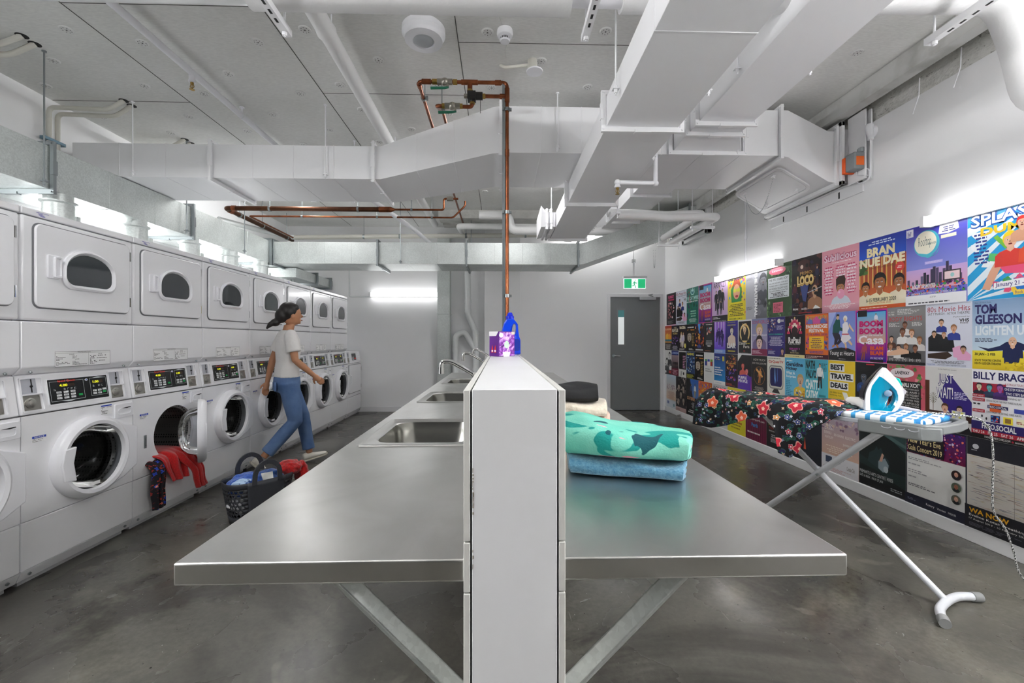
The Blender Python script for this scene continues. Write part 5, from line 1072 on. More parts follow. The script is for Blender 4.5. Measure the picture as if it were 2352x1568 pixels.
for s_, a_, pt_ in ((-1, Vector(LEG[-1][2]) + Vector((0, 0, .01)), .18), (1, Vector(LEG[1][2]) + Vector((0, .0, -.035)), -.85)):
    sh = shoe(a_, pt_).build('shoe', mat('shoe_white', '#d6d2c8', .7), ps, smooth=60, sub=1)
    b = shoe(a_, pt_); M_s = Matrix.Translation(a_) @ Matrix.Rotation(pt_, 4, 'X'); so = MB(M_s); so.prism([(-.036, -.08), (.036, -.08), (.047, .08), (.04, .15), (0, .178), (-.04, .15), (-.047, .08)], -.085, -.068); so.build('sole', mat('sole_cream', '#c4beb0', .7), sh, bevel=.006)
# ================================================================ IRONING BOARD
W0 = Vector((2.02, 1.95, 0)); AX = Vector((-.45, .893, 0)).normalized(); PX_ = Vector((AX.y, -AX.x, 0))   # PX_ points to the wall side
def bw(s, t, z): p = W0 + AX * s + PX_ * t; return (p.x, p.y, z)
ib = thing('ironing_board', 'ironing board with blue and white striped cover on white splayed legs', 'ironing board', (1.83, 2.44, 0))
def bo(sc_=0.):
    o = []; hwid = .172 + sc_
    for s, wd in [(0 - sc_, .13), (.03, .165), (.10, .172), (.6, .172), (.8, .155), (.95, .13), (1.08, .095), (1.16, .06), (1.2 + sc_, .02)]: o.append((s, wd + sc_))
    return o + [(s, -wd_) for s, wd_ in o[::-1]]
def m_cover():
    m = mat('board_cover', '#eaf2f6', .8); N, L, b = nodes(m)
    # crossing bands laid along the board
    def bands(rot, scale, lo, col, c, off):
        v = coord(N, L, (1, 1, 1), True, rot); w_ = N.new('ShaderNodeTexWave'); w_.inputs['Scale'].default_value = scale; w_.inputs['Phase Offset'].default_value = off; w_.inputs['Distortion'].default_value = 1.5; w_.inputs['Detail Scale'].default_value = .6; L.new(v, w_.inputs['Vector'])
        r = ramp(N, [(lo, 0.), (lo + .04, 1.)]); L.new(w_.outputs['Fac'], r.inputs[0]); return mixc(N, L, r.outputs[0], c, col)
    c = bands((0, 0, .95), 5.2, .60, '#3c96cc', '#eef4f7', 0); c = bands((0, 0, -.35), 3.4, .74, '#2478b4', c, 2); c = bands((0, 0, .95), 10.4, .86, '#f2f6f8', c, 1)
    L.new(c, b.inputs['Base Color']); return m
m = MB(); m.prism(bo(.003), .893, .92, fr=lambda a, b, h: bw(a, b, h)); m.build('padded_cover', m_cover(), ib, W=True, bevel=.010, seg=3)
m = MB(); m.ring(bo(.006), bo(-.03), .872, .893, fr=lambda a, b, h: bw(a, b, h)); m.prism(bo(-.01), .886, .8925, fr=lambda a, b, h: bw(a, b, h)); m.build('frame', GREYP, ib, W=True, bevel=.004)
# plastic iron rest at the wide end
RG = mat('rest_grey', '#7c7f80', .4)
m = MB(); m.prism([(.10, -.19), (-.01, -.19), (-.06, -.14), (-.075, 0), (-.06, .14), (-.01, .19), (.10, .19), (.06, .165), (.0, .16), (-.03, .12), (-.04, 0), (-.03, -.12), (.0, -.16), (.06, -.165)], .865, .905, fr=lambda a, b, h: bw(a, b, h)); m.build('iron_rest', RG, ib, W=True, bevel=.006)
m = MB(); m.prism([(.24, -.185), (.0, -.198), (-.06, -.15), (-.055, -.13), (.0, -.175), (.24, -.172)], .835, .895, fr=lambda a, b, h: bw(a, b, h)); m.build('side_tray', RG, ib, W=True, bevel=.008)
m = MB()
for s in (.02, .07, .12): m.tube([bw(s + .018 * math.cos(a), -.2, .880 + .008 * math.sin(a)) for a in [PI + PI * k / 8 for k in range(9)]], .002, 6)
m.build('rest_hook', GREYP, ib, W=True, split=.0)
LEGW = mat('leg_white', '#dfe1e6', .3, coat=.3)
PIV = Vector((1.83, 2.43, .52))
f1 = Vector((2.13, 2.02, .035)); top1 = f1 + (PIV - f1) * 1.72
m = MB(); m.tube([f1, PIV, top1], .0155, 16); m.build('leg', LEGW, ib, W=True)
fp = [f1 - PX_ * .20 + AX * -.055, f1 - PX_ * .12 - AX * .01, f1, f1 + PX_ * .12 - AX * .01, f1 + PX_ * .20 - AX * .055]; fp = [Vector((p.x, p.y, zz)) for p, zz in zip(fp, (.024, .03, .034, .03, .024))]
MB().tube(fillet(fp, .06), .019, 18).build('foot_bar', LEGW, ib, W=True)
for e, q in ((0, 1), (4, 3)): d = (fp[e] - fp[q]).normalized(); MB().cyl(fp[e] - d * .03, fp[e] + d * .012, .0225, .0225, 20).build('foot_cap', RUBBER, ib, W=True)
T2 = Vector((1.87, 2.05, .872)); F2 = Vector((1.775, 3.04, .03)); d2 = (F2 - T2)
# second leg goes through the pivot
PV2 = T2.lerp(F2, (T2.z - PIV.z) / (T2.z - F2.z)); sh_ = PIV - PV2; T2 += sh_ * .6; F2 += sh_ * .6
for s_ in (-.026, .026):
    o_ = PX_ * s_; MB().tube([T2 + o_, F2 + o_], .0145, 16).build('leg', LEGW, ib, W=True)
MB().tube([F2 - PX_ * .2, F2, F2 + PX_ * .2], .018, 16).build('foot_bar', LEGW, ib, W=True)
for q in (-1, 1): MB().cyl(F2 + PX_ * q * .18, F2 + PX_ * q * .215, .022, n=18).build('foot_cap', RUBBER, ib, W=True)
m = MB(); m.cyl(PIV - PX_ * .05, PIV + PX_ * .05, .006, n=10); m.ell(PIV - PX_ * .045, .007, .007, .007, 10, 6); m.build('pivot_bolt', GSTEEL, ib, W=True)
m = MB(); m.box(-.05, .05, -.12, .12, .855, .872); m.M = None; m.v = [Vector(bw(.12 + p.x, p.y, p.z)) for p in m.v]; m.build('leg_bracket', RG, ib, W=True, bevel=.004)
# iron standing on its heel
ir = thing('steam_iron', 'teal and white steam iron standing upright on the ironing board', 'iron', (1.93, 2.15, .921))
rd = Vector((.86, -.51, 0)).normalized(); nd = Vector((rd.y, -rd.x, 0))     # nd points to the camera side
if nd.y > 0: nd = -nd
S = .000272; ic = lambda l: [((x - 560) * S, (1105 - y) * S) for x, y in l]
IF = lambda a, b, h: tuple(rd * a + nd * h + Vector((0, 0, b)))
outer = ic([(580, 285), (500, 375), (430, 480), (370, 570), (320, 670), (285, 780), (278, 900), (285, 1085), (300, 1105), (735, 1105), (780, 1060), (830, 960), (865, 870), (872, 780), (850, 680), (800, 570), (740, 470), (680, 390), (620, 310)])
inner = ic([(510, 450), (455, 540), (400, 640), (378, 750), (370, 900), (372, 1085), (680, 1095), (730, 1000), (770, 880), (772, 800), (750, 710), (700, 640), (640, 570), (570, 500)])
hole_ = ic([(672, 690), (710, 760), (722, 830), (710, 910), (680, 970), (640, 1005), (618, 1008), (640, 930), (655, 850), (658, 760)])
hc = Vector((sum(p[0] for p in hole_) / len(hole_), sum(p[1] for p in hole_) / len(hole_)))
Ri, Rh = resample(inner, 90, hc), resample(hole_, 90, hc); Ro = resample(outer, 90, hc)
m = MB(); m.loft([[IF(a, b, -.034) for a, b in Ri], [IF(a, b, .034) for a, b in Ri], [IF(a, b, .03) for a, b in [tuple(Vector(p).lerp(Vector(q), .6)) for p, q in zip(Ri, Rh)]], [IF(a, b, .012) for a, b in Rh], [IF(a, b, -.012) for a, b in Rh], [IF(a, b, -.03) for a, b in [tuple(Vector(p).lerp(Vector(q), .6)) for p, q in zip(Ri, Rh)]]], closed=True)
m.build('water_tank', mat('tank_teal', '#0aa0c4', .08, coat=.8, trans=.25), ir, smooth=45)
m = MB(); m.loft([[IF(a, b, -.022) for a, b in Ro], [IF(a, b, .022) for a, b in Ro], [IF(a, b, .038) for a, b in [tuple(Vector(p).lerp(Vector(q), .25)) for p, q in zip(Ro, Ri)]], [IF(a, b, .036) for a, b in Ri], [IF(a, b, -.036) for a, b in Ri], [IF(a, b, -.038) for a, b in [tuple(Vector(p).lerp(Vector(q), .25)) for p, q in zip(Ro, Ri)]]], closed=True)
m.build('shell', mat('iron_white', '#f0f0f2', .2, coat=.4), ir, smooth=50)
sp_ = ic([(580, 280), (500, 370), (430, 475), (365, 570), (315, 670), (278, 780), (270, 900)]); sq = ic([(572, 272), (490, 362), (420, 467), (354, 562), (303, 664), (265, 778), (258, 902)])
m = MB(); m.loft([[IF(*p, -.05 * min(1, .1 + i * .16)), IF(*p, .05 * min(1, .1 + i * .16)), IF(*q, .05 * min(1, .1 + i * .16)), IF(*q, -.05 * min(1, .1 + i * .16))] for i, (p, q) in enumerate(zip(sp_, sq))]); m.build('soleplate', mat('sole_dark', '#3b3a3c', .25, .8), ir)
m = MB(); c0 = ic([(630, 765)])[0]; m.lathe([(.0155, 0), (.0155, .006), (.011, .010), (.003, .011)], IF(*c0, .031), tuple(nd), 28); m.build('dial', mat('dial_grey', '#7d96ad', .35), ir)
m = MB(); m.prism(ic([(705, 455), (810, 490), (845, 590), (830, 655), (790, 660)]), -.016, .016, fr=IF); m.build('fill_cap', mat('cap_teal', '#10a89c', .12, coat=.6), ir, bevel=.004)
m = MB(); m.prism(ic([(810, 700), (850, 620), (870, 680), (915, 720), (895, 775), (850, 780)]), -.012, .012, fr=IF); m.prism(ic([(660, 390), (690, 400), (705, 430), (670, 425)]), -.008, .008, fr=IF); m.build('steam_button', mat('button_grey', '#c7c3c8', .3), ir, bevel=.003, split=.0)
# cord
def m_cord():
    m = mat('cord_braid', '#e6e6e4', .8); N, L, b = nodes(m); ck = N.new('ShaderNodeTexChecker'); ck.inputs['Scale'].default_value = 210; ck.inputs[1].default_value = (.8, .8, .78, 1); ck.inputs[2].default_value = (.02, .02, .02, 1)
    L.new(coord(N, L, (1, 1, .8), rot=(.5, .6, .2)), ck.inputs['Vector']); L.new(ck.outputs[0], b.inputs['Base Color']); return m
cp_ = [(2.0, 2.1, .945), (2.05, 2.03, .932), (2.12, 1.98, .930), (2.19, 1.93, .918), (2.245, 1.93, .85), (2.28, 1.95, .72), (2.30, 1.97, .58), (2.33, 1.99, .47), (2.40, 2.0, .38), (2.44, 2.0, .27), (2.47, 2.0, .17), (2.56, 2.0, .07), (2.66, 1.97, .012), (2.75, 1.8, .006), (2.72, 1.6, .006)]
def crom(P, n=6):
    P = [Vector(p) for p in P]; out = []
    for i in range(len(P) - 1):
        a, b_, c_, d = P[max(i - 1, 0)], P[i], P[i + 1], P[min(i + 2, len(P) - 1)]
        for k in range(n): t = k / n; out.append(.5 * ((2 * b_) + (c_ - a) * t + (2 * a - 5 * b_ + 4 * c_ - d) * t * t + (3 * b_ - a - 3 * c_ + d) * t ** 3))
    return out + [P[-1]]
cdt = thing('iron_cord', 'black and white braided cord trailing from the iron to the floor', 'cord', (2.2, 1.93, .9))
MB().tube(crom(cp_), .0042, 8).build('braided_cord', m_cord(), cdt, W=True)
MB().tube([(1.985, 2.115, .945), (2.03, 2.05, .936)], [.009, .0065], 12).build('cord_grip', mat('grip_grey', '#c0bcc4', .4), cdt, W=True)
# floral garment over the nose end
FL2 = m_floral('floral_dark', [(13, 2, .40, .5, 1.6, ['#10332e', '#171f48', '#1f1748', '#174436'], '#2f6a58', .75), (19, 2, .30, .5, 1.8, ['#1c1648', '#1c5040'], '#2c7a60', .5), (34, 4, .24, .3, 1, ['#c9a070', '#a82a3c', '#e0e0ea', '#2a5a90'], '#f0e8e0', .35),
    (18, 5, .28, .2, 1, ['#c98a4a', '#2a3a80', '#c03048'], '#f6f2ee', .25), (8.5, 5, .34, .16, 1, ['#d02c40', '#e0603c', '#c82840'], '#f6c8b4', .5)], '#0b0911')
def bwid(s):
    P_ = [(0, .165), (.1, .172), (.6, .172), (.8, .155), (.95, .13), (1.08, .095), (1.16, .06), (1.21, .01)]
    for (a, wa), (b_, wb) in zip(P_, P_[1:]):
        if s <= b_: return wa + (wb - wa) * (s - a) / (b_ - a)
    return .01
def dropf(s):   # hang on the camera side as a function of the distance along the board
    P_ = [(.28, .0), (.34, .05), (.40, .085), (.46, .14), (.50, .25), (.545, .29), (.60, .27), (.625, .10), (.68, .085), (.80, .12), (.95, .185), (1.08, .225), (1.2, .225), (1.27, .16)]
    for (a, wa), (b_, wb) in zip(P_, P_[1:]):
        if s <= b_: return wa + (wb - wa) * (s - a) / (b_ - a)
    return .19
def cloth(u, v):
    s = .30 + .925 * u; w_ = max(bwid(min(s, 1.17)) + .006, .05); ripple = .010 * math.sin(s * 23) + .006 * math.sin(s * 41 + 1)
    n1 = .42
    if v < n1:
        q = 1 - v / n1; d = dropf(s) * q; t = -(w_ + max(0, .11 - w_) * min(1, q * 4) + .004 + (.02 + ripple) * q); z = .922 - d
        if q > .0: t -= .012 * math.sin(min(1, q * 3) * PI / 2)
    elif v < .85:
        q = (v - n1) / (.85 - n1); t = -w_ + 2 * w_ * q; z = .9285 + .005 * math.sin(s * 31 + q * 5) + .004 * math.sin(s * 13 + q * 9) + .004 * math.sin(q * PI) + .02 * math.exp(-((s - .42) / .06) ** 2) * math.sin(q * PI)
    else:
        q = (v - .85) / .15; t = w_ + .004 + (.012 + ripple) * q; z = .922 - .09 * q
    over = max(0, s - 1.2)
    return bw(min(s, 1.235) if v > .3 else s * 1.0, t, z - over * .9)
m = MB(); m.grid(cloth, 96, 60); fg = m.build('floral_garment', FL2, smooth=80, solid=.003); 
me_ = fg.data; uvl = me_.uv_layers.new(name='UVMap')
for lp in me_.loops:
    i_, j_ = lp.vertex_index % 97, lp.vertex_index // 97; s_ = .30 + .925 * i_ / 96; v_ = j_ / 60; d_ = -dropf(s_) * (1 - v_ / .42) if v_ < .42 else ((v_ - .42) / .43 * 2 * bwid(min(s_, 1.17)) if v_ < .85 else 2 * bwid(min(s_, 1.17)) + (v_ - .85) * .6)
    uvl.data[lp.index].uv = (s_, d_)
tag(fg, 'dark floral garment draped over the narrow end of the ironing board', 'clothing')
m = MB(); m.tube([bw(.36, .03, .945), bw(.31, .0, .955), bw(.27, -.01, .945), bw(.24, -.03, .935)], [.03, .026, .03, .012], 12)
tag(m.build('white_collar', mat('collar_white', '#efeeea', .8, bump=(30, .4, .004)), smooth=60), 'small bundle of white fabric at the end of the floral garment', 'cloth')
# ================================================================ POSTERS ON THE RIGHT WALL
def m_print():
    m = mat('printed_paper', '#ffffff', .38, coat=.15); N, L, b = nodes(m); a = N.new('ShaderNodeAttribute'); a.attribute_name = 'ink'; L.new(a.outputs['Color'], b.inputs['Base Color']); return m
PRINT = m_print(); STEP = .00004
class Po:
    def __init__(s, w, h): s.w, s.h = w, h; s.v = []; s.f = []; s.c = []; s.k = 1
    def _a(s, pts, faces, cols):
        n = len(s.v); z = .0009 + s.k * STEP; s.k += 1
        s.v += [(min(max(x, 0), 1) * s.w, min(max(y, 0), 1) * s.h, z) for x, y in pts]
        for f in faces: s.f.append([n + i for i in f]); s.c.append([cols if isinstance(cols, str) else cols[i] for i in f])
        return s
    def pg(s, pts, c): return s._a(pts, [tuple(range(len(pts)))], c)
    def R(s, x, y, w, h, c): return s.pg([(x, y), (x + w, y), (x + w, y + h), (x, y + h)], c)
    def G(s, x, y, w, h, c0, c1): return s._a([(x, y), (x + w, y), (x + w, y + h), (x, y + h)], [(0, 1, 2, 3)], [c0, c0, c1, c1])
    def E(s, cx, cy, rx, ry, c, n=18): return s.pg([(cx + rx * math.cos(2 * PI * k / n), cy + ry * math.sin(2 * PI * k / n)) for k in range(n)], c)
    def T(s, x, y, w, h, t, c, b=.02):
        vs, fs = glyphs(t, b); return s._a([(x + a * w, y + q * h) for a, q in vs], fs, c)
    def V(s, x, y, w, h, t, c, b=.02):      # text running down
        vs, fs = glyphs(t, b); return s._a([(x + q * w, y + (1 - a) * h) for a, q in vs], [f[::-1] for f in fs], c)
    def L(s, x0, x1, y0, y1, n, c, seed=1, al=0):
        r = random.Random(seed * 31 + n); P_ = []; F_ = []; dy = (y1 - y0) / n
        for i in range(n):
            ww = (x1 - x0) * r.uniform(.55, 1); xa = x0 if al == 0 else (x0 + x1 - ww) / 2; x = xa; yb = y0 + dy * i
            while x < xa + ww - .005:
                q = min(r.uniform(.03, .10), xa + ww - x); k = len(P_); P_ += [(x, yb), (x + q, yb), (x + q, yb + dy * .5), (x, yb + dy * .5)]; F_.append((k, k + 1, k + 2, k + 3)); x += q + .016
        return s._a(P_, F_, c)
    def N(s, x, y, w, h, n, cols, seed=1, a=.02, b_=.06):
        r = random.Random(seed)
        for i in range(n):
            cx, cy, rr = x + r.random() * w, y + r.random() * h, r.uniform(a, b_); m = r.choice((4, 5, 6, 7)); o = r.uniform(0, 6)
            s.pg([(min(max(cx + rr * r.uniform(.5, 1.1) * math.cos(o + 2 * PI * k / m), x), x + w), min(max(cy + rr * .72 * r.uniform(.5, 1.1) * math.sin(o + 2 * PI * k / m), y), y + h)) for k in range(m)], r.choice(cols))
        return s
    def H(s, cx, cy, q, skin, hair, shirt, mouth='#8a3a34', bald=0):   # head and shoulders, q = head half width
        A = s.w / s.h; e = lambda a, b, c_, d, col: s.E(cx + a * q, cy + b * q * A, c_ * q, d * q * A, col)
        s.pg([(cx + a * q, cy + b * q * A) for a, b in ((-2.3, -4.2), (-2.2, -2.3), (-1.6, -1.75), (-.55, -1.4), (-.5, -.8), (.5, -.8), (.55, -1.4), (1.6, -1.75), (2.2, -2.3), (2.3, -4.2))], shirt)
        s.pg([(cx + a * q, cy + b * q * A) for a, b in ((-.45, -.7), (.45, -.7), (.5, -1.5), (0, -1.9), (-.5, -1.5))], skin)
        if not bald: e(0, .35, 1.12, 1.25, hair)
        e(0, 0, .92, 1.22, skin); 
        if not bald: s.pg([(cx + a * q, cy + b * q * A) for a, b in ((-1, .4), (-.5, .75), (.4, .8), (1, .4), (.8, 1.25), (0, 1.5), (-.8, 1.25))], hair)
        for t in (-.36, .36): e(t, .12, .16, .09, '#f4f0ee'); e(t, .12, .08, .09, '#1d1614'); s.pg([(cx + (t + a) * q, cy + b * q * A) for a, b in ((-.2, .3), (.2, .3), (.18, .38), (-.18, .38))], hair if not bald else '#4a3a30')
        s.pg([(cx + a * q, cy + b * q * A) for a, b in ((-.08, .0), (.08, .0), (.16, -.28), (-.16, -.28))], '#8d5f48'); e(0, -.58, .3, .13, mouth); return s
    def F(s, cx, y0, hgt, top, bot, skin, hair, lean=0.):             # standing figure
        A = s.w / s.h; u = hgt; X = lambda a, b: (cx + (a + lean * b) * u / A * .9, y0 + b * u)
        s.pg([X(-.11, .50), X(.11, .50), X(.13, .02), X(.05, .02), X(.01, .42), X(-.05, .02), X(-.14, .02)], bot)
        s.pg([X(-.12, .48), X(.12, .48), X(.17, .80), X(.05, .85), X(-.05, .85), X(-.17, .80)], top)
        s.pg([X(-.17, .80), X(-.12, .78), X(-.17, .45), X(-.23, .46)], top); s.pg([X(.17, .80), X(.12, .78), X(.17, .45), X(.23, .46)], top)
        s.E(*X(-.2, .43), .03 * u / A, .025 * u, skin); s.E(*X(.2, .43), .03 * u / A, .025 * u, skin)
        s.E(*X(0, .93), .062 * u / A, .085 * u, hair); s.E(*X(0, .91), .05 * u / A, .068 * u, skin); return s
def put(name, label, gr, Y1, z0, w, h, bg, draw):
    p = Po(w, h)
    if isinstance(bg, tuple): p.G(0, 0, 1, 1, bg[0], bg[1])
    else: p.R(0, 0, 1, 1, bg)
    draw(p)
    vs = [(0, 0, 0), (w, 0, 0), (w, h, 0), (0, h, 0), (0, 0, .0009), (w, 0, .0009), (w, h, .0009), (0, h, .0009)]
    fs = [[3, 2, 1, 0], [0, 1, 5, 4], [1, 2, 6, 5], [2, 3, 7, 6], [3, 0, 4, 7], [4, 5, 6, 7]]; n = 8
    vs += p.v; allf = fs + [[n + i for i in f] for f in p.f]; cols = [['#f0efec'] * 4] * 6 + p.c
    me = bpy.data.meshes.new('poster'); me.from_pydata(vs, [], allf); me.materials.append(PRINT)
    at = me.color_attributes.new('ink', 'FLOAT_COLOR', 'CORNER'); buf = []; cc = {}
    for f in cols:
        for c in f:
            if c not in cc: cc[c] = (*lin(c), 1)
            buf += cc[c]
    at.data.foreach_set('color', buf)
    o = bpy.data.objects.new(name, me); COL.objects.link(o)
    o.matrix_world = Matrix(((0, 0, -1, XR - .0005), (-1, 0, 0, Y1), (0, 1, 0, z0), (0, 0, 0, 1)))
    tag(o, label, 'poster', gr); return o
PG = 'event posters pasted in rows on the right wall'
# row 1: tall posters under the battens.  far -> near
WH, BK, NV, YE, PK = '#f2f1ee', '#131214', '#1f1a5c', '#f0d818', '#e88aa8'
def d_funk(p): p.T(.2, .84, .6, .09, 'FUNKY', '#d84a80', .05).R(.2, .77, .6, .05, '#b02858').N(.15, .22, .7, .5, 40, ['#c9767a', '#8a3a40', '#e8b0b0', '#5a2028', '#f0dcd8'], 3, .03, .08).L(.15, .85, .06, .16, 5, '#8b8a88', 2).R(0, 0, 1, .03, '#f0c0dc')
def d_80(p):
    p.T(.04, .87, .92, .085, '80s Movie Hits', '#a83246', .0).T(.05, .82, .90, .038, 'SAT 7 MARCH - ASTOR THEATRE', '#26262c', .0).R(.03, .985, .94, .004, '#8a8a90')
    p.T(.62, .765, .33, .025, 'Performed by', '#33333a', 0).T(.74, .70, .2, .05, 'VHS', '#222226', .03) if False else p.T(.62, .765, .33, .025, 'Performed by', '#33333a', 0).T(.74, .70, .2, .05, 'VHS', '#222226', .03)
    p.T(.76, .675, .16, .02, 'Pirates', '#33333a', .02); p.pg([(.06, .24), (.06, .46), (.2, .54), (.4, .5), (.62, .42), (.66, .24)], '#17171b').pg([(.05, .2), (.5, .24), (.6, .18), (.45, .12), (.05, .13)], '#3d2a22')
    p.pg([(.62, .16), (.6, .3), (.75, .34), (.98, .2), (.97, .12)], '#e6a8cc'); p.H(.36, .70, .052, '#d9a888', '#3a2820', '#24378c'); p.H(.63, .60, .06, '#d4a080', '#9a6a48', '#2b3d94'); p.H(.2, .52, .05, '#d0a080', '#2a1a14', '#17171b'); p.H(.42, .50, .045, '#d8aa8a', '#a0704c', '#1c1c20'); p.H(.83, .28, .055, '#c99878', '#241612', '#e6a8cc')
    p.L(.1, .9, .055, .10, 4, '#4a4a52', 5, 1).T(.28, .02, .6, .02, 'ASTORTHEATREPERTH.COM', '#50607a', 0).T(.03, .02, .2, .02, 'TICKETEK', '#3a70b8', 0)
def d_cat(p):
    p.N(0, 0, .4, 1, 20, ['#8e3a40', '#403a68', '#7a5a78'], 5, .04, .1).N(.1, .1, .9, .8, 30, ['#157a58', '#1d6a70', '#0f5a48'], 7, .04, .12)
    p.pg([(.35, .86), (.38, .99), (.45, .91), (.52, 1), (.58, .91), (.66, .99), (.68, .86), (.6, .8), (.44, .8)], '#bfe8e4').pg([(.40, .86), (.42, .93), (.52, .88), (.62, .93), (.63, .86), (.57, .82), (.46, .82)], '#1d7f86').T(.0, .66, 1, .1, 'THE CAT EMPIRE', '#bdece8', .02).T(.02, .6, .92, .04, 'NEW ALBUM OUT NOW', '#f0f8f6', .03).L(.3, .85, .2, .4, 3, '#9cd8bc', 3, 1).L(.2, .85, .05, .16, 5, '#dcefe6', 4, 1)
def d_boom(p):
    p.R(.03, .02, .94, .95, '#2a12a0').G(.05, .35, .9, .6, '#e0a080', '#58b8e8').G(.05, .03, .9, .34, '#200a90', '#b0288c').R(.08, .87, .3, .12, '#16141c').T(.11, .93, .24, .03, 'BOOM ARTS' if False else 'HOLLANDS', '#55545c', 0) if False else p.R(.03, .02, .94, .95, '#2a12a0').G(.05, .35, .9, .6, '#e0a080', '#58b8e8').G(.05, .03, .9, .34, '#200a90', '#b0288c').R(.08, .87, .3, .12, '#16141c')
    p.F(.66, .70, .22, '#e8e4f0', '#d8a888', '#d8a888', '#2a1a18'); p.T(.13, .67, .74, .12, 'BOOM', '#c8186c', .06).T(.13, .53, .74, .12, 'BOOM', '#c8186c', .06).T(.1, .34, .8, .17, 'Casa', '#f6f2f8', .03).T(.36, .50, .5, .028, 'in the house of', '#f6f2f8', .01)
    p.T(.48, .23, .4, .075, 'BLAM', '#e05a28', .06).T(.48, .14, .4, .075, 'BLAM', '#e05a28', .06).F(.24, .03, .34, '#b04a58', '#9a5038', '#a86848', '#3a1c18', .2).T(.48, .065, .4, .04, 'ON SALE NOW', '#f0ecf8', .0).R(.48, .01, .4, .045, '#15131a')
def d_ara(p):
    p.T(.1, .82, .75, .13, 'ARAVZI', '#151318', -.0); [p.F(x, y, h_, '#15141c', '#18171f', '#c8a890', '#1a1418') for x, y, h_ in ((.28, .26, .5), (.5, .3, .55), (.68, .26, .52))]; [p.F(x, .16, .34, '#1c1d2c', '#20212f', '#c8a890', '#1a1418') for x in (.38, .6)]; p.R(0, 0, 1, .15, '#17141a').L(.05, .6, .07, .13, 2, WH, 3).L(.05, .95, .01, .04, 1, '#a0a0a8', 4)
def d_bass(p):
    p.N(0, 0, 1, 1, 40, ['#58b0d8', '#c848a0', '#f0d030', '#8a3a98', '#f08a40'], 8, .04, .1).pg([(.25, .3), (.2, .7), (.4, .88), (.65, .88), (.8, .7), (.78, .3)], '#3f9a4c').pg([(.25, .75), (.4, .92), (.66, .9), (.78, .72), (.5, .8)], '#c8502c')
    p.E(.52, .64, .19, .17, '#eeb08c').E(.43, .67, .09, .045, '#e8e048').E(.62, .67, .09, .045, '#e8e048').E(.53, .54, .08, .028, '#c82840').R(.05, .07, .9, .34, '#f0dc20').T(.06, .88, .85, .09, 'BASS (M) CAMP', '#1c1830', .05)
    p.L(.08, .94, .1, .38, 8, '#1c1a14', 6, 1).R(0, 0, 1, .07, '#f2e428').T(.1, .02, .74, .035, 'BASSCAMP.COM.AU', '#2a2820', .01).T(.3, .38, .42, .08, 'PERTH', '#3a3a10', .05) if False else p.E(.52, .64, .19, .17, '#eeb08c').E(.43, .67, .09, .045, '#e8e048').E(.62, .67, .09, .045, '#e8e048').E(.53, .54, .08, .028, '#c82840').R(.05, .07, .9, .34, '#f0dc20').T(.06, .88, .85, .09, 'BASS (M) CAMP', '#1c1830', .05).L(.08, .94, .1, .38, 8, '#1c1a14', 6, 1).R(0, 0, 1, .07, '#f2e428').T(.1, .02, .74, .035, 'BASSCAMP.COM.AU', '#2a2820', .01)
def d_nat(p): p.G(.5, 0, .5, 1, '#606068', '#a8a8b2').H(.84, .74, .15, '#8b8b93', '#4a4a52', '#55555e', '#5a5a62').N(.6, .05, .4, .35, 14, ['#4c4c54', '#7c7c86', '#33333a'], 5, .05, .12).V(.44, .04, .14, .93, 'THE NATIONAL', '#fbfbfc', .06).L(.05, .4, .2, .27, 3, '#6a6a74', 3).L(.05, .4, .82, .88, 3, '#8a8a94', 5)
def d_lane(p, base='#3f5a3a', pk='#d86a80', box='#dfe4e8', ink_='#23232a'):
    p.N(0, 0, 1, 1, 90, [base, '#6a8a5a', '#26402a', '#8aa878', '#4a6a4a'], 3, .03, .08).E(.45, .88, .34, .075, pk).T(.24, .85, .44, .06, 'Laneway', '#f0e8ec' if base == '#3f5a3a' else '#1a1a1e', .0).R(.07, .36, .84, .4, box).T(.11, .685, .76, .055, 'THE 1975 | CHARLI XCX*', ink_, .01)
    for i, t in enumerate(('RUEL | EARL SWEATSHIRT | OCEAN ALLEY', 'TONES AND I | JPEGMAFIA', 'KING GIZZARD & THE LIZARD WIZARD', 'THE CHATS | MAHALIA | OLIVER TREE')): p.T(.12, .63 - i * .05, .74, .034, t, ink_, .0)
    p.L(.14, .86, .38, .48, 4, ink_, 4, 1).R(.28, .08, .4, .2, pk).L(.31, .65, .1, .26, 6, '#8e2f48', 5)
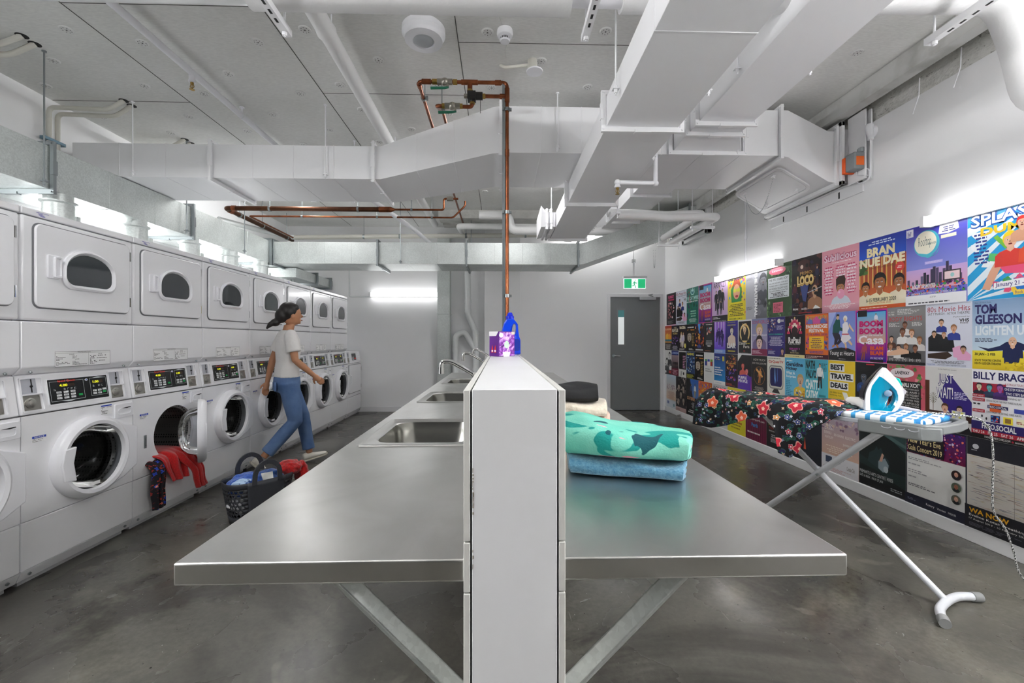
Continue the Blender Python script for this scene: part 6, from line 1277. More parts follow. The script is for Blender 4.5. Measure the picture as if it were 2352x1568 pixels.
def d_loco(p):
    p.N(0, 0, 1, 1, 60, ['#3a1d1c', '#5a2c26', '#241018', '#2c2340', '#6b3a2e'], 4, .05, .12); p.pg([(.3, .95), (.2, .8), (.35, .72), (.6, .74), (.62, .92), (.45, .97)], '#4a2a28').E(.36, .84, .05, .035, '#e0c8b8').E(.53, .85, .05, .035, '#1a1012').H(.78, .4, .1, '#c89a78', '#2a1c1c', '#a87858', bald=1).E(.76, .42, .05, .04, '#0f0c0e').E(.82, .35, .06, .03, '#0f0c0e').pg([(.52, .36), (1, .44), (1, .45), (.52, .375)], '#c8c8d0')
    p.F(.86, .5, .3, '#2c2a48', '#1c1a30', '#c8a088', '#20121a').F(.12, .25, .32, '#5a2434', '#3a1828', '#a87868', '#1c1014'); p.pg([(.4, .25), (.3, .52), (.6, .52), (.5, .22)], '#3c4a88').T(.3, .695, .42, .06, 'PRIMO:', '#c89a58', .02).T(.2, .50, .56, .19, 'LOCO', '#e0b868', .08).T(.22, .52, .52, .15, 'LOCO', '#8a5a20', .0).T(.22, .53, .52, .14, 'LOCO', '#f0dca0', .0); p.R(.12, .17, .12, .05, '#55505a').R(.13, .175, .10, .04, '#120e12').T(.05, .09, .2, .035, 'FREAK', WH, .02).L(.35, .62, .09, .13, 2, WH, 7).pg([(.72, .09), (.8, .15), (.88, .13), (.96, .09)], WH).R(.25, .03, .45, .012, '#c02030')
def d_sub(p):
    p.T(.06, .80, .88, .13, 'Subilicious', '#b01850', .10).T(.065, .81, .87, .115, 'Subilicious', '#f4d4e0', .03).L(.3, .95, .775, .795, 1, '#f8e8ee', 3)
    for x0 in (.05, .38, .66): p.L(x0, x0 + .29, (.28 if x0 != .38 else .5), .75, 12 if x0 != .38 else 7, '#c83a68', int(x0 * 100), 1)
    for x0 in (.05, .38, .66): p.L(x0 + .02, x0 + .27, (.30 if x0 != .38 else .52), .73, 9 if x0 != .38 else 5, '#fae8ee', int(x0 * 90), 1)
    p.pg([(.22, .08), (.3, .2), (.44, .26), (.6, .26), (.74, .2), (.84, .08)], '#d8dce8'); p.H(.52, .37, .105, '#b87a50', '#3a2218', '#d8dce8'); p.pg([(.40, .41), (.40, .52), (.48, .56), (.62, .56), (.66, .5), (.64, .42), (.52, .47)], '#3a2218'); p.E(.53, .28, .10, .078, '#f2a4c4').E(.49, .31, .03, .02, '#fbd0e0').G(0, .0, 1, .13, '#b87888', '#e8a8b8').L(.06, .92, .05, .14, 5, '#fdf2f5', 9, 1)
def d_bran(p):
    p.G(0, .72, 1, .28, '#1552c8', '#0a2aa0').G(0, .0, 1, .72, '#d86a28', '#a84430')
    [p.R(x / 20, .3, .022, .42, c) for x, c in zip(range(0, 20), ['#e0b858', '#b05a34', '#e8c870', '#8a3a2c'] * 5)]; p.N(0, .5, .2, .2, 12, ['#3a5a2c', '#587a3c'], 3, .04, .09).L(.15, .85, .91, .97, 2, '#dfe8f8', 4, 1)
    p.T(.18, .74, .60, .13, 'BRAN', '#f0e0b0', .05).T(.02, .60, .96, .13, 'NUE DAE', '#f0e4c0', .05).T(.28, .56, .52, .028, 'JIMMY CHI AND KUCKLES', '#5a4a20', 0).E(.88, .54, .09, .06, '#d83a3a').L(.82, .94, .52, .56, 2, '#f8dcd8', 6, 1)
    p.H(.15, .30, .085, '#b87848', '#1c1210', '#e8dcc0', '#f4ecec'); p.H(.86, .34, .10, '#a86a40', '#1c1210', '#e8dcc0', '#f4ecec'); p.H(.47, .36, .125, '#a8663c', '#17100e', '#efe2b8', '#f6f0f0'); p.T(.17, .10, .64, .055, '6-15 FEBRUARY 2020', '#4a4a3a', .02).T(.24, .07, .46, .025, 'PERTH FESTIVAL 2020', '#c8641c', 0).R(0, 0, 1, .05, '#d0571c').L(.05, .9, .015, .035, 1, '#f4d8c8', 8)
def d_roof(p):
    p.G(0, .3, 1, .7, '#c8a8e0', '#2a18a0').G(0, .45, 1, .55, '#8890e0', '#2416a8').G(0, .2, 1, .25, '#e8b0c8', '#c8a8e0').R(.0, .88, .13, .10, '#eceaf4').L(.02, .11, .89, .96, 4, '#5a58a0', 3)
    p.E(.36, .76, .22, .165, '#4ab8cc', 40).E(.34, .77, .19, .145, '#f4eeda', 40).T(.22, .70, .22, .15, 'Rooftop', '#2c5a58', -.01).T(.39, .74, .13, .025, 'MOVIES', '#3a6a68', 0); p.pg([(.2, .66), (.5, .6), (.58, .68), (.54, .62), (.38, .575)], '#4ab8cc')
    p.pg([(.56, .84), (.58, .94), (.86, .95), (.88, .86), (.72, .83)], '#f2f0f6'); p.L(.6, .84, .855, .925, 3, '#3a3a80', 5, 1).R(.6, .78, .24, .04, '#efe6d0').R(.33, .50, .3, .035, '#b8a8e8').T(.35, .505, .26, .022, 'ROOFTOPMOVIES.COM.AU', '#ece8ff', 0)
    for x, h_ in ((.02, .09), (.1, .06), (.17, .08), (.26, .12), (.31, .16), (.36, .13), (.43, .19), (.47, .22), (.52, .2), (.57, .14), (.63, .18), (.68, .26), (.73, .2), (.8, .14), (.88, .1)): p.R(x, .24, .045, h_, random.Random(int(x * 99)).choice(['#3b3350', '#554a6c', '#2c2740', '#6c6488']))
    p.R(.64, .27, .27, .12, '#3a2f38').R(.66, .285, .23, .09, '#f0d4d8').E(.78, .33, .03, .025, '#9ac8c8'); p.N(0, .13, 1, .14, 120, ['#d82a20', '#e85a20', '#2a50c8', '#3a9a48', '#7a2a80', '#c81a30', '#28183a'], 9, .012, .03)
    p.T(.12, .205, .4, .055, 'ROOFTOP MOVIES', WH, .03).T(.1, .13, .75, .026, 'OPEN FOR EVERY WEEK UNTIL 29 MARCH 2020', WH, .0).R(0, 0, 1, .125, '#eeeef2').L(.05, .95, .02, .05, 1, '#3a3a44', 5).T(.43, .08, .1, .02, 'CFP', '#70707a', 0)
def d_spl(p):
    for i in range(9): p.pg([(0, i * .22 - .6), (1, i * .22 + .1), (1, i * .22 + .2), (0, i * .22 - .5)], '#e8f2fa')
    p.N(.05, .35, .3, .4, 7, ['#f4f8fc'], 3, .06, .09); p.L(.08, .3, .4, .75, 9, '#2a3a8c', 4, 1)
    p.T(.04, .80, 1.55, .15, 'SPLASHTEST', '#0a50a0', .09).T(.05, .815, 1.53, .125, 'SPLASHTEST', '#f6fafc', .02).T(.18, .70, 1.0, .09, 'DUMMIES', '#f4cc20', .04)
    p.pg([(.3, .5), (.62, .44), (1, .47), (1, .40), (.6, .36), (.28, .42)], '#58c070').pg([(.4, .36), (.5, .26), (.8, .24), (1, .3), (1, .42), (.7, .36)], '#e8507c').pg([(.35, .66), (.4, .68), (.55, .54), (.5, .52)], '#78c040').pg([(.2, .12), (.3, .3), (.42, .46), (.5, .42), (.4, .26), (.3, .1)], '#e0a88c')
    p.H(.56, .60, .085, '#e8b498', '#f0d020', '#d83a30', '#7a2020'); p.H(.85, .62, .085, '#d8a080', '#4a2a1c', '#e05030', '#7a2020'); p.H(.7, .76, .06, '#e8b498', '#d82a24', '#d8a080', '#7a2020'); p.N(.35, .05, .6, .2, 16, ['#4aa83c', '#f0c830', '#1c70c8', '#e8507c'], 6, .04, .09)
    p.pg([(.36, .10), (.36, .17), (1, .22), (1, .13)], '#f4f4f8').T(.38, .115, .62, .06, 'January 21 - February', '#3a2a7c', .01).T(.42, .185, .55, .025, 'Big Top at The Woodside', '#1c70c8', 0).R(.6, .03, .4, .05, '#f4d048').T(.62, .04, .2, .03, 'Book Now', '#3a2a7c', 0)
Y1s = [2.709 + .42 * i for i in range(13)]
R1 = [(d_spl, '#1fa0dc', 'blue and white striped poster of three swimmers at the right edge of the photo'), (d_roof, '#7a78d8', 'purple sky poster with city skyline and round cream badge, top row'), (d_bran, '#a84430', 'poster with three smiling faces under a blue sky strip, top row'),
      (d_sub, '#eaa0b0', 'pink poster of a person blowing bubble gum'), (d_loco, '#1c1014', 'dark poster with gold lettering and skull-painted man'), (d_lane, '#3f5a3a', 'green leafy poster with a white name list and pink oval'),
      (d_nat, '#b8b8c0', 'grey poster with white lettering running downwards'), (d_bass, '#f0d840', 'yellow and multicoloured poster of a face in round glasses'), (d_ara, '#d8b8e0', 'lilac poster of a band dressed in black'),
      (d_boom, '#d02a90', 'pink lettered poster with blue lower half in the top row'), (d_cat, '#1a7a68', 'green and blue poster with a crown symbol'), (d_80, '#d8dae8', 'pale poster of men in blue jackets, the smaller far one in the top row'), (d_funk, '#17101a', 'black poster with a red crowd picture in the far top corner')]
for (fn, bg, lb), y1 in zip(R1, [2.709] + Y1s[1:]):
    put('poster', lb, PG, y1 if fn is d_spl else y1, 1.526, .419, .566, bg, fn)
# row 2
def d_tom(p):
    p.G(0, .26, 1, .74, '#c8dcec', '#7f9cc0').G(0, 0, 1, .27, '#d8b820', '#f0e040').T(.05, .80, .40, .14, 'TOM', '#262060', .04).T(.05, .65, .82, .14, 'GLEESON', '#262060', .04).T(.06, .49, .94, .14, 'LIGHTEN UP', '#dfe6ee', .04).T(.05, .955, .3, .02, 'Best of Hard Quiz', '#404860', 0).L(.05, .5, .40, .46, 3, '#303858', 3)
    p.pg([(.1, .33), (.3, .30), (.5, .34), (.62, .40), (.8, .40), (1, .34), (1, .3), (.86, .28), (.82, .1), (.58, .1), (.56, .28), (.3, .26)], '#17214e').H(.72, .40, .075, '#dcae90', '#8a6a58', '#17214e', '#f4e8e8', bald=1).N(.6, 0, .35, .12, 20, ['#e8d030', '#c8a818'], 4, .02, .05).T(.05, .19, .38, .05, '30 JAN - 2 FEB', '#2a2818', .02).T(.05, .115, .48, .032, 'STATE THEATRE CENTRE', '#2a2818', .01).T(.05, .07, .48, .032, 'HEATH LEDGER THEATRE', '#2a2818', .01)
def d_body(p):
    p.G(0, 0, 1, 1, '#5c5a5c', '#8b898a').T(.03, .90, .16, .03, '17 JAN', WH, 0).T(.03, .86, .16, .03, '02 FEB', WH, 0).L(.28, .9, .87, .97, 4, '#d8d8d8', 3).T(.04, .75, .88, .08, 'BODY RIGHTS', '#c8342c', -.0).L(.04, .36, .66, .73, 4, '#e0e0e0', 4).L(.66, .96, .66, .73, 4, '#e0e0e0', 5)
    for x, y, q, sh in ((.48, .68, .06, '#e4e0de'), (.42, .56, .07, '#ece9e6'), (.66, .54, .065, '#e0dcda'), (.12, .44, .055, '#5a3a30'), (.86, .42, .06, '#d8d2d0'), (.1, .30, .055, '#efecea'), (.32, .28, .06, '#f0eeec'), (.52, .30, .06, '#121214'), (.76, .28, .06, '#161618')): p.H(x, y, q, random.Random(int(x * 70)).choice(['#e0b090', '#c08a68', '#8a5a40']), random.Random(int(y * 90)).choice(['#1c1414', '#4a2c20', '#8a5a34']), sh)
    p.pg([(0, .2), (.4, .28), (.6, .24), (.6, .19), (.3, .16), (0, .14)], '#e8bc9c').R(0, 0, 1, .05, '#151416')
    for x in (.12, .3, .48, .66, .84): p.T(x - .05, .05, .10, .06, '(=)', WH, 0)
def d_young(p): p.G(0, .2, 1, .8, '#8a9ce0', '#7a8ed8').pg([(0, 1), (.3, 1), (0, .6)], '#aab8ee'); p.pg([(0, 0), (1, 0), (1, .2), (.75, .255), (.5, .27), (.25, .255), (0, .2)], '#1a181c'); p.pg([(.18, .72), (.30, .86), (.44, .84), (.46, .66), (.40, .56), (.16, .56)], '#155250').pg([(.42, .70), (.60, .64), (.60, .60), (.40, .62)], '#155250').pg([(.15, .57), (.40, .57), (.38, .44), (.30, .32), (.22, .32), (.24, .44)], '#2c2238').pg([(.28, .56), (.42, .55), (.52, .40), (.34, .30), (.28, .33), (.40, .42)], '#2c2238').pg([(.14, .30), (.24, .33), (.26, .30), (.16, .26)], '#c07a38').pg([(.28, .32), (.34, .34), (.40, .27), (.34, .26)], '#c07a38'); p.E(.36, .89, .05, .05, '#e8c49c').pg([(.30, .90), (.32, .96), (.42, .95), (.42, .91), (.36, .92)], '#2a2220'); p.E(.64, .86, .075, .06, '#f4f0e8').E(.63, .83, .042, .042, '#ecc8a0').pg([(.54, .74), (.62, .79), (.72, .78), (.78, .66), (.66, .52), (.54, .60)], '#f4eef2').pg([(.54, .60), (.70, .60), (.86, .46), (.60, .34), (.48, .42)], '#f4eef2').pg([(.60, .38), (.68, .36), (.70, .26), (.65, .24)], '#ecc8a0').pg([(.72, .40), (.80, .42), (.90, .34), (.86, .31)], '#ecc8a0').pg([(.76, .70), (.92, .58), (.95, .60), (.78, .76)], '#ecc8a0').R(.64, .235, .05, .03, '#a82a38'); p.R(.0, .0, .0001, .0001, WH).R(.52, .53, .25, .02, '#c82a48').T(.05, .08, .9, .12, 'Young at Hearts', '#f2f0ee', .0).L(.4, .72, .03, .05, 1, '#c8c4c8', 3)
def d_fair(p):
    p.R(.02, .1, .96, .88, '#e8701c').G(.04, .78, .92, .18, '#7a3a98', '#e0902c').pg([(.12, .78), (.12, .86), (.22, .91), (.32, .86), (.32, .78)], '#6a78c0').pg([(.35, .78), (.35, .88), (.5, .95), (.65, .88), (.65, .78)], '#d858a0').pg([(.68, .78), (.68, .86), (.78, .91), (.88, .86), (.88, .78)], '#5a70b8').N(.05, .88, .9, .08, 16, ['#f0d040', '#4aa860', '#e05050'], 4, .02, .04)
    p.T(.04, .68, .92, .085, 'FAIRBRIDGE', WH, .04).T(.17, .59, .66, .075, 'FESTIVAL', WH, .04).T(.04, .52, .92, .045, '17-19 APRIL 2020', '#8a2a78', .02).R(.18, .22, .64, .28, '#f4c428').L(.22, .78, .24, .48, 6, '#5a2a60', 5, 1).N(.03, .2, .14, .3, 8, ['#5a78c0', '#c84a88', '#3a3a80'], 6, .04, .07).N(.83, .2, .14, .3, 8, ['#5a78c0', '#c84a88', '#3a3a80'], 7, .04, .07).L(.1, .9, .13, .19, 2, '#4a3aa0', 8, 1).R(0, 0, 1, .1, '#4a1428').L(.05, .95, .02, .08, 2, '#e8c8b8', 9)
def d_ru(p): p.N(0, .3, 1, .7, 40, ['#2a0a28', '#4a1038', '#180818'], 3, .04, .1).E(.5, .72, .2, .2, '#e86a80').E(.5, .78, .12, .1, '#fff2e0').pg([(.36, .5), (.34, .68), (.5, .76), (.66, .68), (.64, .5)], '#2c1418'); [p.H(x, y, .035, '#e8c0a8', c, '#c82858') for x, y, c in ((.5, .93, '#e8d070'), (.36, .89, '#f0f0f0'), (.64, .89, '#4a1c20'), (.26, .8, '#d84a30'), (.76, .8, '#f4d890'), (.2, .67, '#f0e8e8'), (.8, .67, '#3a1a18'))]; p.T(.2, .34, .6, .15, 'RuPaul', '#f8f4f0', .03).T(.22, .3, .56, .04, 'WERQ THE WORLD', '#f0e8e0', 0).T(.25, .19, .52, .045, 'FEBRUARY 4', '#c838b0', .02).T(.38, .15, .22, .025, 'PERTH', WH, 0).T(.3, .105, .42, .03, 'Riverside Theatre', '#f0e0a0', 0).R(0, 0, 1, .075, '#f0e0a0').L(.06, .94, .03, .05, 1, '#5a4a20', 5)
def d_gek(p): p.N(.02, .62, .45, .34, 40, ['#f0ece8', '#5a6a9c', '#c8a08a', '#2a2440', '#a04848'], 5, .03, .06).E(.68, .9, .09, .055, WH).T(.78, .87, .16, .06, '30', WH, .02).L(.55, .95, .68, .8, 5, '#c8c4e8', 3).T(.08, .545, .84, .04, 'GECKO ENSEMBLES.', '#2ab8a0', .02).L(.06, .94, .28, .52, 9, '#e4e0f4', 4, 1).T(.06, .17, .24, .018, 'FREE EVENT', '#e03a4a', 0).L(.06, .5, .06, .15, 5, '#d8d4ec', 6).H(.86, .14, .075, '#c89a80', '#1c1414', '#3a3038')
def d_gone(p): p.G(0, .16, 1, .84, '#b8a8c8', '#7a86b0').T(.0, .86, 1, .09, 'GONE GIRLS', '#b8305c', 0).H(.5, .66, .19, '#e8c8b8', '#c8a868', '#7a6a98').T(.04, .53, .92, .045, 'THEY ARE CELLO', WH, .01).H(.5, .34, .19, '#ecccc0', '#2a1a1c', '#5a4a6c').R(0, 0, 1, .18, '#8a1c4c').L(.06, .7, .05, .15, 4, '#ecc8d8', 4)
def d_dim(p): p.R(.05, .04, .9, .92, '#141214'); p.pg([(.5 + .36 * math.cos(k / 12 * PI), .62 + .27 * math.sin(k / 12 * PI)) for k in range(24)], '#f0d088').E(.5, .62, .28, .21, '#1c1412').H(.5, .7, .1, '#e0b890', '#f4e8c8', '#1a1618').N(.3, .75, .4, .15, 18, ['#f8e8b8', '#d89840', '#fff8e8'], 4, .02, .05).T(.12, .28, .5, .09, 'Dimitri', '#f4efe4', .01).T(.62, .31, .25, .035, 'from', '#e8d040', .02).T(.42, .19, .42, .08, 'Paris', '#f4efe4', .01).R(.42, .08, .12, .05, '#8c2a20').L(.1, .9, .05, .065, 1, '#8a8680', 3)
def d_liar(p): p.G(0, 0, 1, 1, '#181040', '#33249c').T(.2, .94, .6, .025, 'NOT TO BE TRUSTED', '#e0d840', 0).L(.1, .9, .85, .9, 2, '#d8c860', 4, 1).H(.52, .70, .13, '#e8dccc', '#3a2a30', '#e8ccb8', '#1c1014'); p.pg([(.2, .25), (.22, .5), (.5, .56), (.8, .5), (.84, .25)], '#ecd4c4').T(.14, .17, .7, .16, 'LIAR', '#f6f4f0', .06).R(.2, .07, .6, .03, '#d8c840')
def d_dance(p): p.G(0, 0, 1, 1, '#6a50e0', '#a868e0'); [p.G(x, .2, .07, .8, '#8868e8', '#e8d8fa') for x in (.1, .35, .6, .82)]; [p.F(x, y, h_, '#2a1468', '#241058', '#3a2080', '#180a40', l) for x, y, h_, l in ((.2, .35, .4, .2), (.5, .25, .55, -.1), (.72, .2, .5, .1), (.6, .5, .3, .3))]; p.R(0, 0, 1, .12, '#8ab0f0').L(.1, .9, .03, .1, 2, WH, 4)
def d_mid(p): p.L(.1, .9, .93, .96, 1, WH, 3, 1).N(.25, .58, .5, .26, 34, ['#2ab0c8', '#e06a50', '#f0d8c0', '#c83a50', '#1c6a88', '#5a2a40'], 5, .04, .08).L(.15, .85, .22, .42, 5, '#b8b6b8', 5, 1).R(.36, .2, .3, .035, WH).L(.1, .9, .05, .08, 1, '#c86a40', 6)
def d_fire(p): p.N(0, .2, 1, .8, 70, ['#7a2418', '#d86020', '#3a1c58', '#1c50b0', '#f0a030', '#401010'], 6, .04, .1).pg([(.35, .98), (.5, .6), (.65, .98)], '#50a0f0').F(.5, .28, .35, '#f0b040', '#c85020', '#f0c080', '#401010').L(.2, .8, .14, .24, 3, '#3a60c8', 4, 1).R(.1, .05, .8, .05, '#c8c8cc')
def d_face(p): p.L(.05, .95, .86, .95, 1, WH, 3, 1).L(.1, .95, .77, .84, 1, '#e8881c', 4, 1).H(.36, .52, .26, '#b8a898', '#1c1816', '#0f0e10', '#4a3a34'); p.pg([(.14, .42), (.2, .2), (.36, .14), (.52, .2), (.58, .42), (.36, .34)], '#1c1614').L(.66, .96, .2, .7, 9, '#c8a050', 5).L(.3, .9, .05, .12, 2, WH, 6)
def d_abba(p): p.T(.12, .84, .76, .11, 'BAGGRA', '#f4e8c8', .04).H(.35, .62, .1, '#e8c8a8', '#c8a050', '#e8e0f0'); p.F(.35, .15, .55, '#ece4dc', '#e8dcd0', '#e8c0a0', '#6a4a2c').F(.62, .15, .55, '#e8e0ee', '#e0d8d0', '#e8c0a0', '#c8a868').F(.5, .12, .5, '#dcd0e8', '#ece0d8', '#e8c0a0', '#3a2820').E(.84, .2, .12, .09, '#e8d860').L(.1, .8, .04, .1, 2, WH, 5)
def d_beat(p): p.T(.3, .88, .4, .06, 'THE', '#e8d8a8', .01).T(.08, .74, .84, .13, 'BEATLES', '#f4ecd4', .04).T(.16, .64, .68, .08, 'BACK2BACK', '#d8b870', .03).N(.05, .25, .9, .35, 40, ['#5a2a98', '#8a48c8', '#2c1450', '#c08ae8'], 5, .03, .06).L(.1, .9, .04, .2, 5, '#cfc8d8', 6, 1)
def d_sun(p): p.G(0, .3, 1, .7, '#e8a030', '#c02c20').T(.06, .82, .88, .08, 'SUNSHINE', '#f4c8a0', .03).E(.35, .56, .22, .13, '#f8c840').E(.68, .54, .2, .13, '#f0a028').R(0, .36, 1, .08, '#2a8aa0').R(0, 0, 1, .3, '#26201e').L(.1, .9, .05, .26, 6, '#d8d0c8', 7, 1)
R2 = [(d_tom, '#a8c0d8', 'poster of a man with outstretched arms in a yellow field'), (d_80, '#d8dae8', 'pale poster of five men in blue and black jackets, the larger near one'), (d_body, '#6a6868', 'grey poster of many embracing people with red lettering'), (d_boom, '#d02a90', 'pink lettered poster with blue lower half, in the second row'),
      (d_young, '#7a8ed8', 'light blue poster of a dancing couple'), (d_fair, '#c8501c', 'orange poster with houses and white block lettering'), (d_ru, '#120810', 'black poster with a ring of made-up faces and pink light'), (d_gek, '#2c1e78', 'dark purple poster with a crowd cluster top left'),
      (d_gone, '#8a80a8', 'poster of two close-up faces one above the other'), (d_dim, '#e8e6ea', 'black poster with golden ring inside a white border'), (d_liar, '#221a70', 'dark blue poster of a shouting person with white lettering'), (d_dance, '#7a58d8', 'violet poster of dancers in streaks of light'),
      (d_mid, '#141316', 'black poster with a small turquoise and coral picture'), (d_fire, '#2c1018', 'dark poster with orange flames and a blue beam'), (d_face, '#121113', 'black poster of a bearded face in the second row'), (d_abba, '#2a1c26', 'dark poster of performers in white suits with cream lettering'),
      (d_beat, '#150c22', 'black and purple poster with cream lettering beside the orange one'), (d_sun, '#26201e', 'orange sunset poster in the far end of the second row')]
for i, (fn, bg, lb) in enumerate(R2): put('poster', lb, PG, 2.681 + .3025 * i, 1.097, .302, .428, bg, fn)
# row 3
def d_bill(p):
    p.T(.03, .86, 1.02, .11, 'BILLY BRAGG', NV, .03).R(.02, .66, .6, .15, '#a02038'); p.H(.14, .755, .05, '#c8c0a0', '#2a2428', '#26202c').H(.33, .75, .05, '#5ab0b0', '#1a2a38', '#2a3a58').H(.52, .755, .055, '#a858a8', '#3a1c58', '#4a2a70').T(.6, .80, .38, .03, 'AUSTRALIA TOUR 2020', '#a02038', 0).R(.58, .66, .42, .12, NV).T(.6, .73, .38, .035, 'ONE STEP FORWARD', WH, .01).T(.62, .67, .36, .035, 'TWO STEPS BACK', WH, .01)
    for y, a, t in ((.60, 'FIRST NIGHT', 'CURRENT CAREER SPANNING SET'), (.54, 'SECOND NIGHT', 'SONGS FROM THE FIRST THREE ALBUMS'), (.38, 'THIRD NIGHT', 'SONGS FROM THE SECOND THREE ALBUMS')): p.R(.02, y, .23, .045, '#b02038').T(.03, y + .01, .2, .022, a, WH, 0).T(.28, y + .008, .6, .026, t, '#2c2c34', 0)
    p.R(.34, .41, .2, .12, '#d8602c').R(.30, .455, .36, .045, NV).T(.32, .462, .32, .03, 'FREO.SOCIAL', WH, .01).R(.76, .43, .18, .06, '#3a48a0').E(.06, .50, .03, .012, '#1c1a20').E(.14, .50, .03, .012, '#1c1a20').E(.2, .33, .015, .02, '#1c1a20').E(.28, .30, .015, .02, '#1c1a20').R(.36, .26, .16, .10, '#2c1450').N(.37, .27, .14, .08, 8, ['#d83a50', '#3a90d8', '#e06a28'], 4, .02, .04).R(.58, .26, .16, .10, '#f0dc30').R(.61, .275, .1, .065, '#8a6a30').R(.8, .26, .16, .10, '#f0ecc8').L(.8, .96, .29, .33, 2, '#a04030', 5)
    p.R(0, .13, 1, .12, '#2a2068').T(.2, .15, .6, .08, 'FREO.SOCIAL', WH, .03).R(0, .065, 1, .065, '#b02038').T(.02, .075, .96, .042, 'THU 24   FRI 25   SAT 26   APRIL', WH, .01).R(0, 0, 1, .065, BK).T(.25, .02, .45, .03, 'HANDSOMETOURS.COM', WH, 0).E(.74, .03, .02, .014, '#b02038').T(.78, .02, .22, .022, 'HANDSOMETOURS', WH, 0)
def d_just(p):
    p.R(.2, .2, .8, .8, '#dcdad8').pg([(.55, .9), (1, .5), (1, .25), (.6, .25), (.3, .55)], '#33207c').T(.3, .70, .32, .2, 'JUST', '#2a2a70', .08).T(.31, .71, .31, .19, 'JUST', WH, .01).T(.26, .50, .36, .19, 'WAIT!', '#2a2a70', .08).T(.27, .51, .35, .18, 'WAIT!', WH, .01).L(.65, .95, .52, .64, 5, '#dcd8f0', 4)
    p.R(0, .18, .1, .6, '#5a2c18').R(.1, .18, .9, .12, '#3a1f16').G(.18, .3, .012, .22, '#6a5a40', '#6a5a40'); [p.pg([(.186, .48), (.186 + .09 * math.cos(a), .5 + .09 * math.sin(a)), (.186 + .085 * math.cos(a + .12), .5 + .085 * math.sin(a + .12))], '#5a5c3c') for a in [k * .45 for k in range(14)]]
    p.H(.45, .36, .07, '#e0b090', '#5a3a24', '#7a70c8', '#7a2028'); p.H(.76, .36, .06, '#e4bca0', '#2a1c1c', '#c8c0cc'); p.R(.6, .2, .28, .14, '#d8d8d2').N(.62, .21, .24, .12, 10, ['#6aa0a0', '#e0d870', '#a8a8b8'], 4, .02, .05).pg([(.4, .0), (.5, .2), (.9, .18), (1, .05), (1, 0)], '#1c1a20').R(0, 0, .4, .16, '#2e1b14').T(.3, .955, .4, .02, "It's Not That Funny presents", '#44424c', 0)
def d_lane2(p): 
    p.N(0, 0, 1, 1, 80, ['#d8707c', '#b84858', '#6a9a50', '#e08a94', '#4a7a3c'], 3, .03, .08).E(.42, .86, .32, .085, '#ecdfe2').T(.24, .83, .38, .06, 'LANEWAY', '#1a181c', .03).R(.05, .1, .85, .62, '#1d1a1c').T(.28, .62, .6, .075, 'CHARLI XCX*', WH, .03)
    for i, t in enumerate(('SWEATSHIRT* | OCEAN ALLEY', 'TONES AND I', 'THE LIZARD WIZARD*', 'THE CHATS | MAHALIA', 'BENEE | OLIVER TREE', 'OMAR APOLLO', 'SPACEY JANE | KUCKA', 'THE LAZY EYES', 'REIGE | DICED')): p.T(.30, .565 - i * .047, .56, .034, t, '#e8e4e0', .0)
    p.L(.3, .86, .12, .14, 1, '#7ab848', 5); [p.E(.26 + .0, .58 - k * .047, .01, .008, '#c83040') for k in range(9)]
def d_shade(p): p.R(.36, .955, .26, .02, '#d8303c'); [p.H(x, .72, .1, '#4a5260', '#0c0c10', '#203c74', '#0c0c10') for x in (.28, .66)]; p.N(.12, .4, .76, .16, 16, ['#1c3470', '#0f1f48', '#3058a0'], 5, .04, .09); p.T(.2, .30, .55, .12, 'shades', '#e8eaf0', -.01).T(.2, .18, .2, .12, 'of', '#e8eaf0', -.01).T(.44, .18, .38, .12, 'blue', '#2a80e0', -.01).L(.2, .7, .12, .14, 1, '#a0a4b0', 5)
def d_best(p): p.G(0, 0, 1, 1, '#f0cc28', '#f0cc28'); [p.R(x, y, w_, .16, WH).T(x + .03, y + .025, w_ - .06, .115, t, '#17161a', .05) for x, y, w_, t in ((.06, .78, .56, 'BEST'), (.06, .59, .88, 'TRAVEL'), (.06, .40, .70, 'DEALS'))]; p.T(.07, .31, .46, .035, '236 William Street,', '#3a3410', 0).T(.07, .255, .44, .035, 'Northbridge, Perth', '#3a3410', 0).pg([(0, .17), (.66, .16), (.54, .36), (.7, .36), (.95, .05), (.95, 0), (0, .08)], '#f4f2e8')
def d_nath(p): p.G(0, 0, 1, 1, '#58c0d0', '#4ab0c8').T(.03, .78, .42, .19, 'NATH', '#14343c', .05).T(.03, .57, .48, .19, 'VALVO', '#14343c', .05).T(.02, .32, .66, .22, 'CHATTY', '#f0f8f8', .05).T(.03, .10, .56, .20, 'CATHY', '#f0f8f8', .05); p.F(.66, .36, .55, '#f2f0ee', '#1c1a20', '#d8a888', '#2a1c18').L(.72, .98, .75, .93, 6, '#17606c', 4); [p.R(.62, y, .28, .05, '#2c8a98') for y in (.18, .1, .02)]
def d_ger(p): p.G(0, 0, 1, 1, '#7accec', '#5cb8e0').T(.06, .80, .84, .1, 'Geraldine', '#16204a', .04).T(.06, .69, .56, .1, 'Hickey', '#16204a', .04).T(.06, .60, .46, .075, 'What A', '#f2f8fa', .03).T(.06, .51, .50, .075, 'Surprise', '#f2f8fa', .03).L(.06, .4, .1, .48, 9, '#2c88b0', 4).L(.1, .5, .92, .96, 1, '#e8f4f8', 5); p.H(.78, .48, .14, '#e4b898', '#c8a878', '#f0cc40'); p.N(.5, 0, .48, .26, 30, ['#f0cc30', '#f4f0e8', '#d88a28', '#3a70b0'], 5, .04, .07)
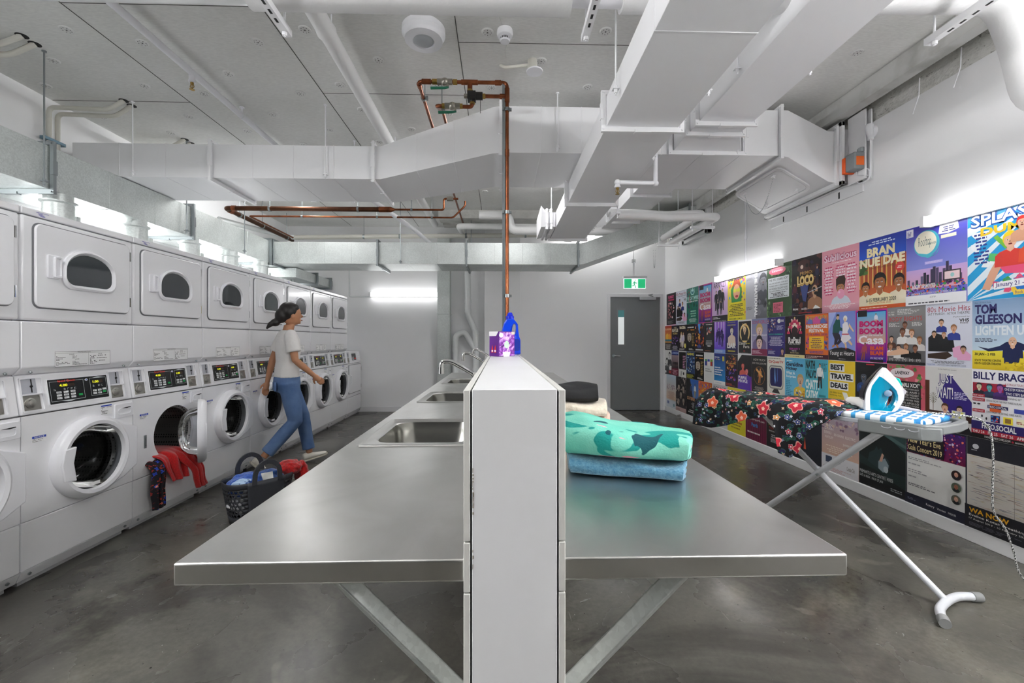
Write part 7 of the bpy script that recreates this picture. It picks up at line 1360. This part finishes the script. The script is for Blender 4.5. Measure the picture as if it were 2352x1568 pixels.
def d_cirq(p): p.T(.08, .83, .84, .08, 'CirQuesTV', '#c8301c', .03).L(.05, .95, .95, .98, 1, '#7a786c', 3); p.pg(rrect(.1, .92, .18, .78, .14, 5), '#85827e').pg(rrect(.13, .89, .21, .75, .12, 5), '#dcd8cc').pg(rrect(.17, .85, .25, .72, .1, 5), '#1c1a5c').pg([(.44, .72), (.46, .72), (.5, .4), (.46, .3), (.42, .45)], '#78b0e8').pg([(.58, .72), (.59, .72), (.6, .4), (.56, .34)], '#5a88d0').pg([(.4, .18), (.62, .18), (.74, .08), (.28, .08)], '#3a3838')
def d_how(p): p.T(.12, .86, .76, .06, 'HOW MUCH', '#e8e0d4', -.005).T(.06, .77, .88, .05, 'DO YOU LOVE ME', '#e8e0d4', -.005); p.pg(circ(.5, .46, .36, 32, .25), '#a06428').pg(circ(.5, .46, .34, 32, .235), '#110e0f').F(.5, .25, .42, '#d88a40', '#c87830', '#e0a060', '#3a1c10', .15).pg([(.3, .6), (.7, .42), (.74, .46), (.34, .66)], '#e8a858').L(.1, .9, .05, .17, 4, '#b8b0a4', 4, 1)
def d_pur(p): p.G(0, 0, 1, .4, '#c838b0', '#3a2a98'); p.pg([(0, 1), (.3, 1), (.0, .8)], WH); p.H(.38, .68, .11, '#e8685c', '#2a0c10', '#d85a50').H(.66, .54, .1, '#e87878', '#200c14', '#7a3ac0').pg([(0, 0), (.1, .4), (.5, .44), (.9, .4), (.95, 0)], '#5a30b0').T(.06, .30, .6, .085, 'PURPLE', '#f6f2fa', .04).T(.06, .20, .66, .085, 'PEOPLE', '#f6f2fa', .04)
def d_fest(p): p.N(.05, .5, .9, .46, 50, ['#e07a28', '#8a2c20', '#f0a848', '#3a1430', '#b04a28'], 4, .03, .07).N(.1, .2, .8, .36, 50, ['#4a30a0', '#6a50d0', '#c84a58', '#1c1248'], 6, .03, .06).T(.12, .70, .76, .04, 'MUNDARING MUSIC', '#f0b850', .02).T(.3, .64, .4, .04, 'FESTIVAL', '#e08a38', .02).L(.1, .9, .04, .12, 3, '#d85a40', 5)
def d_blue(p): p.G(0, .12, 1, .88, '#1c90d8', '#1c2a8c').T(.06, .86, .5, .05, 'WeWrite\'s', WH, .0) if False else p.G(0, .12, 1, .88, '#1c90d8', '#1c2a8c'); p.L(.06, .6, .86, .92, 1, WH, 3).N(.06, .78, .6, .05, 14, ['#e84a3c', '#f0c830', '#4ac060', '#f080b0'], 4, .02, .035).R(.75, .76, .16, .15, '#e8d850').L(.06, .94, .3, .6, 4, WH, 5).R(0, 0, 1, .12, WH).L(.1, .9, .05, .07, 1, '#6a8ab8', 6)
def d_flag(p): [p.R(x, .56, .22, .22, c) for x, c in ((.1, '#2c50b0'), (.36, '#f0ece8'), (.64, '#c83a30'))]; p.R(.1, .72, .22, .06, '#4aa860').R(.36, .7, .22, .08, '#2c4ac0').R(.64, .7, .22, .08, '#88c038').R(.28, .56, .04, .16, '#c83a30').R(.82, .56, .05, .16, '#2c50b0').L(.15, .9, .36, .5, 2, '#a8a8a8', 4)
def d_gang(p): p.T(.1, .86, .8, .1, 'GANG', '#f0e040', .04).N(.05, .25, .9, .55, 50, ['#1c5aa8', '#78b8e8', '#c8d8e0', '#3a3028', '#8a6a40'], 5, .04, .08).R(0, 0, 1, .2, '#14140f').L(.08, .92, .03, .17, 5, '#d8d838', 6)
def d_pinkt(p): p.R(.06, .3, .88, .66, '#141216').L(.55, .94, .35, .85, 8, '#e8a0c8', 4).R(0, 0, 1, .28, '#eceae4').T(.25, .05, .2, .18, '//', '#1c1a1c', .02).E(.65, .14, .08, .06, '#1c1a1c')
def d_lon(p): p.R(0, .82, 1, .18, '#1c2a80').T(.06, .86, .88, .09, 'LONDON', '#a8c0f8', .03).G(0, .3, 1, .52, '#3a2c30', '#a89098'); [p.F(x, .3, .3, '#2a1c20', '#3a1c28', '#c89a84', '#1c1214') for x in (.25, .45, .62, .8)]; p.R(0, 0, 1, .3, '#7a1838').L(.1, .9, .05, .25, 4, '#e0a8b8', 5, 1)
def d_bw(p): p.H(.72, .78, .14, '#e8e6e2', '#141416', '#2a2a2c', '#2a2a2c').H(.32, .52, .15, '#efeeea', '#101012', '#3a3a3c', '#2a2a2c').N(0, .28, .9, .18, 18, ['#1c1c1e', '#5a5a5c', '#c8c8c6'], 5, .05, .09).R(0, 0, 1, .2, '#26242a').R(.6, .05, .35, .12, '#c8281c').E(.15, .1, .09, .06, WH)
R3 = [(d_bill, '#eceaee', 'white poster with navy block letters and red date strips'), (d_just, '#dcdad8', 'white and purple poster of laughing people reading newspapers'), (d_lane2, '#c85a68', 'pink floral poster with black name list behind the iron'), (d_shade, '#0e0e12', 'black poster of two men adjusting ties in blue light'), (d_best, '#f0cc28', 'yellow poster with black words on white strips'), (d_nath, '#58c0d0', 'turquoise poster with a seated man and black and white lettering'),
      (d_ger, '#6ac0e8', 'sky blue poster of a person in a yellow patterned shirt'), (d_cirq, '#ece8dc', 'cream poster with a television drawing and red title'), (d_how, '#110e0f', 'black poster of an acrobat in a golden hoop'), (d_pur, '#141016', 'black and purple poster of a couple lit in red'), (d_fest, '#1c0f24', 'dark poster with an orange and violet kaleidoscope pattern'), (d_blue, '#1c4ab0', 'bright blue poster with a white bottom strip'),
      (d_flag, '#e8e8e6', 'plain white poster with a small row of coloured flags'), (d_face, '#121113', 'black poster of a bearded face in the third row'), (d_gang, '#1c3a70', 'blue and yellow film style poster in the third row'), (d_pinkt, '#d8d6d2', 'black poster with pink lines of text and white base'), (d_lon, '#3a2830', 'dark red poster of a group under a blue title strip'), (d_bw, '#ecebe8', 'white poster with black ink portraits at the far end')]
for i, (fn, bg, lb) in enumerate(R3): put('poster', lb, PG, 2.684 + .3025 * i, .667, .302, .427, bg, fn)
# row 4
def d_wa(p):
    p.R(0, .80, 1, .2, '#23232b').E(.06, .90, .022, .028, '#c8c8cc').L(.03, .09, .855, .87, 1, '#a8a8ac', 3); r = random.Random(8)
    for i in range(380):
        x, y = r.random() * .96, .262 + .0125 * (i % 43); p.pg([(x, y), (x + r.uniform(.01, .16), y + r.uniform(-.004, .006)), (x + .02, y + .005)], r.choice(['#a88a78', '#6a5a70', '#d0c090', '#8a98b0', '#2c2a34', '#c8a8a0', '#b8b0a8']))
    p.R(.32, .25, .003, .55, '#9a948c').R(0, 0, 1, .25, '#1d1c24').T(.03, .17, .26, .055, 'WA NOW', '#e8a820', .03).T(.03, .125, .48, .032, 'Eveline Kotai: Breathing Pattern', WH, .01).T(.03, .09, .44, .024, '17 August 2019 - 10 February 2020 | FREE', WH, 0).L(.03, .42, .03, .07, 3, '#5a5a64', 4)
def d_nye(p):
    p.R(.02, .12, .96, .86, '#ecebe8').G(.02, .64, .96, .34, '#7a1848', '#3a1c70').N(.02, .64, .96, .34, 190, ['#c82a48', '#e8785c', '#5a2a98', '#8a1c50', '#f0a8c0', '#2a1040', '#3a58c0', '#d8d0e8'], 6, .008, .026); p.R(.05, .655, .62, .22, '#1c0e1c').T(.06, .775, .56, .075, "New Year's Eve", '#ecd89c', .01).T(.06, .68, .58, .07, 'Gala Concert 2019', '#ecd89c', .01)
    p.L(.06, .72, .56, .60, 2, '#a8a6a8', 3).L(.06, .3, .5, .53, 1, '#b0aeb0', 4).L(.06, .46, .40, .45, 2, '#a8a6a8', 5).L(.06, .26, .34, .37, 1, '#a8a6a8', 6).L(.06, .6, .23, .27, 2, '#706e72', 7); [p.E(.86, y, .075, .055, c, 28).pg([(.805, y - .03), (.83, y - .012), (.89, y - .012), (.915, y - .03), (.89, y - .048), (.83, y - .048)], '#1a1a22').E(.86, y + .014, .036, .030, h_).E(.86, y + .006, .030, .027, s_).E(.848, y + .009, .004, .003, '#222222').E(.872, y + .009, .004, .003, '#222222').E(.86, y - .008, .01, .003, '#7a3a34') for y, c, s_, h_ in ((.52, '#2a1418', '#e0a890', '#3a1c18'), (.38, '#5a6a58', '#a86a50', '#6a6058'), (.24, '#6a6a60', '#e0b098', '#8a6a48'))]
    p.R(.0, .0, 1, .12, '#191c30').L(.05, .25, .05, .08, 2, '#70748a', 8).T(.38, .04, .14, .035, 'Rotary', WH, 0).T(.56, .045, .14, .025, 'VINNIES' if False else 'Vinnies', WH, 0).T(.74, .045, .12, .022, 'PASSAGES', WH, 0)
def d_truth(p):
    p.R(0, .88, 1, .12, '#c8ccce').T(.42, .90, .56, .07, 'TRUTH ART', '#1a1c1e', .0).T(.36, .865, .62, .025, 'TALES FROM THE INNER CITY:', '#1a1c1e', 0).T(.54, .83, .44, .022, 'THE ORIGINAL PAINTINGS', '#c8d0d2', 0); p.pg([(.0, .98), (.3, .86), (.7, .74), (1, .60), (1, .84), (.5, .86), (.2, 1), (0, 1)], '#2c4444').pg([(.3, .84), (.8, .7), (1, .66), (1, .7), (.7, .78), (.4, .86)], '#4a6464').pg([(0, .3), (.4, .26), (.8, .16), (1, .12), (1, .3), (.6, .3), (0, .42)], '#1d302e')
    p.pg([(.2, .36), (.24, .48), (.36, .54), (.4, .6), (.44, .55), (.5, .59), (.54, .52), (.66, .44), (.68, .36), (.6, .28), (.4, .3)], '#26383a').pg([(.44, .40), (.58, .46), (.66, .38), (.64, .29), (.54, .26), (.44, .3)], '#8a98a0').E(.6, .31, .05, .045, '#b8c0c4').pg([(.46, .4), (.52, .52), (.56, .5), (.52, .4)], '#c89a84').R(0, 0, 1, .11, '#101214')
    p.T(.02, .165, .56, .045, 'FREMANTLE ARTS CENTRE', '#e8ecec', .0).R(.6, .16, .006, .06, '#e8ecec').T(.63, .165, .12, .045, 'FREE', '#e8ecec', 0).T(.02, .10, .52, .045, 'SAT 16 NOV - MON 27 JAN', '#e8ecec', .0).L(.7, .95, .05, .10, 2, '#a0a4a4', 3)
def d_eve(p):
    p.G(0, 0, 1, 1, '#e8b890', '#b0a8c0').N(0, .66, 1, .3, 60, ['#c8b8c8', '#a08098', '#e0c8b8', '#8a6a80'], 4, .03, .06).T(.5, .84, .36, .085, 'EVE', '#ecdce4', .02)
    for x, y, w_, t in ((.12, .70, .2, 'ALEX'), (.1, .645, .24, 'DYSON'), (.08, .58, .2, 'DENULI'), (.36, .57, .26, 'BEN GERRANS'), (.66, .57, .26, 'ELECTRIC'), (.1, .51, .24, 'HAYLEY'), (.6, .45, .3, 'SHMARTY')): p.T(x, y, w_, .04, t, '#f6efe8', .01)
    p.L(.1, .9, .3, .42, 4, '#f4e4d4', 5, 1).R(0, .0, 1, .26, '#e4e2e6').L(.4, .62, .16, .23, 4, '#4a5a8c', 6).R(.12, .13, .18, .1, '#33405c').T(.7, .10, .2, .06, 'Canadian Club', '#5a4030', 0).L(.05, .95, .01, .07, 4, '#c89a98', 7)
def d_dk(p): p.G(0, 0, 1, 1, '#14161f', '#1c2438').T(.1, .26, .12, .1, '88', WH, .02).pg([(.42, .2), (.46, .42), (.5, .2)], '#d8502c').T(.1, .10, .4, .045, 'Summer 2019', '#c8c8cc', 0).L(.1, .9, .7, .9, 5, '#8a90a0', 4)
def d_tick(p): p.T(.1, .82, .4, .08, 'BLEAT', WH, 0).T(.55, .82, .36, .1, 'BERNIE', '#d8d4e0', .03); p.L(.1, .9, .5, .76, 4, '#d8d4d0', 4, 1).T(.08, .42, .84, .04, 'SATURDAY 29 FEBRUARY   METRO CITY PERTH', '#b8c030', 0).T(.1, .35, .8, .045, 'TICKETS ON SALE NOW', '#b8281c', .0).T(.1, .30, .76, .03, 'WWW.MACHINEPERTH.COM.AU', WH, 0); p.L(.2, .85, .2, .27, 2, '#c8c8cc', 6).R(.16, .1, .3, .09, '#5a5658').L(.18, .44, .11, .18, 3, '#c8c8c8', 7)
def d_thea(p): [p.R(x / 12, 0, .03, 1, '#8a1848') for x in range(12)]; p.T(.4, .66, .5, .09, 'THEATRE', '#f0d8e0', .02).T(.1, .40, .8, .06, 'wintheatreperth.com', WH, .0).T(.3, .28, .3, .08, 'Perth', '#2c90d8', .03).L(.1, .9, .14, .2, 1, WH, 5)
def d_yel(p): p.L(.2, .9, .1, .5, 6, '#a88a28', 3).T(.3, .22, .5, .05, 'TIX.COM', '#c8501c', .01)
def d_pol(p): p.T(.1, .86, .8, .09, 'POLICE', '#3a3a40', .0).N(.1, .2, .8, .5, 20, ['#a8a0a8', '#6a6470'], 4, .04, .09)
def d_fly(p): p.G(0, .1, 1, .9, '#f0a828', '#e0682c').N(.05, .74, .9, .22, 40, ['#c84a98', '#7a4ac0', '#f0d040', '#4a78c8', '#e05a3c'], 5, .03, .06).T(.12, .58, .5, .09, 'FLIP', WH, .03).R(.2, .25, .75, .3, '#f4c838').L(.28, .9, .28, .54, 6, '#e8f0f0', 6).L(.15, .9, .14, .22, 2, '#3a58b0', 7).R(0, 0, 1, .12, '#5a2014').L(.05, .95, .03, .1, 2, '#e8c0a0', 8)
def d_cut(p): p.G(0, .5, 1, .5, '#5a88c8', '#2c64c0').pg([(.0, .5), (.0, 1), (.3, 1), (.55, .5)], '#241f20'); p.F(.4, .52, .34, '#3a4a80', '#2a2c48', '#b08468', '#1c1414').F(.72, .52, .36, '#e8ecf2', '#c8b070', '#b08468', '#241a18').T(.05, .42, .65, .09, 'CUTERIE', '#f0b080', .03).L(.4, .96, .22, .38, 5, '#d8d8dc', 5, 1).L(.1, .9, .08, .18, 2, WH, 6, 1)
def d_col(p): p.N(0, .1, 1, .9, 70, ['#3a3234', '#8a7c78', '#c8b8ac', '#1c181a', '#5a4c48'], 4, .04, .08); [p.H(x, y, .1, '#b8a898', '#1c1818', '#3a3234') for x, y in ((.3, .7), (.72, .68), (.5, .5), (.28, .3), (.75, .34))]; p.R(0, 0, 1, .12, '#c8a8a4').L(.1, .6, .03, .08, 2, '#8a5a58', 5)
def d_pas(p): p.G(0, .25, 1, .75, '#e8c8a8', '#c8dcec').N(.05, .55, .9, .15, 34, ['#c88a98', '#8a6a80', '#a878a0'], 4, .02, .05).L(.1, .95, .28, .5, 8, '#c8988a', 5, 1).R(0, 0, 1, .22, '#dfe6ee').R(.1, .1, .2, .09, '#6a78b0').E(.8, .1, .08, .05, '#7aa8b0')
R4 = [(d_wa, '#d8d2ca', 'wide pale poster of dashed coloured lines with dark bands at the photo edge'), (d_nye, '#191c30', 'white poster with a red and purple concert hall picture and gold title'), (d_truth, '#141c1c', 'dark green poster of an animal asleep under a hill'), (d_eve, '#c8a8a0', 'peach and lilac poster partly behind the ironing board legs'), (d_dk, '#14161f', 'dark navy poster partly behind the hanging floral garment'), (d_tick, '#191618', 'black poster with red ticket line under the ironing board'),
      (d_thea, '#5c0e30', 'maroon curtain striped poster under the floral garment'), (d_yel, '#e8dc30', 'yellow poster just below the floral garment hem'), (d_pol, '#d8d6d8', 'pale grey poster mostly hidden behind the floral garment'), (d_fly, '#5a2014', 'orange poster beside the narrow end of the ironing board'), (d_cut, '#161416', 'black poster with two men against a blue sky'), (d_col, '#221d1f', 'dark brown poster with a collage of faces'), (d_pas, '#e0dcdc', 'pale pastel poster low in the far corner')]
for i, (fn, bg, lb) in enumerate(R4): put('poster', lb, PG, 2.712 + .42 * i, .092, .419 if i else .84, .573, bg, fn)
